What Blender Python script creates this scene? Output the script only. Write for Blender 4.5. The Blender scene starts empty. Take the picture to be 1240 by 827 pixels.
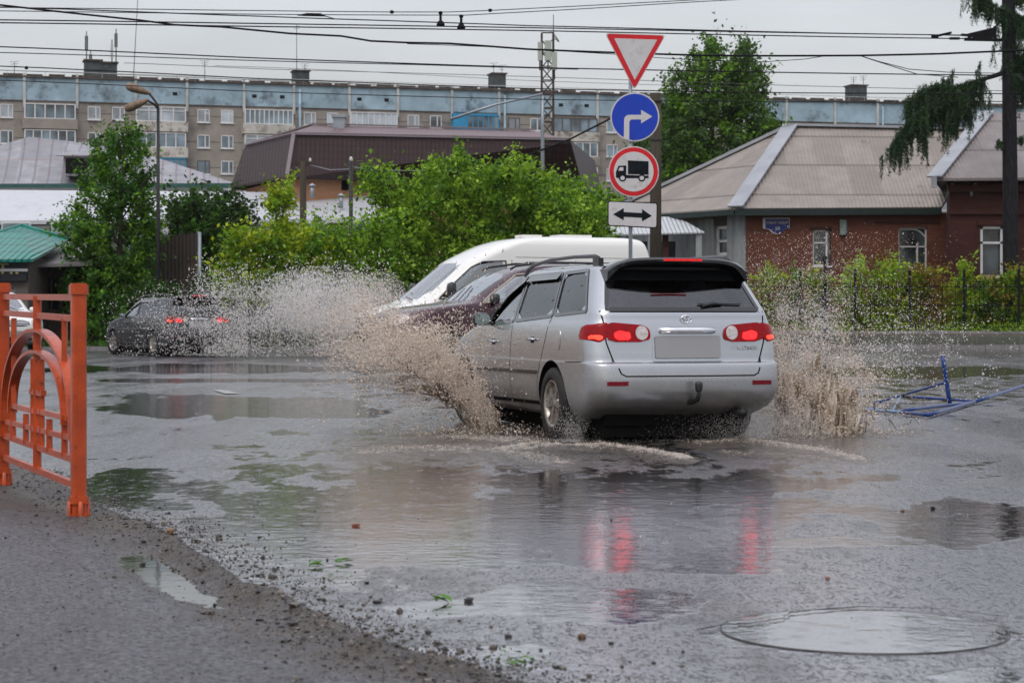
import bpy, bmesh, math, random
import numpy as np
from mathutils import Vector, Matrix
from mathutils.bvhtree import BVHTree
random.seed(7)
RNG = np.random.default_rng(11)
C = bpy.context.scene.collection
PI = math.pi
# ------------------------------------------------------------------ camera model (the photo: 1240 px wide, horizon at y=381)
F, HX, HY, CH = 2500.0, 620.0, 381.0, 1.02
def P(px, py, D):                      # point seen at (px,py) at distance D
    return Vector(((px-HX)/F*D, D, CH+(HY-py)/F*D))
def GD(py, z=0.0): return (CH-z)*F/(py-HY)
def G(px, py, z=0.0):                  # ground point
    D = GD(py, z); return Vector(((px-HX)/F*D, D, z))

# ------------------------------------------------------------------ object helpers
def tag(o, label=None, cat=None, group=None, kind=None):
    if label: o['label'] = label
    if cat: o['category'] = cat
    if group: o['group'] = group
    if kind: o['kind'] = kind
    return o
def empty(name, loc=(0,0,0), rz=0, label=None, cat=None, group=None):
    o = bpy.data.objects.new(name, None); C.objects.link(o)
    o.location = loc; o.rotation_euler = (0,0,rz); o.empty_display_size = .2
    return tag(o, label, cat, group)
def fast_mesh(name, V, Fc, mat, parent=None, smooth=True, attrs=None):
    V = np.asarray(V, dtype=np.float32); Fc = np.asarray(Fc, dtype=np.int32)
    me = bpy.data.meshes.new(name); k = Fc.shape[1]; m = len(Fc)
    me.vertices.add(len(V)); me.vertices.foreach_set('co', V.ravel())
    me.loops.add(m*k); me.loops.foreach_set('vertex_index', Fc.ravel())
    me.polygons.add(m); me.polygons.foreach_set('loop_start', np.arange(0, m*k, k, dtype=np.int32))
    me.polygons.foreach_set('use_smooth', np.full(m, smooth))
    me.update(calc_edges=True); me.validate()
    if attrs:
        for n, a in attrs.items():
            at = me.attributes.new(n, 'FLOAT', 'POINT'); at.data.foreach_set('value', np.asarray(a, dtype=np.float32))
    if mat: me.materials.append(mat)
    o = bpy.data.objects.new(name, me); C.objects.link(o)
    if parent: o.parent = parent
    return o
class MB:
    def __init__(s): s.v=[]; s.f=[]; s.mi=[]; s.sm=[]; s.mats=[]
    def mat(s, m):
        if m not in s.mats: s.mats.append(m)
        return s.mats.index(m)
    def add(s, vs, fs, m=None, sm=False):
        b = len(s.v); s.v += [tuple(v) for v in vs]
        i = s.mat(m)
        for f in fs: s.f.append(tuple(b+q for q in f)); s.mi.append(i); s.sm.append(sm)
        return s
    def box(s, lo, hi, m=None, M=None):
        x0,y0,z0 = lo; x1,y1,z1 = hi
        vs = [Vector(p) for p in ((x0,y0,z0),(x1,y0,z0),(x1,y1,z0),(x0,y1,z0),(x0,y0,z1),(x1,y0,z1),(x1,y1,z1),(x0,y1,z1))]
        if M: vs = [M@v for v in vs]
        return s.add(vs, [(0,3,2,1),(4,5,6,7),(0,1,5,4),(1,2,6,5),(2,3,7,6),(3,0,4,7)], m)
    def beam(s, a, b, w, h, m=None, up=(0,0,1)):        # box section bar from a to b
        a=Vector(a); b=Vector(b); d=(b-a).normalized(); up=Vector(up)
        if abs(d.dot(up))>.98: up=Vector((0,1,0))
        r=d.cross(up).normalized(); u=r.cross(d).normalized()
        vs=[]
        for p in (a,b):
            for sx,sy in ((-1,-1),(1,-1),(1,1),(-1,1)): vs.append(p+r*(sx*w/2)+u*(sy*h/2))
        return s.add(vs, [(0,1,2,3),(7,6,5,4),(0,4,5,1),(1,5,6,2),(2,6,7,3),(3,7,4,0)], m)
    def tube(s, pts, r, m=None, n=8, cap=True):
        pts=[Vector(p) for p in pts]; R=r if isinstance(r,(list,tuple)) else [r]*len(pts)
        vs=[]; pu=None
        for i,p in enumerate(pts):
            d=(pts[min(i+1,len(pts)-1)]-pts[max(i-1,0)]).normalized()
            if pu is None:
                pu=Vector((0,0,1)) if abs(d.z)<.9 else Vector((1,0,0))
            q=(pu-d*pu.dot(d)); q=q.normalized() if q.length>1e-6 else Vector((1,0,0))
            pu=q; w=d.cross(q)
            for k in range(n):
                a=2*PI*k/n; vs.append(p+(q*math.cos(a)+w*math.sin(a))*R[i])
        fs=[]
        for i in range(len(pts)-1):
            for k in range(n):
                a=i*n+k; b=i*n+(k+1)%n; fs.append((a,b,b+n,a+n))
        if cap: fs.append(tuple(range(n-1,-1,-1))); fs.append(tuple((len(pts)-1)*n+k for k in range(n)))
        return s.add(vs, fs, m, True)
    def lathe(s, prof, m=None, n=24, M=None, sm=True):   # prof (r, h) about z
        vs=[]
        for r,h in prof:
            for k in range(n):
                a=2*PI*k/n; vs.append(Vector((r*math.cos(a), r*math.sin(a), h)))
        if M: vs=[M@v for v in vs]
        fs=[]
        for i in range(len(prof)-1):
            for k in range(n):
                a=i*n+k; b=i*n+(k+1)%n; fs.append((a,b,b+n,a+n))
        return s.add(vs, fs, m, sm)
    def prism(s, poly, a, b, M=None, m=None):            # 2-D poly in (u,v) extruded w from a to b ; M maps (u,v,w)
        n=len(poly); vs=[Vector((u,v,a)) for u,v in poly]+[Vector((u,v,b)) for u,v in poly]
        if M: vs=[M@v for v in vs]
        fs=[tuple(range(n-1,-1,-1)), tuple(range(n,2*n))]+[(i,(i+1)%n,n+(i+1)%n,n+i) for i in range(n)]
        return s.add(vs, fs, m)
    def build(s, name, mat=None, parent=None, smooth=None):
        me=bpy.data.meshes.new(name); me.from_pydata(s.v, [], s.f)
        for q in s.mats: me.materials.append(q if q else mat)
        me.polygons.foreach_set('material_index', s.mi)
        me.polygons.foreach_set('use_smooth', s.sm if smooth is None else [smooth]*len(s.f))
        me.update()
        o=bpy.data.objects.new(name, me); C.objects.link(o)
        if parent: o.parent=parent
        return o
def FR(origin, u, v, w):   # frame matrix mapping (u,v,w)
    M=Matrix.Identity(4)
    for i,c in enumerate((u,v,w,origin)):
        c=Vector(c)
        for j in range(3): M[j][i]=c[j]
    return M
XZ = lambda o,w=(0,-1,0): FR(o,(1,0,0),(0,0,1),w)

# ------------------------------------------------------------------ materials
def mnode(name):
    m=bpy.data.materials.new(name); m.use_nodes=True; nt=m.node_tree
    return m, nt, nt.nodes['Principled BSDF']
def sock(nt, inp, v):
    if isinstance(v, bpy.types.NodeSocket): nt.links.new(v, inp)
    else: inp.default_value = v
def N(nt, t, **kw):
    n=nt.nodes.new(t)
    for k,v in kw.items():
        if k.startswith('i_'): sock(nt, n.inputs[k[2:].replace('_',' ')], v)
        else: setattr(n,k,v)
    return n
def coords(nt, scale=(1,1,1), kind='Object', loc=(0,0,0)):
    tc=N(nt,'ShaderNodeTexCoord'); mp=N(nt,'ShaderNodeMapping'); nt.links.new(tc.outputs[kind], mp.inputs['Vector'])
    mp.inputs['Scale'].default_value=scale; mp.inputs['Location'].default_value=loc; return mp.outputs['Vector']
def noise(nt, vec, sc, det=3, rough=.55, out='Fac'):
    n=N(nt,'ShaderNodeTexNoise'); nt.links.new(vec, n.inputs['Vector'])
    n.inputs['Scale'].default_value=sc; n.inputs['Detail'].default_value=det; n.inputs['Roughness'].default_value=rough
    return n.outputs[out]
def ramp(nt, fac, pts):
    r=N(nt,'ShaderNodeValToRGB'); nt.links.new(fac, r.inputs['Fac']); e=r.color_ramp.elements
    while len(e)<len(pts): e.new(.5)
    for q,(p,c) in zip(e,pts):
        q.position=p; q.color=(c,c,c,1) if isinstance(c,(int,float)) else (*c,1)
    return r.outputs['Color']
def mixc(nt, f, a, b, mode='MIX'):
    n=N(nt,'ShaderNodeMix', data_type='RGBA', blend_type=mode)
    sock(nt, n.inputs[0], f)
    for i,v in ((6,a),(7,b)):
        if isinstance(v,tuple) and len(v)==3: v=(*v,1)
        sock(nt, n.inputs[i], v)
    return n.outputs[2]
def mth(nt, op, a, b=0.0, clamp=False):
    n=N(nt,'ShaderNodeMath', operation=op, use_clamp=clamp); sock(nt,n.inputs[0],a); sock(nt,n.inputs[1],b); return n.outputs[0]
def bump(nt, h, strength=.3, dist=.01, normal=None):
    b=N(nt,'ShaderNodeBump'); nt.links.new(h,b.inputs['Height']); b.inputs['Strength'].default_value=strength; b.inputs['Distance'].default_value=dist
    if normal: nt.links.new(normal,b.inputs['Normal'])
    return b.outputs['Normal']
def plain(name, col, rough=.6, metal=0, var=.25, sc=4, bmp=0, bsc=40, dirt=None, stretch=(1,1,1), coat=0, spec=.3):
    m,nt,p=mnode(name); v=coords(nt, stretch)
    n=noise(nt, v, sc, 5, .6)
    c=mixc(nt, ramp(nt,n,[(.3,0.0),(.7,1.0)]), tuple(x*(1-var) for x in col), tuple(min(1,x*(1+var)) for x in col))
    if dirt:
        n2=noise(nt, coords(nt, stretch, loc=(3,7,1)), dirt[1], 6, .7)
        c=mixc(nt, ramp(nt,n2,[(dirt[2],0.0),(min(1,dirt[2]+.15),1.0)]), c, dirt[0])
    nt.links.new(c, p.inputs['Base Color'])
    p.inputs['Roughness'].default_value=rough; p.inputs['Metallic'].default_value=metal
    p.inputs['Coat Weight'].default_value=coat; p.inputs['Coat Roughness'].default_value=.08; p.inputs['Specular IOR Level'].default_value=spec
    if bmp: nt.links.new(bump(nt, noise(nt, coords(nt), bsc, 4, .7), bmp, .01), p.inputs['Normal'])
    return m
def glass(name, tint=(.3,.35,.33), film=0):
    m=bpy.data.materials.new(name); m.use_nodes=True; nt=m.node_tree; nt.nodes.clear()
    out=N(nt,'ShaderNodeOutputMaterial'); t=N(nt,'ShaderNodeBsdfTransparent'); t.inputs[0].default_value=(*tint,1)
    g=N(nt,'ShaderNodeBsdfGlossy'); g.inputs['Roughness'].default_value=.03; g.inputs[0].default_value=(.95,.97,1,1)
    fr=N(nt,'ShaderNodeFresnel'); fr.inputs[0].default_value=1.6
    n=noise(nt, coords(nt), 60, 2); f=mth(nt,'ADD',mth(nt,'ADD',fr.outputs[0],film), mth(nt,'MULTIPLY',n,.06))
    mx=N(nt,'ShaderNodeMixShader'); nt.links.new(f,mx.inputs[0]); nt.links.new(t.outputs[0],mx.inputs[1]); nt.links.new(g.outputs[0],mx.inputs[2])
    nt.links.new(mx.outputs[0],out.inputs[0]); return m
def pane_mat(name, col=(.10,.13,.15), rough=.12, var=.6, sc=.35):
    m,nt,p=mnode(name); n=noise(nt, coords(nt,kind='Object'), sc, 2)
    nt.links.new(mixc(nt, ramp(nt,n,[(.38,0.),(.62,1.)]), tuple(c*(1-var) for c in col), tuple(min(1,c*(1+var*1.6)) for c in col)), p.inputs['Base Color'])
    p.inputs['Roughness'].default_value=rough; p.inputs['Specular IOR Level'].default_value=.8; return m
def emit(name, col, st, base=None):
    m,nt,p=mnode(name); v=coords(nt); vo=N(nt,'ShaderNodeTexVoronoi'); nt.links.new(v,vo.inputs['Vector']); vo.inputs['Scale'].default_value=70
    c=mixc(nt, mth(nt,'MULTIPLY',ramp(nt,vo.outputs['Distance'],[(.05,1.),(.6,.25)]),ramp(nt,noise(nt,v,17,2),[(.34,.15),(.62,1.)])), tuple(x*.22 for x in col), col)
    p.inputs['Base Color'].default_value=(*(base or col),1); nt.links.new(c,p.inputs['Emission Color']); p.inputs['Emission Strength'].default_value=st
    p.inputs['Roughness'].default_value=.1; return m
def leafmat(name, c1, c2, trans=.35):
    m=bpy.data.materials.new(name); m.use_nodes=True; nt=m.node_tree; nt.nodes.clear()
    out=N(nt,'ShaderNodeOutputMaterial'); gi=N(nt,'ShaderNodeNewGeometry')
    n=noise(nt, coords(nt), .9, 3)
    f=mth(nt,'ADD', mth(nt,'MULTIPLY',gi.outputs['Random Per Island'],.6), mth(nt,'MULTIPLY',n,.6))
    c=ramp(nt,f,[(.22,tuple(x*.45 for x in c1)),(.5,tuple((x+y)/2.3 for x,y in zip(c1,c2))),(.85,c2)])
    d=N(nt,'ShaderNodeBsdfPrincipled'); nt.links.new(c,d.inputs['Base Color']); d.inputs['Roughness'].default_value=.5; d.inputs['Specular IOR Level'].default_value=.22
    t=N(nt,'ShaderNodeBsdfTranslucent'); nt.links.new(mixc(nt,1.0,c,(1.2,1.3,.5),'MULTIPLY'),t.inputs[0])
    mx=N(nt,'ShaderNodeMixShader'); mx.inputs[0].default_value=trans
    nt.links.new(d.outputs[0],mx.inputs[1]); nt.links.new(t.outputs[0],mx.inputs[2]); nt.links.new(mx.outputs[0],out.inputs[0]); return m
def ribs(name, col, axis, period, seamz=0, seamcol=None, rough=.5, metal=0, amp=.6, var=.2, dirt=None, dist=.02, tile=None, lines=None):
    """corrugated or seamed sheet: waves along an object-space axis, darker joints every seamz metres in height"""
    m,nt,p=mnode(name); tc=N(nt,'ShaderNodeTexCoord'); sp=N(nt,'ShaderNodeSeparateXYZ'); nt.links.new(tc.outputs['Object'],sp.inputs[0])
    if isinstance(axis,int): a=sp.outputs[axis]
    else:
        d=N(nt,'ShaderNodeVectorMath',operation='DOT_PRODUCT'); nt.links.new(tc.outputs['Object'],d.inputs[0]); d.inputs[1].default_value=axis; a=d.outputs['Value']
    w=mth(nt,'SINE', mth(nt,'MULTIPLY',a,2*PI/period))
    n=noise(nt, coords(nt), 1.2, 5, .65)
    c=mixc(nt, ramp(nt,n,[(.3,0.),(.7,1.)]), tuple(x*(1-var) for x in col), tuple(min(1,x*(1+var)) for x in col))
    n3=noise(nt, coords(nt,(6,6,.6)), 1.0, 4, .6)
    c=mixc(nt, mth(nt,'MULTIPLY',ramp(nt,n3,[(.52,0.),(.75,1.)]),.35), c, tuple(x*.6 for x in col))
    h=w
    if seamz:
        s=mth(nt,'FRACT', mth(nt,'MULTIPLY',sp.outputs[2],1/seamz))
        k=mth(nt,'LESS_THAN', s, .06 if not tile else .2)
        if not tile:
            cbn=N(nt,'ShaderNodeCombineXYZ'); nt.links.new(mth(nt,'FLOOR',mth(nt,'MULTIPLY',a,1/1.15)),cbn.inputs[0]); nt.links.new(mth(nt,'FLOOR',mth(nt,'MULTIPLY',sp.outputs[2],1/seamz)),cbn.inputs[1])
            wn=N(nt,'ShaderNodeTexWhiteNoise',noise_dimensions='2D'); nt.links.new(cbn.outputs[0],wn.inputs['Vector'])
            c=mixc(nt, ramp(nt,wn.outputs['Value'],[(.0,.55),(.45,.05),(.8,.0)]), c, tuple(x*.62 for x in col))
        c=mixc(nt, mth(nt,'MULTIPLY',k,.55), c, seamcol or tuple(x*.3 for x in col))
        h=mth(nt,'ADD', w, mth(nt,'MULTIPLY', s, 1.5))
    if lines: c=mixc(nt, mth(nt,'MULTIPLY',mth(nt,'GREATER_THAN',w,.90),.6), c, lines)
    if dirt:
        n2=noise(nt, coords(nt,(1,1,1),loc=(5,1,2)), dirt[1], 6, .7)
        c=mixc(nt, ramp(nt,n2,[(dirt[2],0.),(dirt[2]+.12,1.)]), c, dirt[0])
    nt.links.new(c,p.inputs['Base Color']); nt.links.new(bump(nt,h,amp,dist),p.inputs['Normal'])
    p.inputs['Roughness'].default_value=rough; p.inputs['Metallic'].default_value=metal; p.inputs['Specular IOR Level'].default_value=.3; return m
def brick(name, c1, c2, mortar, sc=1.0, rot=True, dark=.5):
    m,nt,p=mnode(name); tc=N(nt,'ShaderNodeTexCoord'); sp=N(nt,'ShaderNodeSeparateXYZ'); nt.links.new(tc.outputs['Object'],sp.inputs[0])
    cb=N(nt,'ShaderNodeCombineXYZ'); nt.links.new(mth(nt,'ADD',sp.outputs[0],sp.outputs[1]),cb.inputs[0]); nt.links.new(sp.outputs[2],cb.inputs[1])
    b=N(nt,'ShaderNodeTexBrick'); nt.links.new(cb.outputs[0],b.inputs['Vector'])
    b.inputs['Color1'].default_value=(*c1,1); b.inputs['Color2'].default_value=(*c2,1); b.inputs['Mortar'].default_value=(*mortar,1)
    b.inputs['Scale'].default_value=sc; b.inputs['Brick Width'].default_value=.26; b.inputs['Row Height'].default_value=.078; b.inputs['Mortar Size'].default_value=.008
    n=noise(nt, coords(nt), 1.1, 6, .65)
    c=mixc(nt, mth(nt,'MULTIPLY',ramp(nt,n,[(.4,0.),(.7,1.)]),dark), b.outputs['Color'], tuple(x*.45 for x in c1))
    nt.links.new(c,p.inputs['Base Color']); nt.links.new(bump(nt,b.outputs['Fac'],-.3,.01),p.inputs['Normal'])
    p.inputs['Roughness'].default_value=.75; p.inputs['Specular IOR Level'].default_value=.2; return m

def carpaint(name, col, metal=.5, rough=.32, dirtcol=(.16,.14,.12), dirtamt=.6, dz=.75):
    m,nt,p=mnode(name); tc=N(nt,'ShaderNodeTexCoord'); sp=N(nt,'ShaderNodeSeparateXYZ'); nt.links.new(tc.outputs['Object'],sp.inputs[0])
    v=coords(nt)
    n=noise(nt, v, 5, 5, .65); sp2=noise(nt, v, 90, 3, .7)
    # road film thicker towards the sills, thrown up by the wheels
    g=mth(nt,'MULTIPLY', mth(nt,'SUBTRACT', dz, sp.outputs[2], True), 1.6)
    g=mth(nt,'MULTIPLY', g, mth(nt,'ADD', mth(nt,'MULTIPLY',n,1.2), mth(nt,'MULTIPLY',sp2,.5)), True)
    g=mth(nt,'MULTIPLY', g, dirtamt, True)
    fl=noise(nt, v, 900, 0)
    base=mixc(nt, fl, tuple(x*.9 for x in col), tuple(min(1,x*1.08) for x in col))
    nt.links.new(mixc(nt,g,base,dirtcol),p.inputs['Base Color'])
    nt.links.new(mth(nt,'MULTIPLY', mth(nt,'SUBTRACT',1.0,g), metal),p.inputs['Metallic'])
    nt.links.new(mth(nt,'ADD', mth(nt,'MULTIPLY',g,.45), mth(nt,'ADD',mth(nt,'MULTIPLY',n,.06),rough)),p.inputs['Roughness'])
    p.inputs['Coat Weight'].default_value=.6; p.inputs['Coat Roughness'].default_value=.06
    beads=ramp(nt, noise(nt, v, 160, 1), [(.62,0.),(.72,1.)])
    nt.links.new(bump(nt, beads, .25, .002), p.inputs['Normal'])
    nt.links.new(bump(nt, beads, .5, .003), p.inputs['Coat Normal'])
    return m
# ------------------------------------------------------------------ common materials
M={}
M['silver']=carpaint('silver_paint',(.445,.46,.485),.85,.13,(.11,.10,.085),dirtamt=1.0,dz=.74)
M['black_paint']=carpaint('black_paint',(.008,.009,.011),.1,.15,(.06,.056,.052),.35)
M['plum']=carpaint('plum_paint',(.045,.012,.022),.35,.24,(.12,.10,.09),.7)
M['white_paint']=carpaint('white_paint',(.74,.74,.71),0,.3,(.26,.23,.20),.8)
M['trim']=plain('black_plastic',(.018,.018,.02),.38,var=.2,coat=.3)
M['gloss_black']=plain('gloss_black',(.008,.009,.011),.12,var=.1,coat=.8)
M['under']=plain('underbody_and_fill',(.012,.011,.010),.8,spec=.06)
M['interior']=plain('interior_fabric',(.035,.035,.037),.8)
M['rubber']=plain('tyre_rubber',(.014,.013,.012),.55,bmp=.4,bsc=60,var=.4)
M['alloy']=plain('alloy_wheel',(.42,.40,.37),.35,.7,var=.25,sc=14,dirt=((.12,.09,.07),9,.5))
M['chrome']=plain('chrome',(.75,.76,.78),.12,1,var=.05)
M['tint']=glass('tinted_glass',(.07,.075,.085)); M['clear']=glass('clear_glass',(.55,.64,.60),film=.20)
M['rearglass']=glass('rear_glass',(.10,.11,.125))
M['redlens']=emit('red_lens',(1,.006,.010),.16,(.20,.002,.005)); M['redlit']=emit('lit_red_lamp',(1,.008,.010),5.5,(.5,.01,.01))
M['redhot']=emit('lit_amber_lamp',(1,.04,.02),3.6,(.6,.05,.02))
M['redlens'].node_tree.nodes['Principled BSDF'].inputs['Specular IOR Level'].default_value=.2; M['reddim']=emit('high_brake_lamp',(1,.01,.012),1.1,(.4,.004,.006)); M['reflector']=plain('red_reflector',(.16,.004,.012),.2,var=.3,sc=60)
M['clearlens']=plain('clear_lens',(.55,.50,.48),.12,.4,var=.3,sc=40)
M['beige']=plain('dull_beige_trim',(.30,.27,.22),.3,.5); M['gap']=plain('panel_gap',(.008,.008,.009),.7,spec=.06)
M['plate']=plain('blank_number_plate',(.30,.30,.31),.45,var=.03,sc=1)
M['steel']=plain('galvanised_steel',(.28,.31,.34),.45,.6,var=.15)
M['darksteel']=plain('dark_steel',(.020,.020,.022),.5,0,var=.3)
M['wire']=plain('wire_black',(.012,.012,.014),.6,spec=.06)
M['wirethin']=plain('weathered_wire',(.07,.065,.06),.6)

# ------------------------------------------------------------------ cars
def chaikin(p,it=2,closed=True):
    for _ in range(it):
        q=[]; n=len(p)
        for i in range(n if closed else n-1):
            a=p[i]; b=p[(i+1)%n]
            q.append((a[0]*.8+b[0]*.2,a[1]*.8+b[1]*.2)); q.append((a[0]*.2+b[0]*.8,a[1]*.2+b[1]*.8))
        p=q
    return p
def cutmesh(ob, cutters):
    for c in cutters:
        md=ob.modifiers.new('b','BOOLEAN'); md.operation='DIFFERENCE'; md.solver='EXACT'; md.object=c
        md.material_mode='TRANSFER'
    dg=bpy.context.evaluated_depsgraph_get(); dg.update()
    me=bpy.data.meshes.new_from_object(ob.evaluated_get(dg), depsgraph=dg)
    ob.modifiers.clear(); ob.data=me
    for c in cutters: bpy.data.objects.remove(c)
class Car:
    NR,NC,NS=9,7,34
    def __init__(s, name, label, cat, loc, rz, keys, paint, bow=(.05,.10), sidek=.05, cabin=None, sub=5):
        s.root=empty(name, loc, rz, label, cat); s.paint=paint; s.bow=bow; s.sidek=sidek
        s.keys=keys; s.L=max(k[2] for k in keys)
        V,Fs=s.loft(s.interp(keys,sub)); s.V,s.F=V,Fs
        s.bvh=BVHTree.FromPolygons(V,Fs)
        mb=MB(); mb.add(V,Fs,paint,True); s.body=mb.build('body',paint,s.root)
        s.cut=[]
        s.body.matrix_world  # body at local origin of root: cutters live in world space, so cut before parenting matters
    def interp(s, keys, sub):
        K=np.array(keys,float); n=len(K); out=[]
        for i in range(n-1):
            p0,p1,p2,p3=K[max(i-1,0)],K[i],K[i+1],K[min(i+2,n-1)]
            for t in np.linspace(0,1,sub,endpoint=False):
                q=.5*((2*p1)+(p2-p0)*t+(2*p0-5*p1+4*p2-p3)*t*t+(3*p1-p0-3*p2+p3)*t**3)
                l=p1*(1-t)+p2*t; out.append(q*.7+l*.3)
        out.append(K[-1]); return out
    def ring(s, k):
        z,xr,xf,w,rr,rf=k; br,bf=s.bow; pts=[]; L=s.L
        rr=max(rr,.01); rf=max(rf,.01)
        for i in range(s.NR): 
            y=(w-rr)*i/(s.NR-1); pts.append((xr+br*(y/max(w,.01))**2,y))
        x0=pts[-1][0]
        for i in range(1,s.NC):
            a=PI/2*i/(s.NC-1); pts.append((x0+rr*(1-math.cos(a)), w-rr+rr*math.sin(a)))
        xe=xf-bf*((w-rf)/max(w,.01))**2-rf; xs=pts[-1][0]
        for i in range(1,s.NS): pts.append((xs+(xe-xs)*i/(s.NS-1), w))
        for i in range(1,s.NC):
            a=PI/2*i/(s.NC-1); pts.append((xe+rf*math.sin(a), w-rf+rf*math.cos(a)))
        for i in range(1,s.NR):
            y=(w-rf)*(1-i/(s.NR-1)); pts.append((xf-bf*(y/max(w,.01))**2,y))
        return [(x, y*(1-s.sidek*abs((x-L*.47)/(L*.5))**3), z) for x,y in pts]
    def loft(s, rows):
        R=[]
        for k in rows:
            h=s.ring(k); full=h+[(x,-y,z) for x,y,z in h[-2:0:-1]]; R.append(full)
        n=len(R[0]); V=[p for r in R for p in r]; Fs=[]
        for i in range(len(R)-1):
            for j in range(n):
                a=i*n+j; b=i*n+(j+1)%n; Fs.append((a,a+n,b+n,b))
        # caps: ladder between left and right halves
        for base,flip in ((0,1),((len(R)-1)*n,0)):
            h=len(s.ring(rows[0]))
            for j in range(h-1):
                a=base+j; b=base+j+1; c=base+(n-j-1)%n; d=base+(n-j)%n
                if j==0: f=(a,b,c)
                elif j==h-2: f=(a,b,d)
                else: f=(a,b,c,d)
                Fs.append(f if flip else f[::-1])
        return V,Fs
    def wheelcut(s, x, z, r, depth=.28, w=.84):
        for sg in (1,-1):
            mb=MB(); n=40; y0=sg*(w-depth); y1=sg*(w+.3)
            vs=[(x+r*math.cos(2*PI*k/n),y0,z+r*math.sin(2*PI*k/n)) for k in range(n)]+[(x+r*math.cos(2*PI*k/n),y1,z+r*math.sin(2*PI*k/n)) for k in range(n)]
            fs=[(k,(k+1)%n,n+(k+1)%n,n+k) for k in range(n)]+[tuple(range(n-1,-1,-1)),tuple(range(n,2*n))]
            if sg<0: fs=[f[::-1] for f in fs]
            mb.add(vs,fs,M['under']); s.addcut(mb)
    def addcut(s, mb):
        o=mb.build('cutter'); o.matrix_world=s.mw(); 
        bm=bmesh.new(); bm.from_mesh(o.data); bmesh.ops.recalc_face_normals(bm,faces=bm.faces); bm.to_mesh(o.data); bm.free()
        s.cut.append(o)
    def mw(s): return Matrix.Translation(s.root.location)@Matrix.Rotation(s.root.rotation_euler.z,4,'Z')
    def cabin(s, keys):
        V,Fs=s.loft(s.interp(keys,3)); mb=MB(); mb.add(V,Fs,M['interior']); s.addcut(mb)
    def prismcut(s, outline, axis, a, b):
        mb=MB()
        Mx={'y':FR((0,0,0),(1,0,0),(0,0,1),(0,1,0)),'x':FR((0,0,0),(0,1,0),(0,0,1),(1,0,0))}[axis]
        mb.prism(outline,a,b,Mx,M['gap']); s.addcut(mb)
    def finish(s):
        bm=bmesh.new(); bm.from_mesh(s.body.data); bmesh.ops.recalc_face_normals(bm,faces=bm.faces); bm.to_mesh(s.body.data); bm.free()
        bpy.context.view_layer.update()
        if s.cut: cutmesh(s.body, s.cut); s.cut=[]
        me=s.body.data
        me.set_sharp_from_angle(angle=math.radians(38))
    def hit(s, frame, u, v):
        kind=frame
        if kind=='L': o=Vector((u,3,v)); d=Vector((0,-1,0))
        elif kind=='R': o=Vector((u,-3,v)); d=Vector((0,1,0))
        elif kind=='B': o=Vector((-3,u,v)); d=Vector((1,0,0))
        elif kind=='F': o=Vector((s.L+3,u,v)); d=Vector((-1,0,0))
        elif kind=='T': o=Vector((u,v,5)); d=Vector((0,0,-1))
        else:   # 'DL'/'DR' rear corners, 'EL'/'ER' front corners ; u measured along the diagonal
            q=.7071; sy=1 if kind[1]=='L' else -1
            if kind[0]=='D': d=Vector((q,-q*sy,0)); ax=Vector((q,q*sy,0))
            else: d=Vector((-q,-q*sy,0)); ax=Vector((-q,q*sy,0))
            base=Vector((0,0,0)) if kind[0]=='D' else Vector((s.L,0,0))
            o=base+ax*u-d*4; o.z=v
        h,n,_,_=s.bvh.ray_cast(o,d)
        if h is None: return None,None
        if n.dot(d)>0: n=-n
        return h,n
    def patch(s, frame, outline, name, mat, off=.004, rnd=0, thick=.01, rows=9, cols=10, parent=None, label=None):
        p=chaikin(outline,rnd) if rnd else outline
        vs_=sorted(set([round(q[1],5) for q in p])); lo,hi=vs_[0],vs_[-1]; eps=(hi-lo)*.002
        zs=sorted(set(list(np.linspace(lo+eps,hi-eps,rows))+[z for z in vs_[1:-1] if rnd==0]))
        grid=[]
        for z in zs:
            xs=[]
            for i in range(len(p)):
                a=p[i]; b=p[(i+1)%len(p)]
                if (a[1]-z)*(b[1]-z)<0 or a[1]==z: 
                    t=0 if a[1]==b[1] else (z-a[1])/(b[1]-a[1]); xs.append(a[0]+(b[0]-a[0])*t)
            if len(xs)<2: continue
            x0,x1=min(xs),max(xs); row=[]
            for t in np.linspace(0,1,cols):
                h,n=s.hit(frame,x0+(x1-x0)*t,z)
                if h is None: h,n=s.hit(frame,x0+(x1-x0)*(.04+.92*t),z-.004)
                row.append((h,n))
            if any(h is None for h,n in row): continue
            grid.append(row)
        if len(grid)<2: print('patch failed',name); return None
        mb=MB(); R,Cc=len(grid),cols
        V=[h+n*off for r in grid for h,n in r]+[h-n*thick for r in grid for h,n in r]
        nn=R*Cc; Fs=[]
        for i in range(R-1):
            for j in range(Cc-1):
                a=i*Cc+j; Fs.append((a,a+1,a+Cc+1,a+Cc)); 
        e=[i for i in range(Cc)]+[i*Cc+Cc-1 for i in range(1,R)]+[(R-1)*Cc+j for j in range(Cc-2,-1,-1)]+[i*Cc for i in range(R-2,0,-1)]
        for i in range(len(e)):
            a=e[i]; b=e[(i+1)%len(e)]; Fs.append((b,a,a+nn,b+nn))
        mb.add(V,Fs,mat,True); o=mb.build(name,mat,parent or s.root)
        bm=bmesh.new(); bm.from_mesh(o.data); bmesh.ops.recalc_face_normals(bm,faces=bm.faces)
        bm.to_mesh(o.data); bm.free()
        # make sure outer side points out (first face)
        n0=grid[R//2][Cc//2][1]; idx=(R//2-1)*(Cc-1)+(Cc//2-1)
        if o.data.polygons[idx].normal.dot(n0)<0: o.data.flip_normals()
        o.data.set_sharp_from_angle(angle=math.radians(50))
        if label: o['label']=label
        return o
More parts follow.
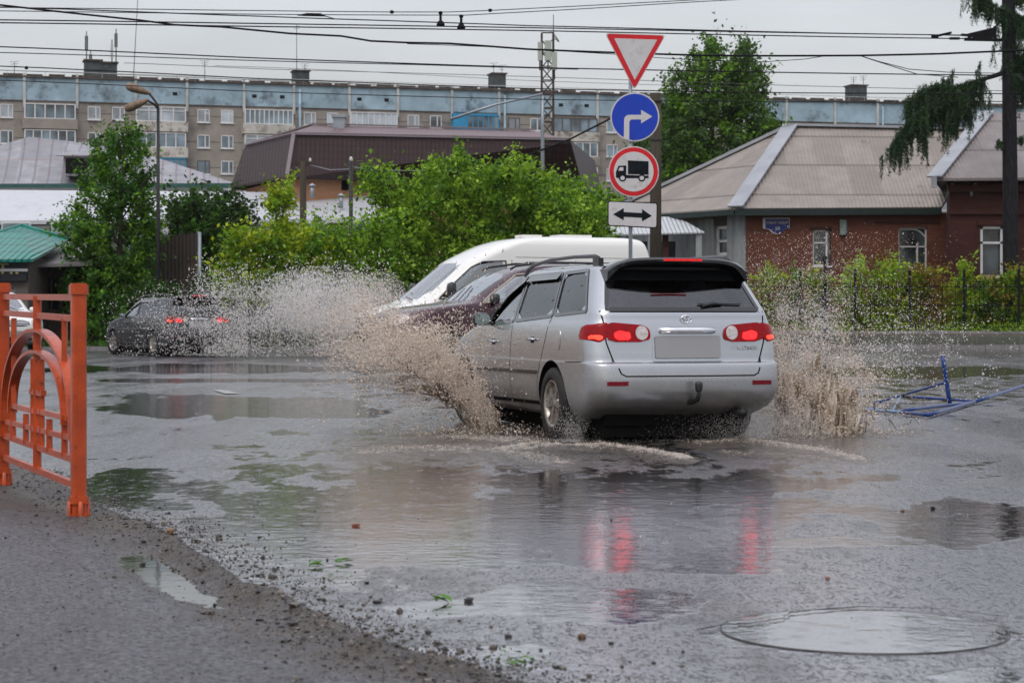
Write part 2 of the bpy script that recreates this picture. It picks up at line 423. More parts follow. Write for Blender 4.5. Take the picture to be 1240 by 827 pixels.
    def line(s, frame, path, w=.008, name='panel_gap', mat=None, mb=None, off=.0015):
        own=mb is None; mb=mb or MB(); pts=[]
        for i in range(len(path)-1):
            a=path[i]; b=path[i+1]; n=max(2,int(math.hypot(b[0]-a[0],b[1]-a[1])/.04))
            for t in np.linspace(0,1,n,endpoint=False): pts.append((a[0]+(b[0]-a[0])*t,a[1]+(b[1]-a[1])*t))
        pts.append(path[-1]); H=[]
        for i,q in enumerate(pts):
            a=pts[max(i-1,0)]; b=pts[min(i+1,len(pts)-1)]; dx,dy=b[0]-a[0],b[1]-a[1]; l=math.hypot(dx,dy) or 1
            nx,ny=-dy/l*w/2,dx/l*w/2
            h1,n1=s.hit(frame,q[0]+nx,q[1]+ny); h2,n2=s.hit(frame,q[0]-nx,q[1]-ny)
            if h1 is None or h2 is None: continue
            H.append((h1+n1*off,h2+n2*off))
        if len(H)>1:
            vs=[p for h in H for p in h]; mb.add(vs,[(2*i,2*i+1,2*i+3,2*i+2) for i in range(len(H)-1)],mat or M['gap'])
        if own: return mb.build(name,mat or M['gap'],s.root)
        return mb
    def wheel(s, x, y, z, r, w=.19, rim=None, steer=0, spokes=6):
        sg=1 if y>0 else -1
        wr=bpy.data.objects.new('wheel',None)
        mb=MB(); k=r; Mx=Matrix.Rotation(-sg*PI/2,4,'X')
        T=Matrix.Translation((x,y,z))@Matrix.Rotation(steer,4,'Z')@Mx
        rr=r*.66
        mb.lathe([(rr,-w*.5),(rr+.02,-w*.52),(r*.93,-w*.5),(r*.985,-w*.40),(r,-w*.2),(r,w*.2),(r*.985,w*.40),(r*.93,w*.5),(rr+.02,w*.53),(rr,w*.5),(rr,-w*.5)],M['rubber'],36,T)
        ty=mb.build('wheel',M['rubber'],s.root)
        mb=MB(); a=rr*.99
        mb.lathe([(a,-w*.45),(a*.93,w*.42),(a,w*.47),(a*.97,w*.5),(a*.88,w*.42),(a*.86,w*.1),(a*.80,-w*.1)],rim or M['alloy'],36,T)
        mb.lathe([(.0,w*.38),(.055,w*.36),(.07,w*.28),(.07,0)],rim or M['alloy'],18,T)
        for q in range(spokes):
            an=2*PI*q/spokes
            for da in (-.16,.16):
                c1=Vector((.05*math.cos(an+da),.05*math.sin(an+da),w*.30)); c2=Vector((a*.9*math.cos(an+da*.8),a*.9*math.sin(an+da*.8),w*.36))
                mb.beam(T@c1,T@c2,.028,.03,rim or M['alloy'],up=(0,1,0))
        mb.build('rim',None,ty)
        mb=MB(); mb.lathe([(0,-.02),(a*.78,-.02),(a*.78,-.03)],M['under'],24,T); mb.build('brake_disc',None,ty)
        return ty
    def mirror(s, x, y, z, mat, glassmat=None, sz=(.09,.17,.12)):
        sg=1 if y>0 else -1; mb=MB()
        a,b,c=sz; vs=[]; fs=[]
        prof=[(0,.92,.92),(.4,1,1),(.8,.85,.85),(1,.45,.45)]
        for t,sy,sz_ in prof:
            for k in range(12):
                an=2*PI*k/12; cu=math.copysign(abs(math.cos(an))**.6,math.cos(an)); su=math.copysign(abs(math.sin(an))**.6,math.sin(an))
                vs.append((x-a*.5+a*t, y+sg*b*.5+cu*b*.5*sy, z+su*c*.5*sz_))
        n=12
        for i in range(3):
            for k in range(n): p=i*n+k; q=i*n+(k+1)%n; fs.append((p,q,q+n,p+n))
        fs+= [tuple(range(n-1,-1,-1)), tuple(3*n+k for k in range(n))]
        mb.add(vs,fs,mat,True); mb.beam((x,y-sg*.05,z-c*.35),(x,y+sg*.05,z-c*.3),.05,.03,mat)
        o=mb.build('wing_mirror',mat,s.root)
        mb=MB(); mb.prism([(math.copysign(abs(math.cos(2*PI*k/16))**.6,math.cos(2*PI*k/16))*b*.42,math.copysign(abs(math.sin(2*PI*k/16))**.6,math.sin(2*PI*k/16))*c*.40) for k in range(16)],0,.006,FR((x-a*.5-.001,y+sg*b*.5,z),(0,1,0),(0,0,1),(-1,0,0)),glassmat or M['mirror'])
        mb.build('mirror_glass',None,o)
        return o
M['mirror']=plain('mirror_glass',(.35,.42,.42),.06,.95,var=.1)
def frame_outline(mb, car, fr, outline, w, mat): 
    car.line(fr, outline+[outline[0]], w, mat=mat, mb=mb, off=.006)

# keys: z, x_rear, x_front, half width, rear corner r, front corner r
WAGON=[(.20,.46,4.05,.72,.10,.25),(.235,.36,4.30,.78,.14,.40),(.30,.16,4.42,.815,.16,.45),(.36,.065,4.46,.832,.17,.47),(.43,.012,4.48,.842,.17,.5),(.52,0,4.50,.845,.17,.5),
 (.63,.015,4.49,.848,.17,.5),(.655,.03,4.47,.848,.17,.5),(.668,.075,4.45,.845,.15,.5),(.74,.088,4.38,.843,.15,.5),(.82,.098,4.17,.84,.16,.45),(.90,.108,3.78,.832,.17,.42),(.955,.118,3.42,.82,.17,.38),
 (1.00,.128,3.22,.80,.16,.34),(1.07,.145,3.07,.775,.15,.30),(1.20,.25,2.84,.725,.14,.27),(1.33,.355,2.60,.672,.13,.25),(1.40,.415,2.44,.640,.12,.24),(1.432,.46,2.32,.605,.11,.24),(1.452,.56,2.15,.52,.10,.22),(1.463,.80,1.95,.36,.08,.18),(1.466,1.1,1.7,.15,.05,.1)]
WCAB=[(.42,.75,3.0,.70,.05,.05),(.90,.45,3.10,.765,.1,.2),(1.07,.30,2.98,.72,.1,.22),(1.20,.34,2.78,.675,.1,.2),(1.33,.44,2.55,.62,.1,.2),(1.40,.52,2.38,.58,.1,.2)]
WQ=[(.36,1.065),(1.07,1.035),(1.20,1.385),(.66,1.398)]
WR=[(1.13,1.03),(2.07,.985),(2.12,1.372),(1.26,1.385)]
WF=[(2.14,.98),(2.93,.95),(2.80,1.06),(2.36,1.33),(2.17,1.37)]
def make_wagon(label, loc, rz, paint, detail=True):
    c=Car('station_wagon',label,'car',loc,rz,WAGON,paint)
    c.wheelcut(1.0,.31,.355); c.wheelcut(3.58,.31,.355)
    c.cabin(WCAB)
    c.prismcut(chaikin(WR,1),'y',-1.2,1.2); c.prismcut(chaikin(WF,1),'y',-1.2,1.2); c.prismcut(chaikin(WQ,1),'y',-1.2,1.2)
    c.prismcut(chaikin([(-.60,1.06),(.60,1.06),(.50,1.37),(-.50,1.37)],1),'x',-1,.9)
    c.prismcut(chaikin([(-.62,1.01),(.62,1.01),(.50,1.37),(-.50,1.37)],1),'x',2.0,4)
    c.finish()
    for f,lab in (('L',None),('R',None)):
        for wn,mt in ((WQ,M['tint']),(WR,M['tint']),(WF,M['clear'])):
            o=c.patch(f,wn,'side_window',mt,off=-.004,thick=.006,rnd=1)
            mb=MB(); frame_outline(mb,c,f,wn,.028,M['gloss_black']); mb.build('window_seal',None,o)
        for pth in ([(2.10,.975),(2.12,.55),(2.10,.27)],[(3.0,.95),(3.06,.8),(3.02,.3)],[(1.12,1.02),(1.16,.85),(1.27,.66),(1.36,.50),(1.40,.27)],[(.30,.665),(.66,.655)]): c.line(f,pth,.007,name='panel_gap')
        mb=MB(); c.line(f,[(1.36,.555),(3.2,.545)],.03,mb=mb,mat=M['trim'],off=.006); c.line(f,[(1.37,.30),(3.2,.29)],.03,mb=mb,mat=M['gap'],off=.004); mb.build('side_moulding',None,c.root)
        sg=1 if f=='L' else -1
        for xx,zz in ((1.50,.83),(2.62,.80)):
            h,n=c.hit(f,xx,zz); mb=MB(); mb.tube([h+Vector((-.075,0,0))+n*.0,h+Vector((-.06,0,0))+n*.03,h+Vector((.05,0,0))+n*.03,h+Vector((.07,0,0))],.012,paint,8)
            hb=c.patch(f,[(xx-.045,zz-.028),(xx+.045,zz-.028),(xx+.045,zz+.02),(xx-.045,zz+.02)],'door_handle',M['gap'],off=.002,rows=4,cols=4)
            mb.build('grip',None,hb)
        mb=MB(); z0=1.455; rl=[(.62,sg*.555,1.44),(.64,sg*.56,1.50),(.70,sg*.562,1.515),(1.2,sg*.57,1.522),(1.8,sg*.572,1.512),(2.25,sg*.575,1.478),(2.42,sg*.575,1.44),(2.50,sg*.575,1.39)]
        mb.tube(rl,[.02,.021,.018,.016,.016,.017,.02,.02],M['trim'],10); mb.box((.58,sg*.555-.022,1.43),(.72,sg*.555+.022,1.50),M['trim']); mb.build('roof_rail',None,c.root)
        c.mirror(2.78,sg*.83,1.0,M['gloss_black'])
        mb=MB(); vs=[]   # rain guards over the side windows
        for a,b in (((1.28,1.388),(2.10,1.376)),((2.16,1.374),(2.88,1.02))):
            for k in range(7):
                t=k/6; u=a[0]+(b[0]-a[0])*t; v=a[1]+(b[1]-a[1])*t+(.035*math.sin(t*PI) if a[0]>2 else 0)
                h,n=c.hit(f,u,v); h2,n2=c.hit(f,u-(.0 if a[0]<2 else .02),v-.06)
                if h is None or h2 is None: continue
                vs.append((h+n*.006,h2+n2*.028))
            V=[p for q in vs for p in q]; V2=[p+Vector((0,-sg*.004,0)) for p in V]; nV=len(V)
            fs=[(2*i,2*i+1,2*i+3,2*i+2) for i in range(len(vs)-1)]
            mb.add(V+V2,fs+[tuple(q+nV for q in g[::-1]) for g in fs],M['guard'],True); vs=[]
        mb.build('rain_guard',None,c.root)
    c.patch('L',[(.80,.75),(.92,.75),(.92,.91),(.80,.91)],'fuel_door',paint,off=.005,rnd=1,rows=6,cols=6)
    for f,sg in (('DL',1),('DR',-1)):       # outer half of each rear lamp, on the wing
        o=c.patch(f,[(.567,.822),(.80,.826),(.83,.87),(.80,.945),(.66,.972),(.560,.975)],'tail_lamp',M['redlens'],off=.012,rnd=1,cols=9,label='outer half of the rear lamp, on the wing')
        c.patch(f,[(.595,.836),(.71,.838),(.71,.876),(.595,.876)],'bulb',M['redhot'],off=.014,rnd=1,rows=5,cols=6,parent=o)
    for sg in (1,-1):
        T=lambda pts:[(sg*y,z) for y,z in pts]
        o=c.patch('B',T([(.335,.822),(.655,.822),(.672,.90),(.675,.975),(.42,.972),(.325,.935),(.31,.87)]),'tail_lamp',M['redlens'],off=.014,rnd=1,cols=12,label='inner half of the rear lamp, on the tailgate')
        c.patch('B',T([(.475,.838),(.60,.838),(.615,.89),(.59,.912),(.485,.908)]),'bulb',M['redlit'],off=.017,rnd=1,rows=6,cols=8,parent=o)
        el=[(sg*(.385+.052*math.cos(a)),.893+.056*math.sin(a)) for a in np.linspace(0,2*PI,17)[:-1]]
        c.patch('B',el,'reversing_lens',M['clearlens'],off=.018,rows=9,cols=8,parent=o)
        c.patch('B' ,T([(.53,.482),(.70,.482),(.70,.515),(.53,.515)]),'reflector',M['reflector'],off=.005,rows=4,cols=6)
    g=c.patch('B',[(-.655,1.075),(.655,1.075),(.555,1.415),(-.555,1.415)],'rear_window',M['rearglass'],off=.003,rnd=0,thick=.004,rows=10,cols=16)
    mb=MB(); frame_outline(mb,c,'B',[(-.65,1.08),(.65,1.08),(.55,1.41),(-.55,1.41)],.03,M['gloss_black']); c.line('B',[(-.53,1.35),(.53,1.35)],.08,mb=mb,mat=M['gloss_black'],off=.0052); c.line('B',[(-.43,1.408),(.43,1.408)],.024,mb=mb,mat=paint,off=.0085); mb.build('window_seal',None,g)
    mb=MB(); pa=[(.70,1.07),(.685,.98),(.675,.82),(.62,.66),(.585,.575),(.545,.555),(-.545,.555),(-.585,.575),(-.62,.66),(-.675,.82),(-.685,.98),(-.70,1.07)]
    c.line('B',pa,.011,mb=mb); c.line('B',[(-.66,1.06),(.66,1.06)],.006,mb=mb); mb.build('tailgate_gap',None,c.root)
    rec=c.patch('B',[(-.285,.668),(.285,.668),(.30,.69),(.30,.86),(.285,.885),(-.285,.885),(-.30,.86),(-.30,.69)],'plate_recess',paint,off=.004,rnd=0)
    c.patch('B',[(-.268,.692),(.268,.692),(.278,.70),(.278,.862),(.268,.87),(-.268,.87),(-.278,.862),(-.278,.70)],'number_plate',M['plate'],off=.016,rows=5,cols=6)
    h,n=c.hit('B',0,.915); mb=MB(); mb.tube([h+Vector((.005,y,0))-Vector((.022,0,0)) for y in (-.235,-.23,-.1,0,.1,.23,.235)],[.010,.024,.027,.028,.027,.024,.010],M['chrome'],12); mb.build('chrome_strip',None,c.root)
    # emblem: three ovals
    h,n=c.hit('B',0,1.005); mb=MB()
    for rx,rz_,cz in ((.048,.032,0),(.016,.031,0),(.034,.012,.013)):
        mb.tube([Vector((h.x-.012,rx*math.cos(a),1.005+cz+rz_*math.sin(a))) for a in np.linspace(0,2*PI,25)],.0038,M['chrome'],6,cap=False)
    mb.build('emblem',None,c.root)
    # spoiler
    mb=MB(); ys=np.linspace(-.60,.60,25); ring=[]; 
    for y in ys:
        a=abs(y)/.60; z=1.492-.085*a**6-.010*a*a; x=.20+.10*a*a; L_=.42-.12*a*a
        prof=[(x,z-.012),(x+.02,z+.006),(x+L_*.5,z+.004),(x+L_,z-.022+(.02*a)),(x+L_,z-.055),(x+L_*.5,z-.052),(x+.06,z-.042),(x+.015,z-.034)]
        if a>.8: prof=[(px_,pz if i<4 else pz-.05*(a-.8)/.2) for i,(px_,pz) in enumerate(prof)]
        ring.append([(px_,y,pz) for px_,pz in prof])
    n=8; fs=[]
    for i in range(len(ring)-1):
        for k in range(n): a=i*n+k; b=i*n+(k+1)%n; fs.append((a,b,b+n,a+n))
    fs+=[tuple(range(n)),tuple((len(ring)-1)*n+k for k in range(n-1,-1,-1))]
    mb.add([p for r in ring for p in r],fs,M['gloss_black'],True); sp=mb.build('rear_spoiler',None,c.root); sp.data.set_sharp_from_angle(angle=.7)
    mb=MB(); mb.prism([(-.165,1.468),(.165,1.468),(.16,1.486),(-.16,1.486)],0,.012,FR((.197,0,0),(0,1,0),(0,0,1),(-1,0,0)),M['reddim']); mb.build('brake_light',None,sp)
    # wiper
    h,n=c.hit('B',-.15,1.11); h2,_=c.hit('B',-.50,1.125); h3,_=c.hit('B',-.12,1.125)
    mb=MB(); o=Vector((-.02,0,0)); mb.tube([h3+o,h2+o],.006,M['trim'],6); mb.tube([h+o*1.2,c.hit('B',-.25,1.13)[0]+o*2,c.hit('B',-.33,1.125)[0]+o*1.4],[.016,.011,.007],M['trim'],8)
    mb.build('rear_wiper',None,c.root)
    # tow hook, bumper underside, exhaust
    mb=MB(); yh=-.02
    mb.tube([(.3,yh,.33),(.05,yh,.345),(-.06,yh,.37),(-.09,yh,.41),(-.09,yh,.455)],[.022,.022,.02,.016,.014],M['darksteel'],10)
    Mh=Matrix.Translation((-.09,yh,.455)); mb.lathe([(.0,-.02),(.022,-.018),(.03,.0),(.031,.04),(.027,.055),(.0,.062)],M['trim'],16,Mh); mb.build('tow_hook',None,c.root)
    mb=MB(); mb.tube([(.6,-.45,.26),(.07,-.48,.255)],.03,M['darksteel'],14); mb.build('exhaust_pipe',None,c.root)
    mb=MB(); mb.box((.40,-.60,.06),(3.9,.60,.26),M['under']); mb.box((.36,-.60,.15),(.60,.60,.33),M['under']); mb.box((.9,-.62,.20),(1.1,.62,.30),M['under']); mb.build('underbody_and_fill',None,c.root)  # underbody boxes, the long one carried low to black out the bright gap beneath
    mb=MB(); # badge letters on tailgate
    # seats
    for yy in (.36,-.36):
        for xx in (2.0,1.1):
            mb=MB(); mb.box((xx,yy-.25,.42),(xx+.5,yy+.25,.58),M['interior']); mb.beam((xx,yy,.5),(xx-.18,yy,1.08),.46,.12,M['interior'],up=(1,0,0)); mb.box((xx-.26,yy-.12,1.09),(xx-.15,yy+.12,1.27),M['interior']); mb.build('seat',None,c.root)
    mb=MB(); mb.box((2.85,-.7,.55),(3.15,.7,.90),M['interior']); mb.tube([Vector((2.66+.05*math.sin(a),-.36+.18*math.cos(a),.90+.17*math.sin(a))) for a in np.linspace(0,2*PI,20)],.012,M['trim'],6); mb.build('dashboard',None,c.root)
    c.patch('F',[(-.60,1.0),(.60,1.0),(.50,1.385),(-.50,1.385)],'windscreen',M['clear'],off=.0,rows=8,cols=12)
    for x in (1.0,3.58):
        for sg in (1,-1): c.wheel(x,sg*.745,.305,.305,rim=M['alloy'],steer=.12 if x>2 else 0)
    for f,sg in (('EL',1),('ER',-1)): c.patch(f,[(.40,.60),(.62,.60),(.66,.69),(.5,.72),(.40,.70)],'headlamp',M['clearlens'],off=.006,rnd=1)
    c.patch('F',[(-.38,.60),(.38,.60),(.38,.70),(-.38,.70)],'grille',M['trim'],off=.004)
    return c
M['guard']=plain('smoked_acrylic',(.10,.10,.105),.25,var=.3,sc=9,coat=.3)
def text_mesh(txt, size, mat, parent, name, Mx, ext=.002, sx=1.0, align='CENTER', shear=0):
    cu=bpy.data.curves.new(name,'FONT'); cu.body=txt; cu.size=size; cu.extrude=ext; cu.align_x=align; cu.shear=shear; cu.offset=.0
    ob=bpy.data.objects.new(name,cu); C.objects.link(ob); bpy.context.view_layer.update()
    dg=bpy.context.evaluated_depsgraph_get(); me=bpy.data.meshes.new_from_object(ob.evaluated_get(dg),depsgraph=dg)
    bpy.data.objects.remove(ob); me.materials.clear(); me.materials.append(mat)
    me.transform(Mx@Matrix.Diagonal((sx,1,1,1)))
    o=bpy.data.objects.new(name,me); C.objects.link(o)
    if parent: o.parent=parent
    return o

TH=math.radians(17.5)
def car_rz(theta): return PI/2+theta     # heading theta left of straight ahead
silver=make_wagon('silver station wagon with lit brake lights driving through the flooded road',(1.425,16.33,-.02),car_rz(TH),M['silver'])
h,n=silver.hit('B',-.49,.775)
text_mesh('CALDINA',.045,M['chrome'],silver.root,'badge_lettering',FR((h.x-.006,-.49,.76),(0,-1,0),(0,0,1),(-1,0,0)),.003,1.25,shear=.2)
black=make_wagon('black station wagon with lit tail lights behind the spray at the far kerb',(-7.55,50.2,0),car_rz(math.radians(33)),M['black_paint'])

# ---- plum SUV and white SUV
SUV=[(.26,.35,4.2,.78,.10,.2),(.32,.10,4.5,.88,.2,.4),(.50,.0,4.62,.91,.2,.5),(.70,.02,4.63,.915,.2,.5),(.82,.05,4.60,.91,.2,.5),(.92,.07,4.50,.905,.2,.5),(1.00,.08,4.2,.90,.2,.48),(1.05,.09,3.80,.885,.2,.42),
 (1.09,.10,3.45,.865,.2,.36),(1.14,.12,3.25,.84,.18,.32),(1.30,.22,2.97,.79,.17,.3),(1.45,.34,2.70,.74,.16,.28),(1.56,.44,2.45,.70,.15,.27),(1.62,.52,2.2,.64,.14,.26),(1.655,.70,1.95,.52,.1,.2),(1.67,1.1,1.7,.25,.05,.1)]
SCAB=[(.5,.8,3.0,.75,.05,.05),(1.0,.5,3.2,.83,.1,.2),(1.14,.32,3.12,.80,.1,.22),(1.30,.38,2.88,.75,.1,.2),(1.45,.48,2.62,.70,.1,.2),(1.57,.6,2.35,.64,.1,.2)]
SWF=[(1.98,1.10),(3.08,1.08),(2.92,1.20),(2.42,1.50),(2.05,1.53)]; SWR=[(.95,1.13),(1.90,1.10),(1.95,1.54),(1.05,1.52)]; SWQ=[(.40,1.18),(.86,1.15),(.95,1.50),(.66,1.46)]
def make_suv(label, loc, rz, paint, name='sport_utility_car', bars=False, sc=1):
    c=Car(name,label,'car',loc,rz,SUV,paint)
    c.wheelcut(.95,.36,.41,w=.9); c.wheelcut(3.68,.36,.41,w=.9); c.cabin(SCAB)
    for w_ in (SWF,SWR,SWQ): c.prismcut(chaikin(w_,1),'y',-1.3,1.3)
    c.prismcut(chaikin([(-.68,1.14),(.68,1.14),(.56,1.53),(-.56,1.53)],1),'x',2.0,5)
    c.finish()
    for f,sg in (('L',1),('R',-1)):
        for w_ in (SWF,SWR,SWQ):
            o=c.patch(f,w_,'side_window',M['clear'] if w_ is SWF else M['tint'],off=-.004,thick=.006,rnd=1)
            mb=MB(); frame_outline(mb,c,f,w_,.016,M['beige'] if not bars else M['trim']); mb.build('window_trim',None,o)
        for pth in ([(1.94,1.08),(1.95,.4)],[(3.12,1.05),(3.12,.4)],[(.98,1.1),(1.1,.85),(1.35,.6),(1.38,.38)]): c.line(f,pth,.008,name='panel_gap')
        for xx in (1.25,2.2):
            h,n=c.hit(f,xx,.98); mb=MB(); mb.tube([h-Vector((.1,0,0)),h+n*.035-Vector((.08,0,0)),h+n*.035+Vector((.08,0,0)),h+Vector((.1,0,0))],.014,paint); mb.build('door_handle',None,c.root)
        mb=MB(); mb.tube([(.8,sg*.60,1.62),(.9,sg*.61,1.68),(1.9,sg*.62,1.69),(2.4,sg*.63,1.63),(2.5,sg*.64,1.58)],.018,M['trim']); mb.build('roof_rail',None,c.root)
        c.mirror(2.92,sg*.86,1.14,M['trim'] if not bars else paint,sz=(.12,.22,.16))
        e='EL' if sg>0 else 'ER'
        o=c.patch(e,[(.36,.74),(.66,.76),(.80,.86),(.70,.92),(.42,.90)],'headlamp',M['clearlens'],off=.008,rnd=1)
        c.patch(e,[(.50,.79),(.58,.79),(.58,.87),(.50,.87)],'bulb',M['chrome'],off=.011,rnd=1,rows=5,cols=5,parent=o)
        c.patch(e,[(.45,.46),(.56,.46),(.56,.54),(.45,.54)],'fog_lamp',M['clearlens'],off=.006,rnd=1,rows=5,cols=5)
        for x in (.95,3.68): c.wheel(x,sg*.80,.36,.36,w=.23,spokes=5)
        c.patch('DL' if sg>0 else 'DR',[(.5,.85),(.8,.87),(.8,1.0),(.5,1.02)],'tail_lamp',M['redlens'],off=.008,rnd=1)
    g=c.patch('F',[(-.44,.72),(.44,.72),(.40,.88),(-.40,.88)],'grille',M['trim'],off=.006,rnd=1)
    mb=MB()
    for zz in (.76,.80,.84): c.line('F',[(-.40,zz),(.40,zz)],.012,mb=mb,mat=M['chrome'],off=.01)
    mb.build('grille_bars',None,g)
    c.patch('F',[(-.26,.50),(.26,.50),(.26,.61),(-.26,.61)],'number_plate',M['plate'],off=.012,rows=4,cols=5)
    c.patch('F',[(-.5,.34),(.5,.34),(.5,.46),(-.5,.46)],'lower_grille',M['trim'],off=.004,rnd=1)
    c.patch('F',[(-.66,1.12),(.66,1.12),(.55,1.54),(-.55,1.54)],'windscreen',M['clear'],off=.0,rows=9,cols=12)
    mb=MB()
    for y0,y1 in ((-.05,-.5),(.45,0.0)):
        a=c.hit('F',y0,1.11)[0]; b=c.hit('F',y1,1.33)[0]; mb.tube([a+Vector((.03,0,.01)),b+Vector((.03,0,.01))],.009,M['trim'],6)
    mb.build('wipers',None,c.root)
    for yy in (.4,-.4):
        mb=MB(); xx=2.05; mb.box((xx,yy-.25,.55),(xx+.5,yy+.25,.70),M['interior']); mb.beam((xx,yy,.62),(xx-.18,yy,1.22),.48,.13,M['interior'],up=(1,0,0)); mb.box((xx-.27,yy-.12,1.24),(xx-.15,yy+.12,1.42),M['interior']); mb.build('seat',None,c.root)
    mb=MB(); mb.box((2.9,-.78,.7),(3.25,.78,1.03),M['interior']); mb.build('dashboard',None,c.root)
    c.root.scale=(1,1,sc)
    if bars:
        mb=MB()
        for x in (1.2,2.1): mb.beam((x,-.68,1.76),(x,.68,1.76),.06,.03,M['trim'])
        for x in (1.2,2.1):
            for y in (-.62,.62): mb.beam((x,y,1.68),(x,y,1.76),.04,.04,M['trim'])
        mb.build('roof_bars',None,c.root)
    return c
# heading given as world angle of local +x
def nose_at(px, D, rz, L, z=0, half=0):   # root so that the nose centre is at px,D
    hx,hy=math.cos(rz),math.sin(rz); x=(px-HX)/F*D
    return (x-hx*L, D-hy*L, z)
az=math.radians(180+22)
plum=make_suv('dark plum sport utility car half hidden behind the silver wagon',nose_at(456,34,az,4.62),az,M['plum'],sc=1.12)
aw=math.radians(-62)
wsuv=make_suv('white car with roof bars facing the road behind the orange railing',nose_at(16,52,aw,4.62),aw,M['white_paint'],bars=True)
# ---- van
VAN=[(.30,.15,5.1,.85,.1,.2),(.36,.02,5.45,.95,.1,.4),(.55,.0,5.60,.985,.1,.45),(.80,.0,5.60,.99,.1,.48),(.95,.01,5.55,.99,.1,.50),(1.05,.01,5.42,.99,.1,.48),(1.14,.015,5.10,.985,.1,.44),(1.22,.02,4.86,.975,.1,.40),
 (1.40,.03,4.62,.96,.1,.36),(1.70,.05,4.28,.94,.1,.32),(2.00,.08,3.95,.92,.1,.30),(2.12,.09,3.78,.91,.1,.30),(2.30,.12,3.45,.89,.12,.32),(2.44,.16,3.15,.86,.14,.35),(2.53,.22,2.85,.80,.16,.38),(2.58,.34,2.55,.68,.18,.35),(2.605,.7,2.2,.45,.12,.2),(2.61,1.2,1.8,.2,.05,.1)]
VCAB=[(.7,2.6,4.5,.88,.05,.05),(1.22,2.6,4.72,.93,.05,.25),(1.40,2.6,4.52,.92,.05,.25),(1.70,2.6,4.18,.90,.05,.25),(2.00,2.6,3.85,.87,.05,.25),(2.15,2.6,3.6,.85,.05,.25)]
av=math.radians(180+23)
van=Car('minibus_van','white high roof minibus behind the plum car','van',nose_at(438,45,av,5.6*1.2),av,VAN,M['white_paint'],bow=(.03,.12),sidek=.02)
van.wheelcut(1.0,.34,.40,w=.99); van.wheelcut(4.55,.34,.40,w=.99); van.cabin(VCAB)
VW=[(3.10,1.28),(4.42,1.28),(4.20,1.52),(3.78,1.93),(3.55,2.05),(3.10,2.07)]
van.prismcut(chaikin(VW,1),'y',-1.4,1.4); van.prismcut(chaikin([(-.78,1.30),(.78,1.30),(.68,2.03),(-.68,2.03)],1),'x',3.0,6); van.finish()
for f,sg in (('L',1),('R',-1)):
    o=van.patch(f,VW,'side_window',M['clear'],off=-.004,thick=.006,rnd=1); mb=MB(); frame_outline(mb,van,f,VW,.03,M['trim']); mb.build('window_seal',None,o)
    for a,b in ((2.92,1.72),(1.66,.30)): van.patch(f,[(b,1.34),(a,1.34),(a,2.06),(b,2.06)],'side_window',M['tintdark'] if 'tintdark' in M else M['gloss_black'],off=.005,rnd=1)
    for pth in ([(2.98,2.1),(2.98,.42)],[(4.40,1.25),(4.42,.8),(4.3,.5)],[(1.69,2.1),(1.69,.42)],[(.1,2.15),(2.9,2.15)]): van.line(f,pth,.01,name='panel_gap')
    mb=MB(); van.line(f,[(1.45,.62),(4.1,.62)],.12,mb=mb,mat=M['trim'],off=.012); mb.build('side_moulding',None,van.root)
    van.mirror(4.25,sg*1.0,1.45,M['trim'],sz=(.14,.24,.36))
    e='EL' if sg>0 else 'ER'; van.patch(e,[(.42,.86),(.66,.90),(.90,1.05),(.84,1.13),(.55,1.05)],'headlamp',M['clearlens'],off=.008,rnd=1)
    for x in (1.0,4.55): van.wheel(x,sg*.88,.34,.34,w=.22,rim=M['steel'],spokes=8)
    van.patch('DL' if sg>0 else 'DR',[(.64,.85),(.72,.85),(.72,1.5),(.64,1.5)],'tail_lamp',M['redlens'],off=.008)
van.patch('F',[(-.78,1.27),(.78,1.27),(.68,2.06),(-.68,2.06)],'windscreen',M['clear'],off=0,rows=12,cols=12)
van.patch('F',[(-.5,.66),(.5,.66),(.45,.92),(-.45,.92)],'grille',M['trim'],off=.006,rnd=1)
van.patch('F',[(-.85,.38),(.85,.38),(.85,.62),(-.85,.62)],'front_bumper',M['trim'],off=.01,rnd=1)
mb=MB(); mb.box((1.1,-.28,2.6),(1.75,.28,2.66),M['white_paint']); mb.box((2.1,-.2,2.59),(2.5,.2,2.65),M['white_paint']); mb.build('roof_hatch',None,van.root)
mb=MB(); mb.box((4.2,-.85,.8),(4.75,.85,1.2),M['interior']); mb.build('dashboard',None,van.root)
for yy in (.5,-.5):
    mb=MB(); mb.box((3.3,yy-.25,.8),(3.75,yy+.25,.98),M['interior']); mb.beam((3.3,yy,.9),(3.15,yy,1.6),.48,.14,M['interior'],up=(1,0,0)); mb.box((3.05,yy-.13,1.62),(3.17,yy+.13,1.82),M['interior']); mb.build('seat',None,van.root)
mb=MB()
for y0,y1 in ((-.05,-.6),(.6,.05)):
    a=van.hit('F',y0,1.25)[0]; b=van.hit('F',y1,1.32)[0]; mb.tube([a+Vector((.05,0,.01)),b+Vector((.04,0,.01))],.011,M['trim'],6)
mb.build('wipers',None,van.root)
van.root.scale=(1.2,1.06,1.06)
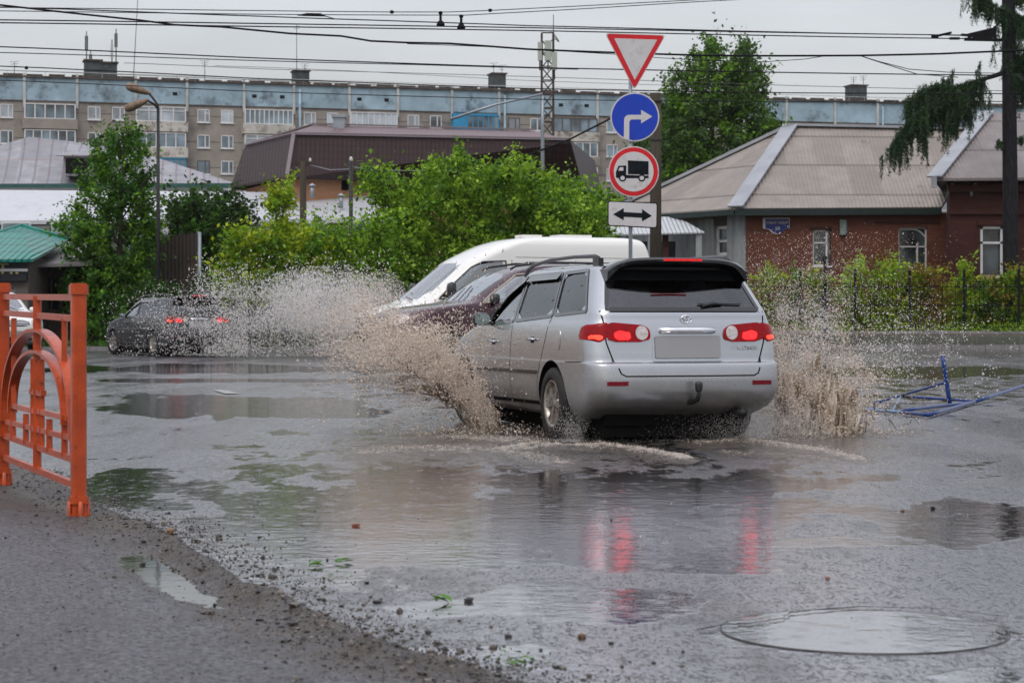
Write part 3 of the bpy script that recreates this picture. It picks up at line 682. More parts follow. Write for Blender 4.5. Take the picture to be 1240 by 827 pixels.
# ------------------------------------------------------------------ ground, road, pavement
def sstep(x,a,b): t=np.clip((x-a)/(b-a),0,1); return t*t*(3-2*t)
def vnoise(x,y,seed=0,oct=4,f=1.0):
    r=np.random.default_rng(seed); T=r.random((256,256)); out=0; amp=1; tot=0
    for o in range(oct):
        X=x*f; Y=y*f; i=np.floor(X).astype(int); j=np.floor(Y).astype(int); u=X-i; v=Y-j; u=u*u*(3-2*u); v=v*v*(3-2*v)
        g=lambda a,b: T[(a+37*o)&255,(b+91*o)&255]
        out=out+amp*((g(i,j)*(1-u)+g(i+1,j)*u)*(1-v)+(g(i,j+1)*(1-u)+g(i+1,j+1)*u)*v); tot+=amp; amp*=.5; f*=2.03
    return out/tot
def grid_mesh(name, xs, ys, hf, mat, attrf=None, mask=None):
    X,Y=np.meshgrid(xs,ys); Z=hf(X,Y); V=np.stack([X,Y,Z],-1).reshape(-1,3); n=len(xs); m=len(ys)
    I=(np.arange(m-1)[:,None]*n+np.arange(n-1)[None,:]).ravel(); Fc=np.stack([I,I+1,I+n+1,I+n],1)
    at={k:v.ravel() for k,v in attrf(X,Y,Z).items()} if attrf else None
    if mask is not None:
        keep=mask(X,Y).ravel(); Fc=Fc[keep[Fc].all(1)]
    o=fast_mesh(name,V,Fc,mat,attrs=at); o['kind']='structure'; return o
POOLS=[ # centre px, py, rx, ry, amount
 (300,493,235,17,1),(300,461,230,3,.9),(310,447,260,6,1),(1120,450,240,8,1),(1120,423,280,6,1),(470,640,330,72,1),(145,592,75,30,1),
 (790,596,215,30,1),(730,650,170,50,.75),(1180,632,150,30,.9),(1030,765,215,24,1.1),(770,728,90,20,.9),(640,722,90,22,.9),(480,560,260,10,.5),
 (950,770,150,17,1),(560,800,170,25,.6),(920,640,60,60,.7),(700,440,200,8,.8),(1000,690,120,9,.35),(860,440,120,6,.7),(620,590,640,80,.56),(900,470,700,40,.5),(1190,822,75,16,1),(760,745,120,16,.8),(1120,640,60,8,1),(560,735,120,14,.8),(860,690,90,8,.9),(1000,655,110,8,.8),(250,520,120,4,.4)]
def pools(X,Y,Z=None):
    px=HX+F*X/np.maximum(Y,.5); py=HY+F*CH/np.maximum(Y,.5); a=np.zeros_like(X)
    w=(vnoise(px*.02,py*.08,3,4)-.5)*1.1
    for cx,cy,rx,ry,k in POOLS:
        d=np.sqrt(((px-cx)/rx)**2+((py-cy)/ry)**2)+w; a=np.maximum(a,k*(1-sstep(d,.62,1.12)))
    return {'pool':a}
def road_h(X,Y): return (vnoise(X*.3,Y*.3,5,2)-.5)*.010*sstep(Y,3,6)
m,nt,p=mnode('wet_asphalt'); at=N(nt,'ShaderNodeAttribute',attribute_name='pool'); v=coords(nt)
n1=noise(nt,coords(nt,(1,.45,1)),2.2,6,.62); n2=noise(nt,v,14,5,.7); n3=noise(nt,v,85,3,.75)
pf=mth(nt,'ADD',at.outputs['Fac'],mth(nt,'MULTIPLY',mth(nt,'SUBTRACT',n1,.5),1.5)); pf=mth(nt,'ADD',pf,mth(nt,'MULTIPLY',mth(nt,'SUBTRACT',n2,.5),.55))
pf=mth(nt,'ADD',pf,mth(nt,'MULTIPLY',mth(nt,'SUBTRACT',noise(nt,coords(nt,(1,.28,1)),9,6,.7),.5),1.1))
pool=ramp(nt,pf,[(.40,0.),(.58,1.)])
agg=ramp(nt,n3,[(.42,0.),(.62,1.)])
asph=mixc(nt,agg,(.010,.010,.011),(.085,.082,.085)); asph=mixc(nt,mth(nt,'MULTIPLY',ramp(nt,noise(nt,v,.8,5,.6),[(.45,0.),(.65,1.)]),.5),asph,(.075,.060,.048))
mud=mixc(nt,noise(nt,coords(nt,(1,.3,1)),1.5,4,.6),(.018,.017,.018),(.040,.037,.036))
g1=noise(nt,coords(nt,(1,.34,1)),62,4,.72); g2=noise(nt,coords(nt,(1,.34,1)),19,5,.7)
film=ramp(nt,mth(nt,'ADD',mth(nt,'MULTIPLY',g1,.6),mth(nt,'MULTIPLY',g2,.4)),[(.45,0.),(.52,1.)])   # water standing between the stones of the asphalt
dry=ramp(nt,noise(nt,coords(nt,(1,.24,1),loc=(4,2,0)),1.0,7,.68),[(.44,0.),(.56,1.)])
film=mth(nt,'MULTIPLY',film,mth(nt,'SUBTRACT',1.0,mth(nt,'MULTIPLY',dry,.80)))
film=mth(nt,'MAXIMUM',film,mth(nt,'MULTIPLY',pool,.93))
nt.links.new(mixc(nt,pool,asph,mud),p.inputs['Base Color'])
rr=mixc(nt,film,(.34,)*3,mixc(nt,pool,(.09,)*3,(.025,)*3)); nt.links.new(rr,p.inputs['Roughness'])
p.inputs['IOR'].default_value=1.95; nt.links.new(mth(nt,'ADD',.10,mth(nt,'MULTIPLY',film,.75)),p.inputs['Specular IOR Level'])
# ripples: rain rings on water, aggregate elsewhere
vo=N(nt,'ShaderNodeTexVoronoi',feature='F1'); nt.links.new(v,vo.inputs['Vector']); vo.inputs['Scale'].default_value=9
ring=mth(nt,'MULTIPLY',mth(nt,'SINE',mth(nt,'MULTIPLY',vo.outputs['Distance'],70)),mth(nt,'SUBTRACT',.5,vo.outputs['Distance'],True))
rip=mth(nt,'ADD',mth(nt,'MULTIPLY',noise(nt,v,11,4,.6),1.0),mth(nt,'MULTIPLY',ring,.16))
rip=mth(nt,'ADD',rip,mth(nt,'MULTIPLY',noise(nt,v,2.0,3,.5),1.4))
hp=mth(nt,'MULTIPLY',rip,.0021); ha=mth(nt,'ADD',mth(nt,'MULTIPLY',n3,.0010),mth(nt,'ADD',mth(nt,'MULTIPLY',n2,.0026),mth(nt,'MULTIPLY',g1,-.0010)))
hm=N(nt,'ShaderNodeMix'); nt.links.new(pool,hm.inputs[0]); nt.links.new(ha,hm.inputs[2]); nt.links.new(hp,hm.inputs[3])
b=N(nt,'ShaderNodeBump'); b.inputs['Distance'].default_value=1.0; b.inputs['Strength'].default_value=1.0; nt.links.new(hm.outputs[0],b.inputs['Height']); nt.links.new(b.outputs[0],p.inputs['Normal'])
gl=N(nt,'ShaderNodeBsdfGlossy'); nt.links.new(rr,gl.inputs['Roughness']); nt.links.new(b.outputs[0],gl.inputs['Normal']); gl.inputs[0].default_value=(.93,.91,.95,1)
mx=N(nt,'ShaderNodeMixShader'); nt.links.new(mth(nt,'MULTIPLY',film,.60),mx.inputs[0]); nt.links.new(p.outputs[0],mx.inputs[1]); nt.links.new(gl.outputs[0],mx.inputs[2]); nt.links.new(mx.outputs[0],nt.nodes['Material Output'].inputs[0])
M['road']=m
xs=np.concatenate([-np.geomspace(8.2,160,60)[::-1],np.linspace(-8,8,220),np.geomspace(8.2,160,60)]); ys=np.concatenate([np.linspace(2,12,160),np.geomspace(12.05,61,330)])
grid_mesh('road',xs,ys,road_h,M['road'],pools)
M['soil']=plain('soil',(.06,.05,.035),.85,var=.4,sc=3,bmp=.5,bsc=20)
def gh(X,Y):
    right=sstep(X,2,8); base=-.06*np.ones_like(X)
    up=sstep(Y,61,66)*.52*right+sstep(Y,61,63)*.12*(1-right)
    return base+up+.0*X
xs=np.concatenate([-np.geomspace(30,1800,30)[::-1],np.linspace(-28,28,90),np.geomspace(30,1800,30)]); ys=np.concatenate([np.linspace(-40,1,6),np.linspace(2,100,100),np.geomspace(105,2500,30)])
grid_mesh('ground',xs,ys,gh,M['soil'])
# far kerbs and far pavement (a real step)
M['kerb']=plain('kerb_stone',(.20,.19,.19),.35,var=.25,sc=3,bmp=.3,bsc=30)
M['farpave']=plain('wet_far_pavement',(.07,.068,.068),.22,var=.35,sc=2)
mb=MB()
for i in range(64): x=2+i*1.0; mb.box((x,61.0,-.05),(x+.985,61.16,.125+.008*math.sin(i*2.1)))
tag(mb.build('far_kerb',M['kerb']),kind='structure')
mb=MB(); mb.add([(2,61.17,.12),(66,61.17,.12),(66,65.2,.40),(2,65.2,.40)],[(0,1,2,3)]); tag(mb.build('far_pavement',M['farpave']),kind='structure')
mb=MB()
for i in range(64): x=2+i*1.0; mb.box((x,65.2,.30),(x+.985,65.34,.50+.01*math.sin(i*1.3)))
tag(mb.build('far_garden_kerb',M['kerb']),kind='structure')
mb=MB()
for i in range(60): x=-58+i*1.0; mb.box((x,58.6,-.05),(x+.985,58.76,.11+.01*math.sin(i*1.7)))
tag(mb.build('left_far_kerb',M['kerb']),kind='structure')
mb=MB(); mb.box((-60,58.77,-.04),(2,70,.085)); tag(mb.build('left_far_pavement',M['farpave']),kind='structure')
M['paint']=plain('worn_crossing_paint',(.30,.29,.28),.3,var=.4,sc=9)
mb=MB(); p0=G(262,473.5,.01); p1=G(284,472,.01); mb.add([G(258,472,.012),G(270,472,.012),G(292,476.5,.012),G(272,476.5,.012)],[(0,1,2,3)]); tag(mb.build('crossing_marking',M['paint']),kind='structure')

# near pavement, left foreground
EDGE=[G(*q) for q in ((-260,541),(-60,552),(40,566),(105,600),(165,627),(230,652),(300,697),(400,747),(500,790),(640,829),(760,872),(900,930))]
EP=np.array([(e.x,e.y) for e in EDGE])
def edged(X,Y):  # signed distance, positive inside the pavement (left / below)
    best=np.full(X.shape,1e9); sg=np.zeros(X.shape)
    for i in range(len(EP)-1):
        a=EP[i]; b=EP[i+1]; d=b-a; L2=(d**2).sum(); t=np.clip(((X-a[0])*d[0]+(Y-a[1])*d[1])/L2,0,1)
        ex=X-(a[0]+t*d[0]); ey=Y-(a[1]+t*d[1]); dist=np.hypot(ex,ey); s=np.sign(ex*d[1]-ey*d[0]); m_=dist<best
        best=np.where(m_,dist,best); sg=np.where(m_,s,sg)
    return best*sg
def pv_h(X,Y):
    d=edged(X,Y)+(vnoise(X,Y,21,4,3.0)-.5)*.16
    py=HY+F*CH/Y
    h=-.03+.055*sstep(d,-.04,.10)+.022*sstep(d,.36,.75)
    gy=np.exp(-((d-.32)/.13)**2)*sstep(py,650,685)*(1-sstep(py,705,775)); h=h-.036*gy
    rim=np.exp(-((d-.13)/.05)**2)*sstep(py,640,670); h=h+.026*rim*(.5+vnoise(X,Y,14,3,4.5))
    h=h+(vnoise(X,Y,8,4,7)-.5)*.014*sstep(d,-.02,.1)*(1-.6*sstep(d,.5,1))+(vnoise(X,Y,9,3,26)-.5)*.010
    return h
def pv_a(X,Y,Z):
    d=edged(X,Y); return {'grit':np.clip((1-sstep(d+(vnoise(X,Y,31,5,4)-.5)*.8,.10,.60))+.7*sstep(Y,9,10.5),0,1),'wet':np.clip(1-sstep(Z,-.002,.012),0,1)+0*Z}
m,nt,p=mnode('damp_pavement_asphalt'); v=coords(nt); at=N(nt,'ShaderNodeAttribute',attribute_name='grit'); aw_=N(nt,'ShaderNodeAttribute',attribute_name='wet')
n3=noise(nt,v,85,3,.85); n2=noise(nt,v,28,5,.75); n1=noise(nt,v,2.5,5,.6)
ca=mixc(nt,ramp(nt,mth(nt,'ADD',mth(nt,'MULTIPLY',n3,.45),mth(nt,'MULTIPLY',noise(nt,v,42,4,.75),.55)),[(.44,0.),(.56,1.)]),(.006,.006,.007),(.14,.135,.145)); cg=mixc(nt,ramp(nt,mth(nt,'ADD',mth(nt,'MULTIPLY',n2,.5),mth(nt,'MULTIPLY',n3,.5)),[(.43,0.),(.57,1.)]),(.007,.005,.003),(.085,.062,.040))
gf=mth(nt,'ADD',at.outputs['Fac'],mth(nt,'MULTIPLY',mth(nt,'SUBTRACT',n1,.55),.7),True)
c=mixc(nt,gf,ca,cg); vo=N(nt,'ShaderNodeTexVoronoi'); nt.links.new(v,vo.inputs['Vector']); vo.inputs['Scale'].default_value=75
c=mixc(nt,ramp(nt,vo.outputs['Distance'],[(.22,.75),(.34,0.)]),c,vo.outputs['Color']) if False else c
c=mixc(nt,mth(nt,'MULTIPLY',aw_.outputs['Fac'],.5),c,(.03,.025,.02)); c=mixc(nt,ramp(nt,noise(nt,coords(nt,(1,.6,1)),6,6,.7),[(.45,.0),(.65,.4)]),c,(.028,.026,.026))
nt.links.new(c,p.inputs['Base Color'])
r_=mth(nt,'SUBTRACT',mth(nt,'ADD',.30,mth(nt,'MULTIPLY',n2,.35)),mth(nt,'MULTIPLY',aw_.outputs['Fac'],.25),True); nt.links.new(r_,p.inputs['Roughness'])
hh=mth(nt,'ADD',mth(nt,'MULTIPLY',n3,.006),mth(nt,'MULTIPLY',n2,.010)); b=N(nt,'ShaderNodeBump'); b.inputs['Distance'].default_value=1.0; b.inputs['Strength'].default_value=.9; nt.links.new(hh,b.inputs['Height']); nt.links.new(b.outputs[0],p.inputs['Normal']); p.inputs['Specular IOR Level'].default_value=.4
M['pave']=m
xs=np.concatenate([np.linspace(-9,-3.6,60),np.linspace(-3.58,1.6,270)]); ys=np.concatenate([np.linspace(3.2,10.5,330),np.linspace(10.55,17,110)])
pv=grid_mesh('pavement',xs,ys,pv_h,M['pave'],pv_a,mask=lambda X,Y: edged(X,Y)>-.18)
def hz(x,y): return float(pv_h(np.array([[x]]),np.array([[y]]))[0,0])
# water lying in the gully
M['water']=plain('still_water',(.03,.028,.026),.05,var=.2,bmp=.05,bsc=7,spec=.8); M['water'].node_tree.nodes['Principled BSDF'].inputs['IOR'].default_value=1.8
def gmask(X,Y): d=edged(X,Y); py=HY+F*CH/Y; return (d>.15)&(d<.55)&(py>650)&(py<800)
grid_mesh('pavement_puddle',np.linspace(-2.6,-.1,130),np.linspace(6.0,9.6,160),lambda X,Y:.0025+0*X,M['water'],None,mask=gmask)

# stones and grit
def rocks(name, pts, rad, mat, seed=1, flat=.7):
    r=np.random.default_rng(seed); b=np.array([(1,0,0),(-1,0,0),(0,1,0),(0,-1,0),(0,0,1),(0,0,-1),(.6,.6,.6),(-.6,.6,.6),(.6,-.6,.6),(-.6,-.6,.6)],float)
    bm=bmesh.new(); bmesh.ops.create_icosphere(bm,subdivisions=1,radius=1); bv=np.array([v.co[:] for v in bm.verts]); bf=np.array([[v.index for v in f.verts] for f in bm.faces]); bm.free()
    n=len(pts); k=len(bv); jit=1+(r.random((n,k,1))-.5)*.6; sc=(rad[:,None]*(.6+.8*r.random((n,3))))[:,None,:]*np.array([1,1,flat])
    a=r.random(n)*6.28; co,si=np.cos(a),np.sin(a); V=bv[None]*jit*sc; X=V[...,0]*co[:,None]-V[...,1]*si[:,None]; Y=V[...,0]*si[:,None]+V[...,1]*co[:,None]
    V=np.stack([X,Y,V[...,2]],-1)+np.asarray(pts)[:,None,:]; Fc=bf[None]+(np.arange(n)*k)[:,None,None]
    return fast_mesh(name,V.reshape(-1,3),Fc.reshape(-1,3),mat,smooth=False)
m,nt,p=mnode('wet_grit'); gi=N(nt,'ShaderNodeNewGeometry'); nt.links.new(ramp(nt,gi.outputs['Random Per Island'],[(.0,(.012,.011,.010)),(.45,(.035,.030,.026)),(.75,(.085,.068,.05)),(1.0,(.17,.15,.13))]),p.inputs['Base Color']); p.inputs['Roughness'].default_value=.35; M['grit']=m
r=np.random.default_rng(4); n=12500; seg=r.integers(2,len(EP)-2,n); t=r.random(n); base=EP[seg]*(1-t[:,None])+EP[seg+1]*t[:,None]
d=EP[seg+1]-EP[seg]; nm=np.stack([d[:,1],-d[:,0]],1)/np.hypot(d[:,0],d[:,1])[:,None]
off=np.where(r.random(n)<.84, r.normal(.12,.17,n), -np.abs(r.exponential(.15,n))); q=base+nm*off[:,None]
z=np.maximum(pv_h(q[:,0][None],q[:,1][None])[0],road_h(q[:,0],q[:,1])); rad=np.clip(r.lognormal(-6.15,.65,n),.0010,.015)
tag(rocks('gravel',np.column_stack([q,z+rad*.3]),rad,M['grit'],2),'loose wet grit and pebbles along the crumbled pavement edge','gravel',kind='stuff')
n=1700; X=r.uniform(-3.2,3.5,n); Y=r.uniform(5.6,13,n); rad=np.clip(r.lognormal(-6.5,.45,n),.0008,.006)
tag(rocks('road_grit',np.column_stack([X,Y,np.maximum(road_h(X,Y),np.where(edged(X,Y)>0,pv_h(X[None],Y[None])[0],-9))+rad*.3]),rad,M['grit'],3),'fine dark grit scattered over the wet asphalt','grit',kind='stuff')
n=15000; X=r.uniform(-4.2,.9,n); Y=r.uniform(5.0,12.5,n)**1.0; ed=edged(X,Y); k=(ed>.05)&(r.random(n)<.25+.75*(vnoise(X,Y,77,3,3)>.5)); X,Y=X[k],Y[k]; rad=np.clip(r.lognormal(-6.25,.5,len(X)),.001,.008)
tag(rocks('pavement_grit',np.column_stack([X,Y,pv_h(X[None],Y[None])[0]+rad*.2]),rad,M['grit'],9),'loose wet grit lying all over the damp pavement','grit',kind='stuff')
M['stone_b']=plain('brown_stone',(.16,.10,.06),.4,var=.4,sc=30); M['stone_r']=plain('red_brick_chip',(.20,.07,.045),.5,var=.3,sc=40); M['stone_d']=plain('dark_stone',(.03,.028,.03),.4,var=.5,sc=40)
for px,py,rd,mt,lab in ((205,654,.024,'stone_b','brown pebble on the broken pavement rim'),(431,637,.018,'stone_r','reddish brick chip lying in the pool beside the pavement'),(567,728,.016,'stone_d','dark square stone chip beside the small leaf heap'),
  (1130,616,.022,'stone_d','black stone lying right of the yellowish pebble, on the road at the right'),(1093,619,.013,'stone_b','small yellowish pebble left of the black stone, on the road at the right'),(704,772,.015,'stone_b','brown chip below the blue reflection on the near road'),(1002,701,.011,'stone_r','tiny red chip above the manhole'),(740,630,.010,'stone_d','tiny dark chip in the red reflection of the left lamp')):
    g=G(px,py); zz=max(hz(g.x,g.y) if edged(np.array([[g.x]]),np.array([[g.y]]))[0,0]>0 else 0,0)
    tag(rocks('stone',np.array([[g.x,g.y,zz+rd*.35]]),np.array([rd]),M[mt],int(px)),lab,'stone')
# fallen leaves
M['leafy']=leafmat('fallen_green_leaf',(.03,.10,.015),(.12,.26,.05),.2)
def leafheap(px,py,n,spread,lab,size=.03,sd=0):
    g=G(px,py); r=np.random.default_rng(sd); V=[];Fc=[]; single=n<=5
    for i in range(n):
        x=g.x+r.normal(0,spread); y=g.y+r.normal(0,spread*1.6); zz=max(hz(x,y) if edged(np.array([[x]]),np.array([[y]]))[0,0]>0 else 0,0)+.004+r.random()*.012; a=r.random()*6.28; s=size*(.5+r.random())
        c,si=math.cos(a),math.sin(a); tl=r.normal(0,.25)
        b=len(V)
        for u,v_ in ((-1,0),(-.3,.42),(.5,.35),(1,0),(.5,-.35),(-.3,-.42)): V.append((x+s*(u*c-v_*si),y+s*(u*si+v_*c),zz+s*abs(v_)*.5+u*s*tl))
        Fc+= [(b,b+1,b+2,b+3),(b,b+3,b+4,b+5)]
    if single:
        for i in range(n): tag(fast_mesh('fallen_leaf',V[6*i:6*i+6],[(0,1,2,3),(0,3,4,5)],M['leafy'],smooth=False),lab,'leaf',lab)
    else: tag(fast_mesh('leaf_litter',V,Fc,M['leafy'],smooth=False),lab,'leaves',kind='stuff')
leafheap(418,682,4,.03,'larger bright green leaf lying in the pool',.03,1); leafheap(385,684,5,.035,'small green leaf left of the larger leaves in the pool',.022,2)
leafheap(440,701,14,.05,'scattered green leaf shreds just below the pool leaves',.009,3); leafheap(537,730,3,.02,'dark green leaf beside the square stone chip',.026,4)
leafheap(628,802,26,.045,'green leaf litter at the tip of the pavement edge',.014,5); leafheap(392,701,6,.02,'tiny green leaves below the pool leaves on the left',.012,6)

# manhole: sunken iron ring full of water
mc=G(1046,764); mr=empty('manhole',(mc.x,mc.y,0),0,'round manhole with an iron rim standing full of water in the near road','manhole')
M['rimiron']=plain('wet_cast_iron',(.045,.042,.042),.35,var=.6,sc=9); mb=MB(); mb.lathe([(.458,.0005),(.459,.0052),(.4615,.0052),(.4625,.0005)],M['rimiron'],72); mb.build('rim',None,mr)
nn_=72; V=[(0,0,.0045)]+[(.457*math.cos(2*PI*k/nn_),.457*math.sin(2*PI*k/nn_),.0045) for k in range(nn_)]
fast_mesh('water_film',V,[(0,1+k,1+(k+1)%nn_) for k in range(nn_)],M['road'],mr,attrs={'pool':[1.9]*(nn_+1)})
mb=MB()
for k0,k1 in ((-1.2,1.5),(4.3,4.9)):
    aa=np.linspace(k0,k1,40); vs=[]
    for a in aa: vs+= [(.488*math.cos(a),.488*math.sin(a),.005),(.491*math.cos(a),.491*math.sin(a),.005)]
    mb.add(vs,[(2*q,2*q+1,2*q+3,2*q+2) for q in range(39)],M['rimiron'])
mb.build('outer_rim',None,mr)
mb=MB(); pts=[(845,762),(880,756),(925,752),(948,748),(958,741),(985,738),(1040,734),(1100,735),(1150,737),(1235,748)]; pts=[G(a+random.uniform(-4,4),b+random.uniform(-.6,.6),.0105) for i in range(len(pts)-1) for a,b in [(pts[i][0]+(pts[i+1][0]-pts[i][0])*t,pts[i][1]+(pts[i+1][1]-pts[i][1])*t) for t in (0,.2,.4,.6,.8)]]
vs=[]
for i,q in enumerate(pts):
    w_=.004+.008*random.random(); vs+= [(q.x,q.y-w_,q.z),(q.x,q.y+w_,q.z)]
mb.add(vs,[(2*i,2*i+2,2*i+3,2*i+1) for i in range(len(pts)-1)]); tag(mb.build('asphalt_crack',M['gap']),kind='structure')

# ------------------------------------------------------------------ orange railing
M['orange']=plain('orange_railing_paint',(.41,.058,.012),.36,var=.25,sc=7,dirt=((.09,.028,.015),22,.57),coat=.25,bmp=.12,bsc=60)
A=Vector((-2.985,12.1,0)); B=Vector((-2.15,10.24,0)); L=(B-A).length; U=(B-A)/L; W_=Vector((U.y,-U.x,0))
rt=empty('railing',A,0,'orange metal railing panel with an arch between two square posts on the pavement','railing')
def R3(u,z,w=0): return U*u+W_*w+Vector((0,0,z))
def post(u,zb,zt,s=.071):
    mb=MB(); Mx=Matrix.Translation(R3(u,0))@Matrix(((U.x,W_.x,0,0),(U.y,W_.y,0,0),(0,0,1,0),(0,0,0,1)))
    h=s/2; c=.012; oc=[(-h,-h+c),(-h+c,-h),(h-c,-h),(h,-h+c),(h,h-c),(h-c,h),(-h+c,h),(-h,h-c)]
    mb.prism(oc,zb,zt-.02,Mx,M['orange']); k=1.22
    mb.prism([(x*k,y*k) for x,y in oc],zt-.035,zt+.012,Mx,M['orange']); mb.prism([(x*1.05,y*1.05) for x,y in oc],zt+.012,zt+.02,Mx,M['orange'])
    mb.prism([(x*1.25,y*1.25) for x,y in oc],zb+.07,zb+.105,Mx,M['orange']); mb.prism([(x*1.35,y*1.35) for x,y in oc],zb+.0,zb+.02,Mx,M['orange'])
    for dx,dy in ((-1,0),(1,0),(0,-1),(0,1)): mb.lathe([(.0,.085),(.012,.08),(.014,.0)],M['orange'],8,Mx@Matrix.Translation((dx*h*1.25,dy*h*1.25,zb)))
    o=mb.build('post',None,rt); return o
ar=hz(A.x,A.y); br=hz(B.x,B.y); post(0,ar-.01,1.185); post(L,br-.01,1.155)
def bar(us,zs,ue,ze,name,w=.025,h=.032,off=0): 
    mb=MB(); mb.beam(R3(us,zs,off),R3(ue,ze,off),w,h,M['orange']); return mb.build(name,None,rt)
s2=.045
bar(s2,1.125,L-s2,1.105,'rail'); bar(s2,1.03,L-s2,1.00,'rail'); bar(s2,.315,L-s2,.295,'rail'); bar(s2,.19,L-s2,.17,'rail')
m_=L/2; bar(m_-.005,1.12,m_-.005,.185,'upright',.04,.03)
bar(.17*L,1.0,.17*L,.50,'upright'); bar(.84*L,1.0,.84*L,.44,'upright')
for u in (.16,.345,.655,.84): bar(u*L,.47,u*L,.30,'upright',.028,.028)
for a_,b_ in ((.06,.5),(.5,.94)): bar(a_*L,.40,b_*L,.40,'rail',.026,.028)
for a_,b_ in ((.11,.5),(.5,.89)): bar(a_*L,.50,b_*L,.495,'rail',.026,.028)
for u in (.44,.56): bar(u*L,.72,u*L,.30,'upright',.024,.024)
bar(.42*L,.60,.58*L,.60,'rail',.03,.03); bar(.45*L,.78,.45*L,.60,'upright',.03,.03); bar(.55*L,.78,.55*L,.60,'upright',.03,.03)
def arch(hw,zt,zb,w,name):
    mb=MB(); pts=[]; n=36
    for i in range(n+1):
        a=PI*i/n; pts.append(R3(m_-hw*math.cos(a), zb+(zt-zb)*math.sin(a)**.85))
    for i in range(n):
        mb.beam(pts[i],pts[i+1]+(pts[i+1]-pts[i])*.04,w,.018,M['orange'],up=tuple(W_.cross(pts[i+1]-pts[i])))
    return mb.build(name,None,rt)
arch(.455*L,.935,.40,.062,'outer_arch'); arch(.355*L,.82,.46,.055,'inner_arch')
for sg in (-1,1): bar(m_+sg*.455*L,.60,m_+sg*.475*L,.31,'arch_foot',.055,.05)

# ------------------------------------------------------------------ sign post
M['swhite']=plain('sign_white',(.55,.54,.55),.35,var=.06,sc=5,dirt=((.40,.38,.37),6,.55)); M['sred']=plain('sign_red',(.55,.012,.02),.35,var=.1); M['sblue']=plain('sign_blue',(.008,.045,.42),.35,var=.1); M['sblack']=plain('sign_black',(.010,.013,.017),.4,spec=.06)
DS=38.0; S=F/DS
def SP(px,py): q=P(px,py,DS); return q
so=Vector(((763.5-HX)/S,DS,0)); sg_=empty('road_sign_post',so,0,'road sign post with a yield triangle, right turn disc, truck disc and arrow plate','road sign')
mb=MB(); mb.tube([(0,0,0),(0,0,(HY-55)/S+CH)],.036,M['steel'],14); mb.lathe([(.16,0),(.15,.04),(.05,.06)],M['steel'],16); mb.build('pole',None,sg_)
def loc(px,py): return ((px-763.5)/S,(HY-py)/S+CH)
def plate(poly_px,name,mat,y0,y1,parent=sg_,back=None): 
    mb=MB(); mb.prism([loc(*q) for q in poly_px],-y1,-y0,XZ((0,0,0)),mat); 
    o=mb.build(name,mat,parent); return o
def roundpoly(pts,r,n=5):
    out=[]; m=len(pts)
    for i in range(m):
        a=Vector(pts[i-1]); b=Vector(pts[i]); c=Vector(pts[(i+1)%m]); d1=(a-b).normalized(); d2=(c-b).normalized(); p0=b+d1*r; p1=b+d2*r
        for k in range(n+1): t=k/n; q=(p0*(1-t)**2+b*2*t*(1-t)+p1*t*t); out.append((q.x,q.y))
    return out
def circ(cx,cy,r,n=48): return [(cx+r*math.cos(2*PI*k/n),cy+r*math.sin(2*PI*k/n)) for k in range(n)]
t0=plate(roundpoly([(732,41),(806,43.5),(768,110)],5),'yield_sign',M['swhite'],-.085,-.06)
plate(roundpoly([(733.5,42),(804.5,44.4),(768,108.5)],5),'red_border',M['sred'],-.09,-.085,t0); plate(roundpoly([(743.5,47.5),(795.5,49.3),(768.3,98)],1.5),'white_field',M['swhite'],-.094,-.09,t0)
t1=plate(circ(768.5,142.5,29.6),'turn_right_sign',M['swhite'],-.085,-.06); plate(circ(768.5,142.5,27.9),'blue_field',M['sblue'],-.09,-.085,t1)
plate([(755,169),(755.5,146)]+[(755.5+6*(1-math.cos(a)),146-6*math.sin(a)) for a in np.linspace(0,PI/2,6)][1:]+[(776,140),(776,134),(789.5,142),(776,150.3),(776,145.6),(764,145.6)]+[(761.8,148),(761.5,170.5)],'arrow',M['swhite'],-.0935,-.09,t1)
t2=plate(circ(767,208.5,30.6),'truck_sign',M['swhite'],-.085,-.06); plate(circ(767,208.5,29.3),'red_border',M['sred'],-.09,-.085,t2); plate(circ(767,208.5,24.0),'white_field',M['swhite'],-.094,-.09,t2)
mb=MB(); Z=XZ((0,0,0))
for poly in ([(760,195),(785,196),(785,212.5),(760,211.5)],[(745.5,213),(745.5,209),(748.5,201.5),(758,201),(758,212.5),(785,213.5),(785,216.5),(749,216.5),(745.5,215.5)]): mb.prism([loc(*q) for q in poly],.094,.097,Z,M['sblack'])
for cx in (753.5,776.8): mb.prism([loc(*q) for q in circ(cx,216.2,4.4,20)],.094,.0985,Z,M['sblack']); mb.prism([loc(*q) for q in circ(cx,216.2,2.6,16)],.094,.1,Z,M['swhite'])
mb.prism([loc(*q) for q in [(750.2,203.4),(754.5,203.2),(754.5,207.4),(748.4,207.4)]],.094,.0988,Z,M['swhite'])
mb.build('truck_symbol',None,t2)
t3=plate(roundpoly([(735.5,243.5),(796,246),(795.5,277),(735.5,274)],3),'arrow_plate',M['sblack'],-.085,-.06); plate(roundpoly([(736.8,244.8),(794.7,247.2),(794.2,275.6),(736.8,272.8)],2.4),'white_field',M['swhite'],-.09,-.085,t3)
plate([(742,260),(755,252.5),(755,257.2),(777,258.4),(777,253.6),(789,261.8),(777,268.6),(777,264.2),(755,263),(755,267.2)],'double_arrow',M['sblack'],-.0935,-.09,t3)

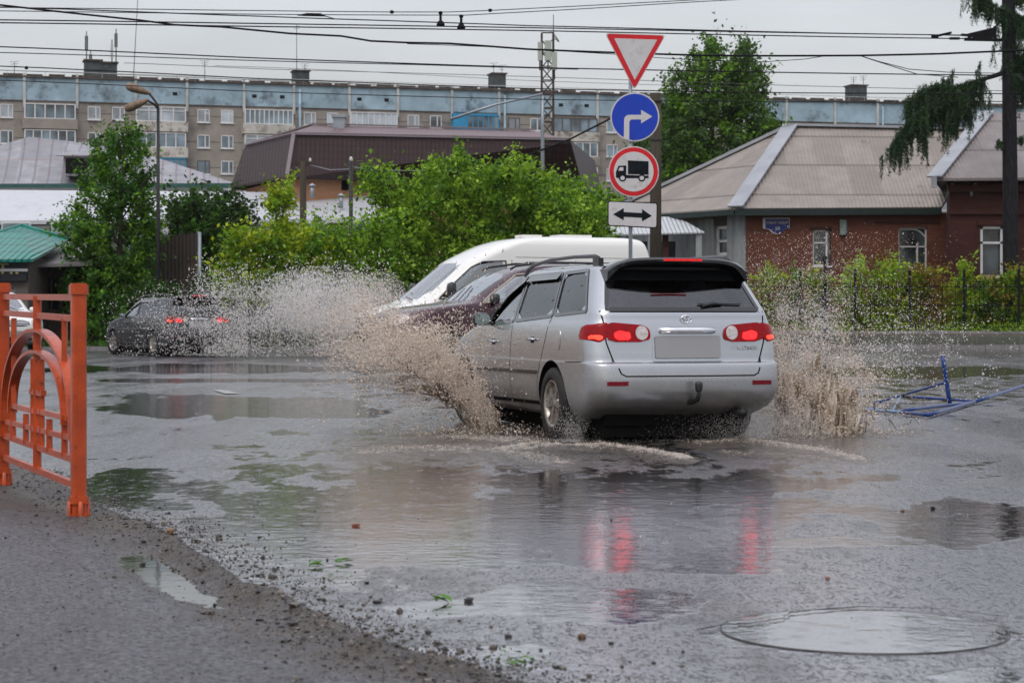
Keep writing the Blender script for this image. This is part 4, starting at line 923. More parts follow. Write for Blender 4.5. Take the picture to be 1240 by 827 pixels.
# ------------------------------------------------------------------ blue frame on the road
M['blue']=plain('blue_frame_paint',(.008,.038,.17),.3,var=.2,sc=20,dirt=((.06,.05,.05),18,.66)); M['blueworn']=plain('worn_pale_blue_paint',(.16,.23,.38),.4,var=.2,sc=20)
fo=G(1124.7,502.5); bf=empty('fallen_barrier',fo,0,'fallen blue metal barrier frame lying on the flooded road','barrier')
def bt(a,b,r,name,mat='blue'):
    mb=MB(); n=5; A_=a-fo; B_=b-fo; mb.tube([A_.lerp(B_,i/n) for i in range(n+1)],r,M[mat],10); mb.build(name,None,bf)
up=P(1150.4,490,23.4); D2=23.4
bt(P(1141.5,431,D2),up,.026,'upright'); bt(P(1052.5,490,23.9),P(1092,478.7,24.2),.014,'brace'); bt(P(1092,478.7,24.2),P(1147,462.7,D2),.014,'brace')
bt(P(1092.7,480,24.2),P(1182,485.8,23.6),.014,'brace'); bt(G(1048,495.5,.03),G(1092,499.3,.03),.017,'rail','blueworn'); bt(G(1092,499.3,.03),G(1124.7,502.5,.03),.018,'rail'); bt(G(1124.7,502.5,.03),G(1180,486.5,.03),.021,'rail'); bt(G(1180,486.5,.03),P(1262,460,27.3),.021,'rail')
bt(G(1092.7,497.4,.03),G(1176,487.2,.035),.017,'rail'); bt(P(1091,479.4,24.2),G(1081,497,.03),.009,'strut','blueworn')

# ------------------------------------------------------------------ leaves / crowns
def inpoly(x,y,poly):
    c=np.zeros(x.shape,bool); n=len(poly)
    for i in range(n):
        x0,y0=poly[i]; x1,y1=poly[(i+1)%n]
        if y0==y1: continue
        k=((y0>y)!=(y1>y))&(x<(x1-x0)*(y-y0)/(y1-y0)+x0); c^=k
    return c
def leaves(name, cen, sig, per, size, mat, parent, seed=0, up=.5, aspect=.6, droop=0, zs=.8, tuft=False):
    r=np.random.default_rng(seed); n=len(cen)*per; c=np.repeat(cen,per,0); s=np.repeat(sig,per)[:,None]
    q=c+r.normal(size=(n,3))*s*np.array([1,1,zs])
    if tuft:
        K=len(cen); dr=r.normal(size=(K,3)); mid=cen.mean(0); od=cen-mid; od/=np.linalg.norm(od,axis=1)[:,None]+1e-6; dr+=od*.9; dr[:,2]+=.5; dr/=np.linalg.norm(dr,axis=1)[:,None]
        q=c+np.repeat(dr,per,0)*(r.normal(size=(n,1))*1.75+.3)*s+r.normal(size=(n,3))*s*.52
    nm=r.normal(size=(n,3)); nm[:,2]+=up; nm/=np.linalg.norm(nm,axis=1)[:,None]
    t=r.normal(size=(n,3)); t[:,2]-=droop; t-=nm*(t*nm).sum(1)[:,None]; t/=np.linalg.norm(t,axis=1)[:,None]; b=np.cross(nm,t)
    sz=(size*(.45+1.25*r.random(n)**1.8))[:,None]; t=t*sz; b=b*sz*aspect
    V=np.stack([q-t,q-t*.1+b,q+t,q-t*.1-b],1).reshape(-1,3); Fc=(np.arange(n)*4)[:,None]+np.arange(4)[None]
    return fast_mesh(name,V,Fc,mat,parent,smooth=False)
def crown(poly, D, thick, nc, per, size, mat, parent, origin, seed=0, sig=.22, name='crown', **kw):
    r=np.random.default_rng(seed); P_=np.array(poly,float); x0,y0=P_.min(0); x1,y1=P_.max(0); X=[];Y=[]
    while len(X)<nc:
        x=r.uniform(x0,x1,nc*2); y=r.uniform(y0,y1,nc*2); k=inpoly(x,y,poly); X+=list(x[k]); Y+=list(y[k])
    X=np.array(X[:nc]); Y=np.array(Y[:nc])
    lo=np.full(nc,1e9); hi=np.full(nc,-1e9)      # local extent of the row
    for i in range(len(poly)):
        a=poly[i]; b=poly[(i+1)%len(poly)]
        if a[1]==b[1]: continue
        t=(Y-a[1])/(b[1]-a[1]); k=(t>=0)&(t<=1); xx=a[0]+(b[0]-a[0])*t; lo=np.where(k&(xx<lo),xx,lo); hi=np.where(k&(xx>hi),xx,hi)
    u=np.clip((X-lo)/(hi-lo+1e-6)*2-1,-1,1); dep=thick*np.sqrt(1-u*u)*r.uniform(-1,1,nc)
    s=F/D; cen=np.stack([(X-HX)/s-origin[0], D+dep-origin[1], CH+(HY-Y)/s-origin[2]],1)
    return leaves(name,cen,np.full(nc,sig)*(.6+.8*r.random(nc)),per,size,mat,parent,seed+1,**kw)
def trunk(pts, r0, r1, mat, parent, origin, limbs=0, seed=0, spread=1.2, name='trunk'):
    rr=random.Random(seed); mb=MB(); Q=[Vector(q)-Vector(origin) for q in pts]; n=len(Q)
    mb.tube(Q,[r0+(r1-r0)*i/(n-1) for i in range(n)],mat,10)
    for k in range(limbs):
        t=rr.uniform(.3,.95)*(n-1); i=min(int(t),n-2); q=Q[i].lerp(Q[i+1],t-i); a=rr.uniform(0,6.28); l=spread*rr.uniform(.5,1.1)
        e=q+Vector((math.cos(a)*l,math.sin(a)*l,l*rr.uniform(.4,1.2))); m_=q.lerp(e,.5)+Vector((0,0,-.08*l)); rad=(r0+(r1-r0)*t/(n-1))*.5
        mb.tube([q,m_,e],[rad,rad*.6,rad*.2],mat,6)
        for w in range(2):
            a2=a+rr.uniform(-1,1); e2=m_+Vector((math.cos(a2)*l*.5,math.sin(a2)*l*.5,l*.5)); mb.tube([m_,e2],[rad*.4,rad*.12],mat,5)
    return mb.build(name,mat,parent)
M['bark']=plain('bark',(.07,.055,.042),.85,var=.4,sc=12,stretch=(1,1,.3),bmp=.8,bsc=25); M['barkd']=plain('dark_wet_bark',(.018,.018,.02),.6, spec=.06,var=.5,sc=12,stretch=(1,1,.3),bmp=1,bsc=18)
LF={'dark':leafmat('leaf_dark',(.012,.045,.008),(.075,.19,.022)),'mid':leafmat('leaf_mid',(.025,.085,.008),(.17,.33,.03)),'yel':leafmat('leaf_yellow_green',(.10,.19,.008),(.38,.46,.02)),
    'deep':leafmat('leaf_deep',(.012,.035,.010),(.045,.09,.018)),'fresh':leafmat('leaf_fresh',(.05,.14,.012),(.34,.52,.05)),'larch':leafmat('larch_needles',(.008,.028,.012),(.04,.085,.028),.12),'rust':leafmat('leaf_rust',(.12,.05,.015),(.30,.24,.04)),'pop':leafmat('leaf_poplar',(.03,.075,.02),(.10,.18,.05))}
def plant(name,label,cat,poly,D,thick,nc,per,size,leaf,bx,by,th,r0=.08,limbs=6,seed=0,sig=.22,group=None,spread=1.2,z0=.0,**kw):
    s=F/D; o=Vector(((bx-HX)/s,D,z0)); rt_=empty(name,o,0,label,cat,group)
    top=P(bx if not isinstance(th,tuple) else th[0], th if not isinstance(th,tuple) else th[1], D); mid=o.lerp(top,.5)+Vector((random.uniform(-.1,.1),0,0))
    trunk([o,o.lerp(mid,.5),mid,top],r0,r0*.2,M['bark'],rt_,o,limbs,seed,spread)
    if isinstance(leaf,str): leaf=[(leaf,1.0)]
    for i,(lf,fr) in enumerate(leaf):
        crown(poly,D,thick,int(nc*fr),per,size,LF[lf],rt_,o,seed+i*7,sig*.92,name='crown' if name.endswith('tree') else 'foliage',tuft=True,**kw)
    return rt_
TREES=[ # name,label,cat,poly,D,thick,nc,per,size,leaf, base x, top, r0, limbs, sig
('tree','tall dark green tree bent by the wind left of the double street lamp','tree',[(157,146),(168,158),(176,178),(170,195),(182,205),(178,225),(190,240),(186,268),(192,300),(184,330),(176,355),(160,395),(140,410),(105,404),(88,385),(76,352),(74,330),(80,300),(84,292),(78,270),(90,255),(88,230),(102,236),(96,214),(110,205),(114,180),(126,176),(132,160),(146,163)],64,1.1,330,95,.058,[('dark',.6),('mid',.4)],135,(150,165),.16,10,.17),
('bush','dark round bush behind the brown metal fence','bush',[(205,250),(225,240),(250,238),(268,236),(285,240),(298,248),(302,268),(300,300),(300,362),(235,362),(232,300),(205,285)],70,1.4,260,60,.08,[('deep',.7),('dark',.3)],255,(255,260),.08,6,.22),
('young_tree','slender yellow-green young tree rising in front of the long white roof','tree',[(342, 210), (352, 219), (356, 239), (352, 259), (360, 285), (356, 330), (330, 335), (322, 300), (330, 274), (326, 249), (333, 229)],60,.6,80,75,.058,[('yel',.7),('fresh',.3)],344,(343,215),.05,5,.15),
('bush','yellow-green bush beside the dark round bush','bush',[(282, 288), (300, 282), (315, 292), (328, 282), (350, 290), (365, 282), (385, 288), (398, 290), (400, 362), (262, 362), (272, 320), (278, 300)],59,1.1,200,80,.06,[('yel',.55),('mid',.45)],325,(325,280),.07,8,.2),
('bush','fresh green bush in front of the wooden pole','bush',[(370, 278), (395, 272), (420, 282), (440, 278), (462, 270), (478, 290), (485, 300), (480, 362), (372, 362), (365, 300)],60,1.2,210,80,.06,[('fresh',.5),('mid',.5)],425,(425,265),.07,8,.2),
('tree','broad leafy green tree with arching sprays in front of the brown roof','tree',[(428, 224), (450, 214), (475, 216), (500, 220), (520, 202), (540, 194), (560, 182), (566, 196), (550, 206), (575, 210), (590, 204), (606, 196), (622, 192), (640, 204), (655, 200), (672, 210), (660, 224), (685, 229), (700, 237), (718, 244), (738, 252), (732, 266), (738, 300), (700, 330), (560, 350), (470, 350), (460, 300), (470, 266), (455, 252), (462, 227), (440, 232)],62,1.9,560,110,.060,[('fresh',.6),('mid',.3),('dark',.1)],570,(570,205),.13,22,.19),
('tree','tall poplar rising behind the hipped roof of the brick house','tree',[(862,46),(872,58),(880,78),(892,60),(902,56),(912,70),(924,92),(928,110),(918,130),(935,140),(938,160),(930,175),(850,215),(800,225),(796,180),(806,150),(800,120),(815,115),(812,98),(828,92),(840,68),(852,66)],98,2.2,430,85,.088,[('pop',.75),('mid',.25)],862,(865,60),.22,24,.25),
('tree','lower green tree behind the wooden trolley pole','tree',[(776,150),(800,130),(820,150),(830,190),(820,240),(770,262),(760,230),(765,190)],104,1.6,130,55,.12,[('pop',.6),('dark',.4)],795,(795,150),.14,8,.30),
('bush','leafy thicket under the porch side behind the white minibus','bush',[(640,215),(690,225),(735,238),(742,262),(730,285),(640,290)],74,1.3,140,60,.09,[('mid',.6),('fresh',.4)],690,(690,240),.06,8,.22),
('bush','bright yellow-green shrub below the small brick-house window','bush',[(908,345),(930,330),(950,338),(975,328),(998,322),(1008,345),(1005,405),(905,405)],67,.6,130,60,.055,[('yel',.4),('mid',.4),('rust',.2)],960,(960,345),.04,5,.15),
('bush','tall yellow-green shrub left of the arched window','bush',[(1018,335),(1030,322),(1050,316),(1068,322),(1090,318),(1100,335),(1096,405),(1015,405)],67,.6,180,60,.055,[('yel',.55),('fresh',.45)],1058,(1058,330),.04,6,.14),
('bush','rusty yellow shrub below the arched window','bush',[(1098,330),(1120,322),(1140,330),(1152,345),(1150,405),(1092,405)],67.2,.5,110,60,.055,[('rust',.6),('yel',.4)],1122,(1122,335),.04,5,.14),
('bush','small upright bright green shrub right of the rusty shrub','bush',[(1160,325),(1172,318),(1184,330),(1180,350),(1186,372),(1176,405),(1158,405),(1156,360)],67.4,.35,70,60,.05,[('fresh',.6),('yel',.4)],1170,(1170,330),.03,4,.12),
('bush','green shrub at the right end of the fence under the white window','bush',[(1182,350),(1200,336),(1225,330),(1250,322),(1270,335),(1275,405),(1180,405)],67.6,.6,150,60,.055,[('mid',.5),('dark',.2),('rust',.25),('yel',.3)],1222,(1222,345),.04,6,.15),
('bush','low dark hedge plant behind the black station wagon','bush',[(120,372),(150,350),(200,350),(235,345),(300,352),(330,330),(345,412),(120,418)],61.5,.5,200,60,.06,[('deep',.6),('dark',.4)],200,(200,370),.04,6,.16),
('bush','shaded hedge plant left of the white minibus nose','bush',[(340,335),(400,325),(470,330),(520,335),(520,415),(335,415)],60.5,.5,200,60,.06,[('dark',.5),('mid',.5)],430,(430,350),.04,6,.16),
('bush','dark hedge plant hidden between the minibus and the porch','bush',[(520,300),(600,290),(720,290),(760,300),(760,410),(520,415)],63,.7,220,60,.07,[('dark',.5),('deep',.5)],640,(640,320),.05,6,.2),
]
for i,(nm,lab,cat,poly,D,th,nc,per,size,lf,bx,top,r0,limbs,sig) in enumerate(TREES):
    z0=.5 if (bx>900 and D<70) else -.05
    plant(nm,lab,cat,poly,D,th,nc,per,size,lf,bx,0,top,r0,limbs,i*13+3,sig,z0=z0,spread=.9 if nm=='bush' else 1.4)
# larch at the right edge
DL=69.0; sL=F/DL; o=Vector(((1225-HX)/sL,DL,.45)); lt=empty('larch_tree',o,0,'tall dark larch with drooping boughs standing at the right edge','tree')
trunk([P(1226,400,DL),P(1224,320,DL),P(1223,200,DL),P(1222,100,DL),P(1221,0,DL),P(1220,-70,DL)],.29,.20,M['barkd'],lt,o,0)
def bough(pts,r,name='bough'):
    mb=MB(); Q=[P(x,y,DL+d)-o for x,y,d in pts]; mb.tube(Q,[r*(1-.8*i/(len(Q)-1)) for i in range(len(Q))],M['barkd'],7); mb.build(name,None,lt)
bough([(1222,86,0),(1205,92,-.3),(1185,98,-.5),(1160,105,-.6),(1135,118,-.7),(1110,140,-.7),(1090,165,-.6)],.09); bough([(1195,95,-.4),(1170,112,-.6),(1150,135,-.8)],.04); bough([(1160,105,-.6),(1135,105,-.4),(1110,115,-.2)],.035)
bough([(1222,20,0),(1200,5,-.5),(1185,-8,-.7)],.07); bough([(1222,62,0),(1240,75,.4),(1262,90,.6)],.08); bough([(1222,90,0),(1236,98,.3),(1260,100,.5)],.06); bough([(1222,165,0),(1238,170,.3)],.04); bough([(1221,30,0),(1245,20,.5)],.07)
def hangs(paths, ntw, seed, lmin, lmax, hmin, hmax, side=1.0):
    """twigs leaving a bough, each hung with needle strands"""
    r=np.random.default_rng(seed); cen=[]; mb=MB()
    for path,w in paths:
        Q=[np.array(P(x,y,DL+d)-o) for x,y,d in path]
        for _ in range(int(ntw*w)):
            t=r.random()*(len(Q)-1); i=int(t); q=Q[i]+(Q[i+1]-Q[i])*(t-i); ax=(Q[i+1]-Q[i]); ax/=np.linalg.norm(ax)
            d=ax*r.uniform(.2,1.0)+np.array([r.normal()*.5,r.normal()*side,r.normal()*.28-.1]); d/=np.linalg.norm(d); L=r.uniform(lmin,lmax); tw=[q+d*L*s_+np.array([0,0,-.35*L*s_*s_]) for s_ in (0,.35,.7,1)]
            mb.tube([Vector(v) for v in tw],[.014,.010,.007,.003],M['barkd'],4)
            for k in range(7):
                s_=r.uniform(.1,1); b=q+d*L*s_+np.array([0,0,-.35*L*s_*s_]); H=r.uniform(hmin,hmax)*(.4+.6*s_); sx,sy=r.normal(0,.06,2)
                for z in np.linspace(0,1,max(3,int(H/.07))): cen.append(b+np.array([sx*z,sy*z,.03-H*z]))
    mb.build('twigs',None,lt); cen=np.array(cen); leaves('foliage',cen,np.full(len(cen),.030),13,.046,LF['larch'],lt,seed,up=0,aspect=.22,droop=1.6,zs=1.5)
hangs([([(1196,95,-.4),(1160,105,-.6),(1135,118,-.7),(1110,140,-.7),(1088,170,-.6)],1.0),([(1165,108,-.6),(1135,105,-.4),(1106,116,-.2)],.5),([(1170,112,-.6),(1150,135,-.8)],.3)],108,71,.3,1.05,.25,.85,.6)
hangs([([(1222,20,0),(1200,5,-.5),(1185,-8,-.7)],.6),([(1221,30,0),(1245,20,.5),(1268,15,.6)],.8),([(1222,62,0),(1240,75,.4),(1262,90,.6)],.9),([(1222,90,0),(1236,98,.3),(1260,100,.5)],.6),([(1222,0,0),(1222,40,0),(1222,70,0)],.9),([(1222,-10,0),(1262,-20,.3)],.6)],46,72,.2,.75,.25,.8,.7)
hangs([([(1222,165,0),(1238,170,.3)],1)],3,73,.1,.3,.1,.25); hangs([([(1222,178,0),(1208,172,-.1)],1)],3,74,.1,.2,.1,.3)

# grass strips (uncountable)
r=np.random.default_rng(5); n=900; cx=r.uniform(6,30,n); cy=r.uniform(65.6,71,n); cen=np.stack([cx,cy,.50+.10*r.random(n)],1)
tag(leaves('grass',cen,np.full(n,.13),22,.07,LF['fresh'],None,6,up=0,aspect=.22,droop=-2),'wet green grass behind the garden kerb','grass',kind='stuff')
n=500; cen=np.stack([r.uniform(-17,4,n),r.uniform(59.4,62,n),.08+.08*r.random(n)],1)
tag(leaves('weeds',cen,np.full(n,.12),20,.06,LF['dark'],None,8,up=0,aspect=.25,droop=-2),'weeds along the foot of the hedge','weeds',kind='stuff')

# ------------------------------------------------------------------ apartment block
M['concrete']=plain('aged_concrete_panels',(.27,.245,.215),.8,var=.2,sc=.5,dirt=((.15,.135,.12),.35,.52),bmp=.3,bsc=6)
M['bluepanel']=plain('pale_blue_panels',(.27,.375,.44),.7,var=.2,sc=.5,dirt=((.10,.13,.15),.45,.54),bmp=.2,bsc=8)
M['peel']=plain('peeling_whitewash',(.48,.46,.42),.8,var=.2,sc=.8,dirt=((.17,.13,.10),.9,.50),bmp=.4,bsc=8)
M['seam']=plain('sealed_joints',(.11,.10,.095),.8,var=.3); M['wfr']=plain('white_window_frame',(.62,.62,.62),.5,var=.1,sc=1)
M['pane']=pane_mat('window_panes',(.10,.14,.17),.12,.75,.30); M['curt']=pane_mat('curtained_panes',(.30,.34,.38),.2,.35,.25)
M['bluebal']=plain('bright_blue_balcony',(.03,.25,.45),.5,var=.2); M['roofdark']=plain('rusty_roof_edge',(.075,.06,.05),.7,var=.5,sc=1.5); M['pipe']=plain('pale_joint_cover',(.42,.43,.42),.6,var=.3,sc=.6)
fd=Vector((.9627,.2706,0)); fn=Vector((.2706,-.9627,0)); A0=Vector((-54.7,220.7,0))
ap=empty('apartment_building',A0,0,'long nine storey concrete apartment block with a pale blue top band','building'); T0,T1=-9.3,138.0
def FM(w=0): return FR(fn*w,fd,(0,0,1),fn)          # local (t,z,out)
mb=MB(); MW=FM(); mb.box((T0,0,-12),(T1,24.0,0),M['concrete'],MW)
for i in range(1,9): mb.box((T0,i*2.8+.35-.04,.0),(T1,i*2.8+.35+.04,.012),M['seam'],MW)
mb.build('wall',M['concrete'],ap)
mb=MB(); mb.box((T0-.1,24.0,-12.2),(T1+.1,26.45,.05),M['bluepanel'],MW); mb.build('top_band',None,ap)
mb=MB(); mb.box((T0-.3,26.45,-12.4),(T1+.3,26.62,.3),M['roofdark'],MW); mb.box((T0,23.88,.05),(T1,24.0,.12),M['roofdark'],MW)
for k in range(60): t=T0+k*2.4; mb.box((t,26.62,-.4),(t+1.6+.5*random.random(),26.62+.16+.12*random.random(),-.1),M['roofdark'],MW)
mb.beam(MW@Vector((T0,27.1,.2)),MW@Vector((T1,27.1,.2)),.06,.06,M['pipe'])
for k in range(74): mb.beam(MW@Vector((T0+k*2,26.6,.2)),MW@Vector((T0+k*2,27.1,.2)),.04,.04,M['pipe'])
mb.build('parapet',None,ap)
zrow=lambda j: 22.8-2.8*j
for i in range(-1,11):
    tb=2.5+11.8*i
    for tt in (tb-.15,tb+5.4): mb=MB(); mb.box((tt,23.2,.05),(tt+.28,26.9,.25),M['pipe'],MW); mb.build('joint_cover',None,ap)
    if 2<=i<=8 and i%2==0:
        mb=MB(); mb.tube([MW@Vector((tb+6.2,8,.25)),MW@Vector((tb+6.2,26,.25))],.14,M['bluepanel'],8); mb.build('drainpipe',None,ap)
    for (a,b) in ((tb+.9,.45),(tb+4.0,.45)):                         # vents in the blue band
        if (i+int(a))%3: mb=MB(); mb.box((a,24.95,.05),(a+.5,25.3,.09),M['gap'],MW); mb.build('attic_vent',None,ap)
    for j in range(4):
        zc=zrow(j)
        if tb>-9 and tb<118:
            st=(i*7+j*3)%5; blue=(i==4 and j==0) or (i==1 and j==2) or (i==4 and j==1)
            bm_=M['bluebal'] if blue else (M['peel'] if (i+j)%3 else M['concrete'])
            mb=MB(); mb.box((tb-.25,zc-1.9,.0),(tb+5.55,zc-.82,1.05),bm_,MW)
            if blue: mb.box((tb-.05,zc-.82,.0),(tb+1.6,zc+.95,1.0),bm_,MW); mb.box((tb,zc+.75,.0),(tb+5.3,zc+.98,1.0),bm_,MW)
            bo=mb.build('balcony',None,ap)
            mb=MB(); n=[5,8,4,6,10][st]; x0=tb+.02 if not blue else tb+1.65; x1=tb+5.28
            mb.box((x0,zc-.82,.05),(x1,zc+.74,.88),M['pane'] if st in (0,3,4) else M['curt'],MW)
            fr_=M['wfr'] if not (blue or (i==5 and j==0)) else M['bluebal'] if blue else M['seam']
            mb.box((x0-.04,zc+.70,.03),(x1+.04,zc+.80,.97),fr_,MW); mb.box((x0-.04,zc-.84,.03),(x1+.04,zc-.74,.97),fr_,MW)
            for k in range(n+1):
                t=x0+(x1-x0)*k/n; mb.box((t-.06,zc-.80,.06),(t+.06,zc+.72,.96),fr_,MW)
            if st==2: mb.box((x0,zc+.30,.06),(x1,zc+.37,.95),fr_,MW)
            mb.build('glazing',None,bo)
        for tt in (tb+7.35,tb+9.95):
            if tt>T1-2: continue
            w_=.68; mb=MB(); fr_=M['wfr'] if (i*5+j+int(tt))%7 else M['seam']
            a,b,c,d=tt-w_,tt+w_,zc-.72,zc+.72
            for bx in ((a,c,b,c+.10),(a,d-.10,b,d),(a,c,a+.09,d),(b-.09,c,b,d),(tt+.12,c,tt+.24,d)): mb.box((bx[0],bx[1],.0),(bx[2],bx[3],.07),fr_,MW)
            mb.box((a-.1,c-.10,.0),(b+.1,c,.16),M['wfr'],MW)
            if (i+j)%4==1: mb.box((tt+.12,zc+.25,.0),(b,zc+.33,.06),fr_,MW)
            wo=mb.build('window',None,ap)
            mb=MB(); mb.box((a+.08,c+.09,.0),(b-.08,d-.09,.02),M['pane'] if (i*3+j*5+int(tt))%3 else M['curt'],MW); mb.build('pane',None,wo)
# rooftop things of the block
def ft(px):  # facade parameter under a photo column
    q=(px-HX)/F; return (q*220.7+54.7)/(.9627-.2706*q)
M['ventbrick']=plain('dark_roof_housing',(.06,.07,.07),.8,var=.4,sc=1.5)
for px0,px1,zt,lab in ((104,124,28.6,None),(124,143,28.4,None),(359,377,28.2,None),(600,616,28.6,None),(1037,1055,28.6,None)):
    a,b=ft(px0),ft(px1); mb=MB(); mb.box((a,26.6,-3.2),(b,zt,-1.2),M['ventbrick'],MW); mb.box((a-.15,zt,-3.4),(b+.15,zt+.15,-1.0),M['roofdark'],MW); mb.build('roof_housing',None,ap)
M['aerial']=plain('aerial_metal',(.16,.17,.17),.5,.3)
for px,zt in ((106,31.8),(111,29.8),(137,31.0),(142,32.2)):
    t=ft(px); mb=MB(); mb.tube([MW@Vector((t,26.7,-1.5)),MW@Vector((t,zt,-1.5))],.07,M['aerial'],6); mb.box((t-.16,zt-2.0,-1.75),(t+.16,zt-.5,-1.45),M['wfr'] if px==137 else M['ventbrick'],MW); mb.build('antenna',None,ap)
for px,zt in ((163,36),(362,33.4),(250,29.0),(372,29.0),(602,29.8),(612,29.6),(1040,29.6),(1052,29.8),(18,28.2)):
    t=ft(px); mb=MB(); mb.tube([MW@Vector((t,26.6,-1.5)),MW@Vector((t+(.5 if px==163 else 0),zt,-1.5))],.045,M['aerial'],5)
    if px!=163:
        for k in range(3): mb.beam(MW@Vector((t-.5+.1*k,zt-.25*k,-1.5)),MW@Vector((t+.5-.1*k,zt-.25*k+.1,-1.5)),.04,.04,M['aerial'])
    mb.build('television_aerial',None,ap)

# ------------------------------------------------------------------ lattice mast with phone antennas
DM=150.0; sm_=F/DM; mo=Vector(((663-HX)/sm_,DM,0)); ms=empty('lattice_mast',mo,0,'rusty lattice mast carrying phone antennas behind the brown roof','mast')
M['mast']=plain('rusty_mast_steel',(.055,.042,.035),.7,0,var=.4,sc=2); M['antg']=plain('grey_green_antenna',(.36,.40,.34),.5,var=.1)
H_=(HY-41)/sm_+CH; wd=.42; mb=MB()
for x,y in ((-wd,-wd),(wd,-wd),(wd,wd),(-wd,wd)): mb.beam((x,y,0),(x,y,H_),.15,.15,M['mast'])
k=0; z=3.0
while z<H_-.5:
    for a,b in (((-wd,-wd),(wd,-wd)),((wd,-wd),(wd,wd)),((wd,wd),(-wd,wd)),((-wd,wd),(-wd,-wd))):
        p_,q_=(a,b) if k%2 else (b,a); mb.beam((*p_,z),(*q_,z+1.0),.08,.08,M['mast']); mb.beam((*a,z),(*b,z),.07,.07,M['mast'])
    z+=1.0; k+=1
mb.beam((-wd,-wd,H_),(wd,-wd,H_),.09,.09,M['mast']); mb.tube([(wd,-wd,H_),(wd,-wd,H_+1.3)],.03,M['mast'],5); mb.build('lattice',None,ms)
def mz(py): return (HY-py)/sm_+CH
for x0,x1,y0,y1 in ((651,656,53,75),(659.5,667.5,51,75),(668,674.5,65,86)):
    mb=MB(); a,b=(x0-663)/sm_,(x1-663)/sm_; mb.box((a,-.75,mz(y1)),(b,-.45,mz(y0)),M['antg']); mb.tube([((a+b)/2,-.6,mz(y1)-.7),((a+b)/2,-.6,mz(y1))],.05,M['darksteel'],6); mb.build('panel_antenna',None,ms)
mb=MB(); mb.lathe([(0,0),(.2,.03),(.33,.10),(.32,.14),(.0,.06)],M['antg'],20,Matrix.Translation(((672.5-663)/sm_,-.6,mz(49)))@Matrix.Rotation(math.radians(60),4,'Y')); mb.beam((.42,-.42,mz(49)),(.6,-.6,mz(49)),.05,.05,M['mast']); mb.build('dish',None,ms)
# street lamp with a long inclined arm, pole beside the mast
DA=84.0; sA=F/DA; ao=Vector(((657-HX)/sA,DA,0)); al=empty('arm_lamp',ao,0,'grey lamp pole with a long arm slanting over the brown roof','street lamp')
mb=MB(); mb.tube([(0,0,0),(0,0,(HY-150)/sA+CH),(0,0,(HY-116)/sA+CH)],[.11,.07,.055],M['steel'],10); mb.build('pole',None,al)
mb=MB(); mb.tube([(0,0,(HY-114)/sA+CH),((600-657)/sA,-.3,(HY-128)/sA+CH),((547-657)/sA,-.6,(HY-146)/sA+CH)],[.05,.045,.06],M['steel'],10); mb.build('arm',None,al)
# ------------------------------------------------------------------ generic gabled / hipped pieces
def slab(mb,pts,m,t=.12):   # roof sheet with thickness
    p=[Vector(q) for q in pts]; nrm=(p[1]-p[0]).cross(p[2]-p[0]).normalized()
    if nrm.z<0: p=p[::-1]; nrm=-nrm
    n=len(p); lo=[q-Vector((0,0,t)) for q in p]
    mb.add(p+lo,[tuple(range(n)),tuple(range(2*n-1,n-1,-1))]+[(i,n+i,n+(i+1)%n,(i+1)%n) for i in range(n)],m)
def rel(o,*a): return [q-o for q in a]
# brown mansard building
Db=120.0
M['browntile']=ribs('brown_metal_tile',(.036,.017,.017),0,.24,.38,rough=.5,amp=.25,var=.12,dist=.03,tile=True); M['brownflat']=ribs('brown_ribbed_sheet',(.13,.08,.085),0,.3,rough=.45,amp=.5,var=.1)
M['ochre']=brick('orange_brick',(.42,.19,.09),(.48,.24,.12),(.35,.24,.17),1,dark=.25); M['cap']=plain('lilac_flashing',(.20,.165,.18),.45,var=.1,sc=1)
bo_=P(283,381,Db); bo_.z=0; bb=empty('mansard_building',bo_,0,'orange brick building with a dark brown mansard roof','building')
e15=P(348,213,112); e1=P(280,226,121.5); e2=P(706,226,121); k15=P(356,163,112.8); k1=P(296,178,121); k2=P(691,170,118.5); r1=P(380,152,118); r2=P(648,159,123); e3=Vector((e1.x+6,136,e1.z)); e4=Vector((e2.x+2,138,e2.z)); k3=Vector((k1.x+6,133,k1.z)); k4=Vector((k2.x+2,134,k2.z))
mb=MB()
for f in ([e1,e15,k15,k1],[e15,e2,k2,k15],[e2,e4,k4,k2],[e1,k1,k3,e3],[e3,k3,k4,e4]): slab(mb,rel(bo_,*f),M['browntile'],.15)
mb.build('mansard_roof',None,bb)
mb=MB()
for f in ([k1,k15,r1],[k15,k2,r2,r1],[k2,k4,r2],[k1,r1,k3],[k3,r1,r2,k4]): slab(mb,rel(bo_,*f),M['brownflat'],.1)
mb.build('upper_roof',None,bb)
mb=MB(); up_=Vector((0,-.05,.08))
for a,b in ((k1,k15),(k15,k2),(e15,k15),(k1,r1),(r1,r2)): mb.beam(a-bo_+up_,b-bo_+up_,.22,.08,M['cap'])
mb.build('flashing',None,bb)
mb=MB(); ws=[Vector((q.x,q.y+.8,0))-bo_ for q in (e1+Vector((.8,0,0)),e15,e2-Vector((.8,0,0)),e4-Vector((.8,2,0)),e3+Vector((.8,-2,0)))]
mb.prism([(q.x,q.y) for q in ws],0,e1.z-.1,Matrix.Identity(4),M['ochre']); mb.build('wall',None,bb)
for px,D in ((475,116.2),(499,116.9),(410,114.4)):
    q=P(px,225,D)-bo_; mb=MB(); mb.box((q.x-.55,q.y-.02,q.z-.25),(q.x+.55,q.y+.15,q.z+.25),M['gap']); wo=mb.build('window',None,bb)
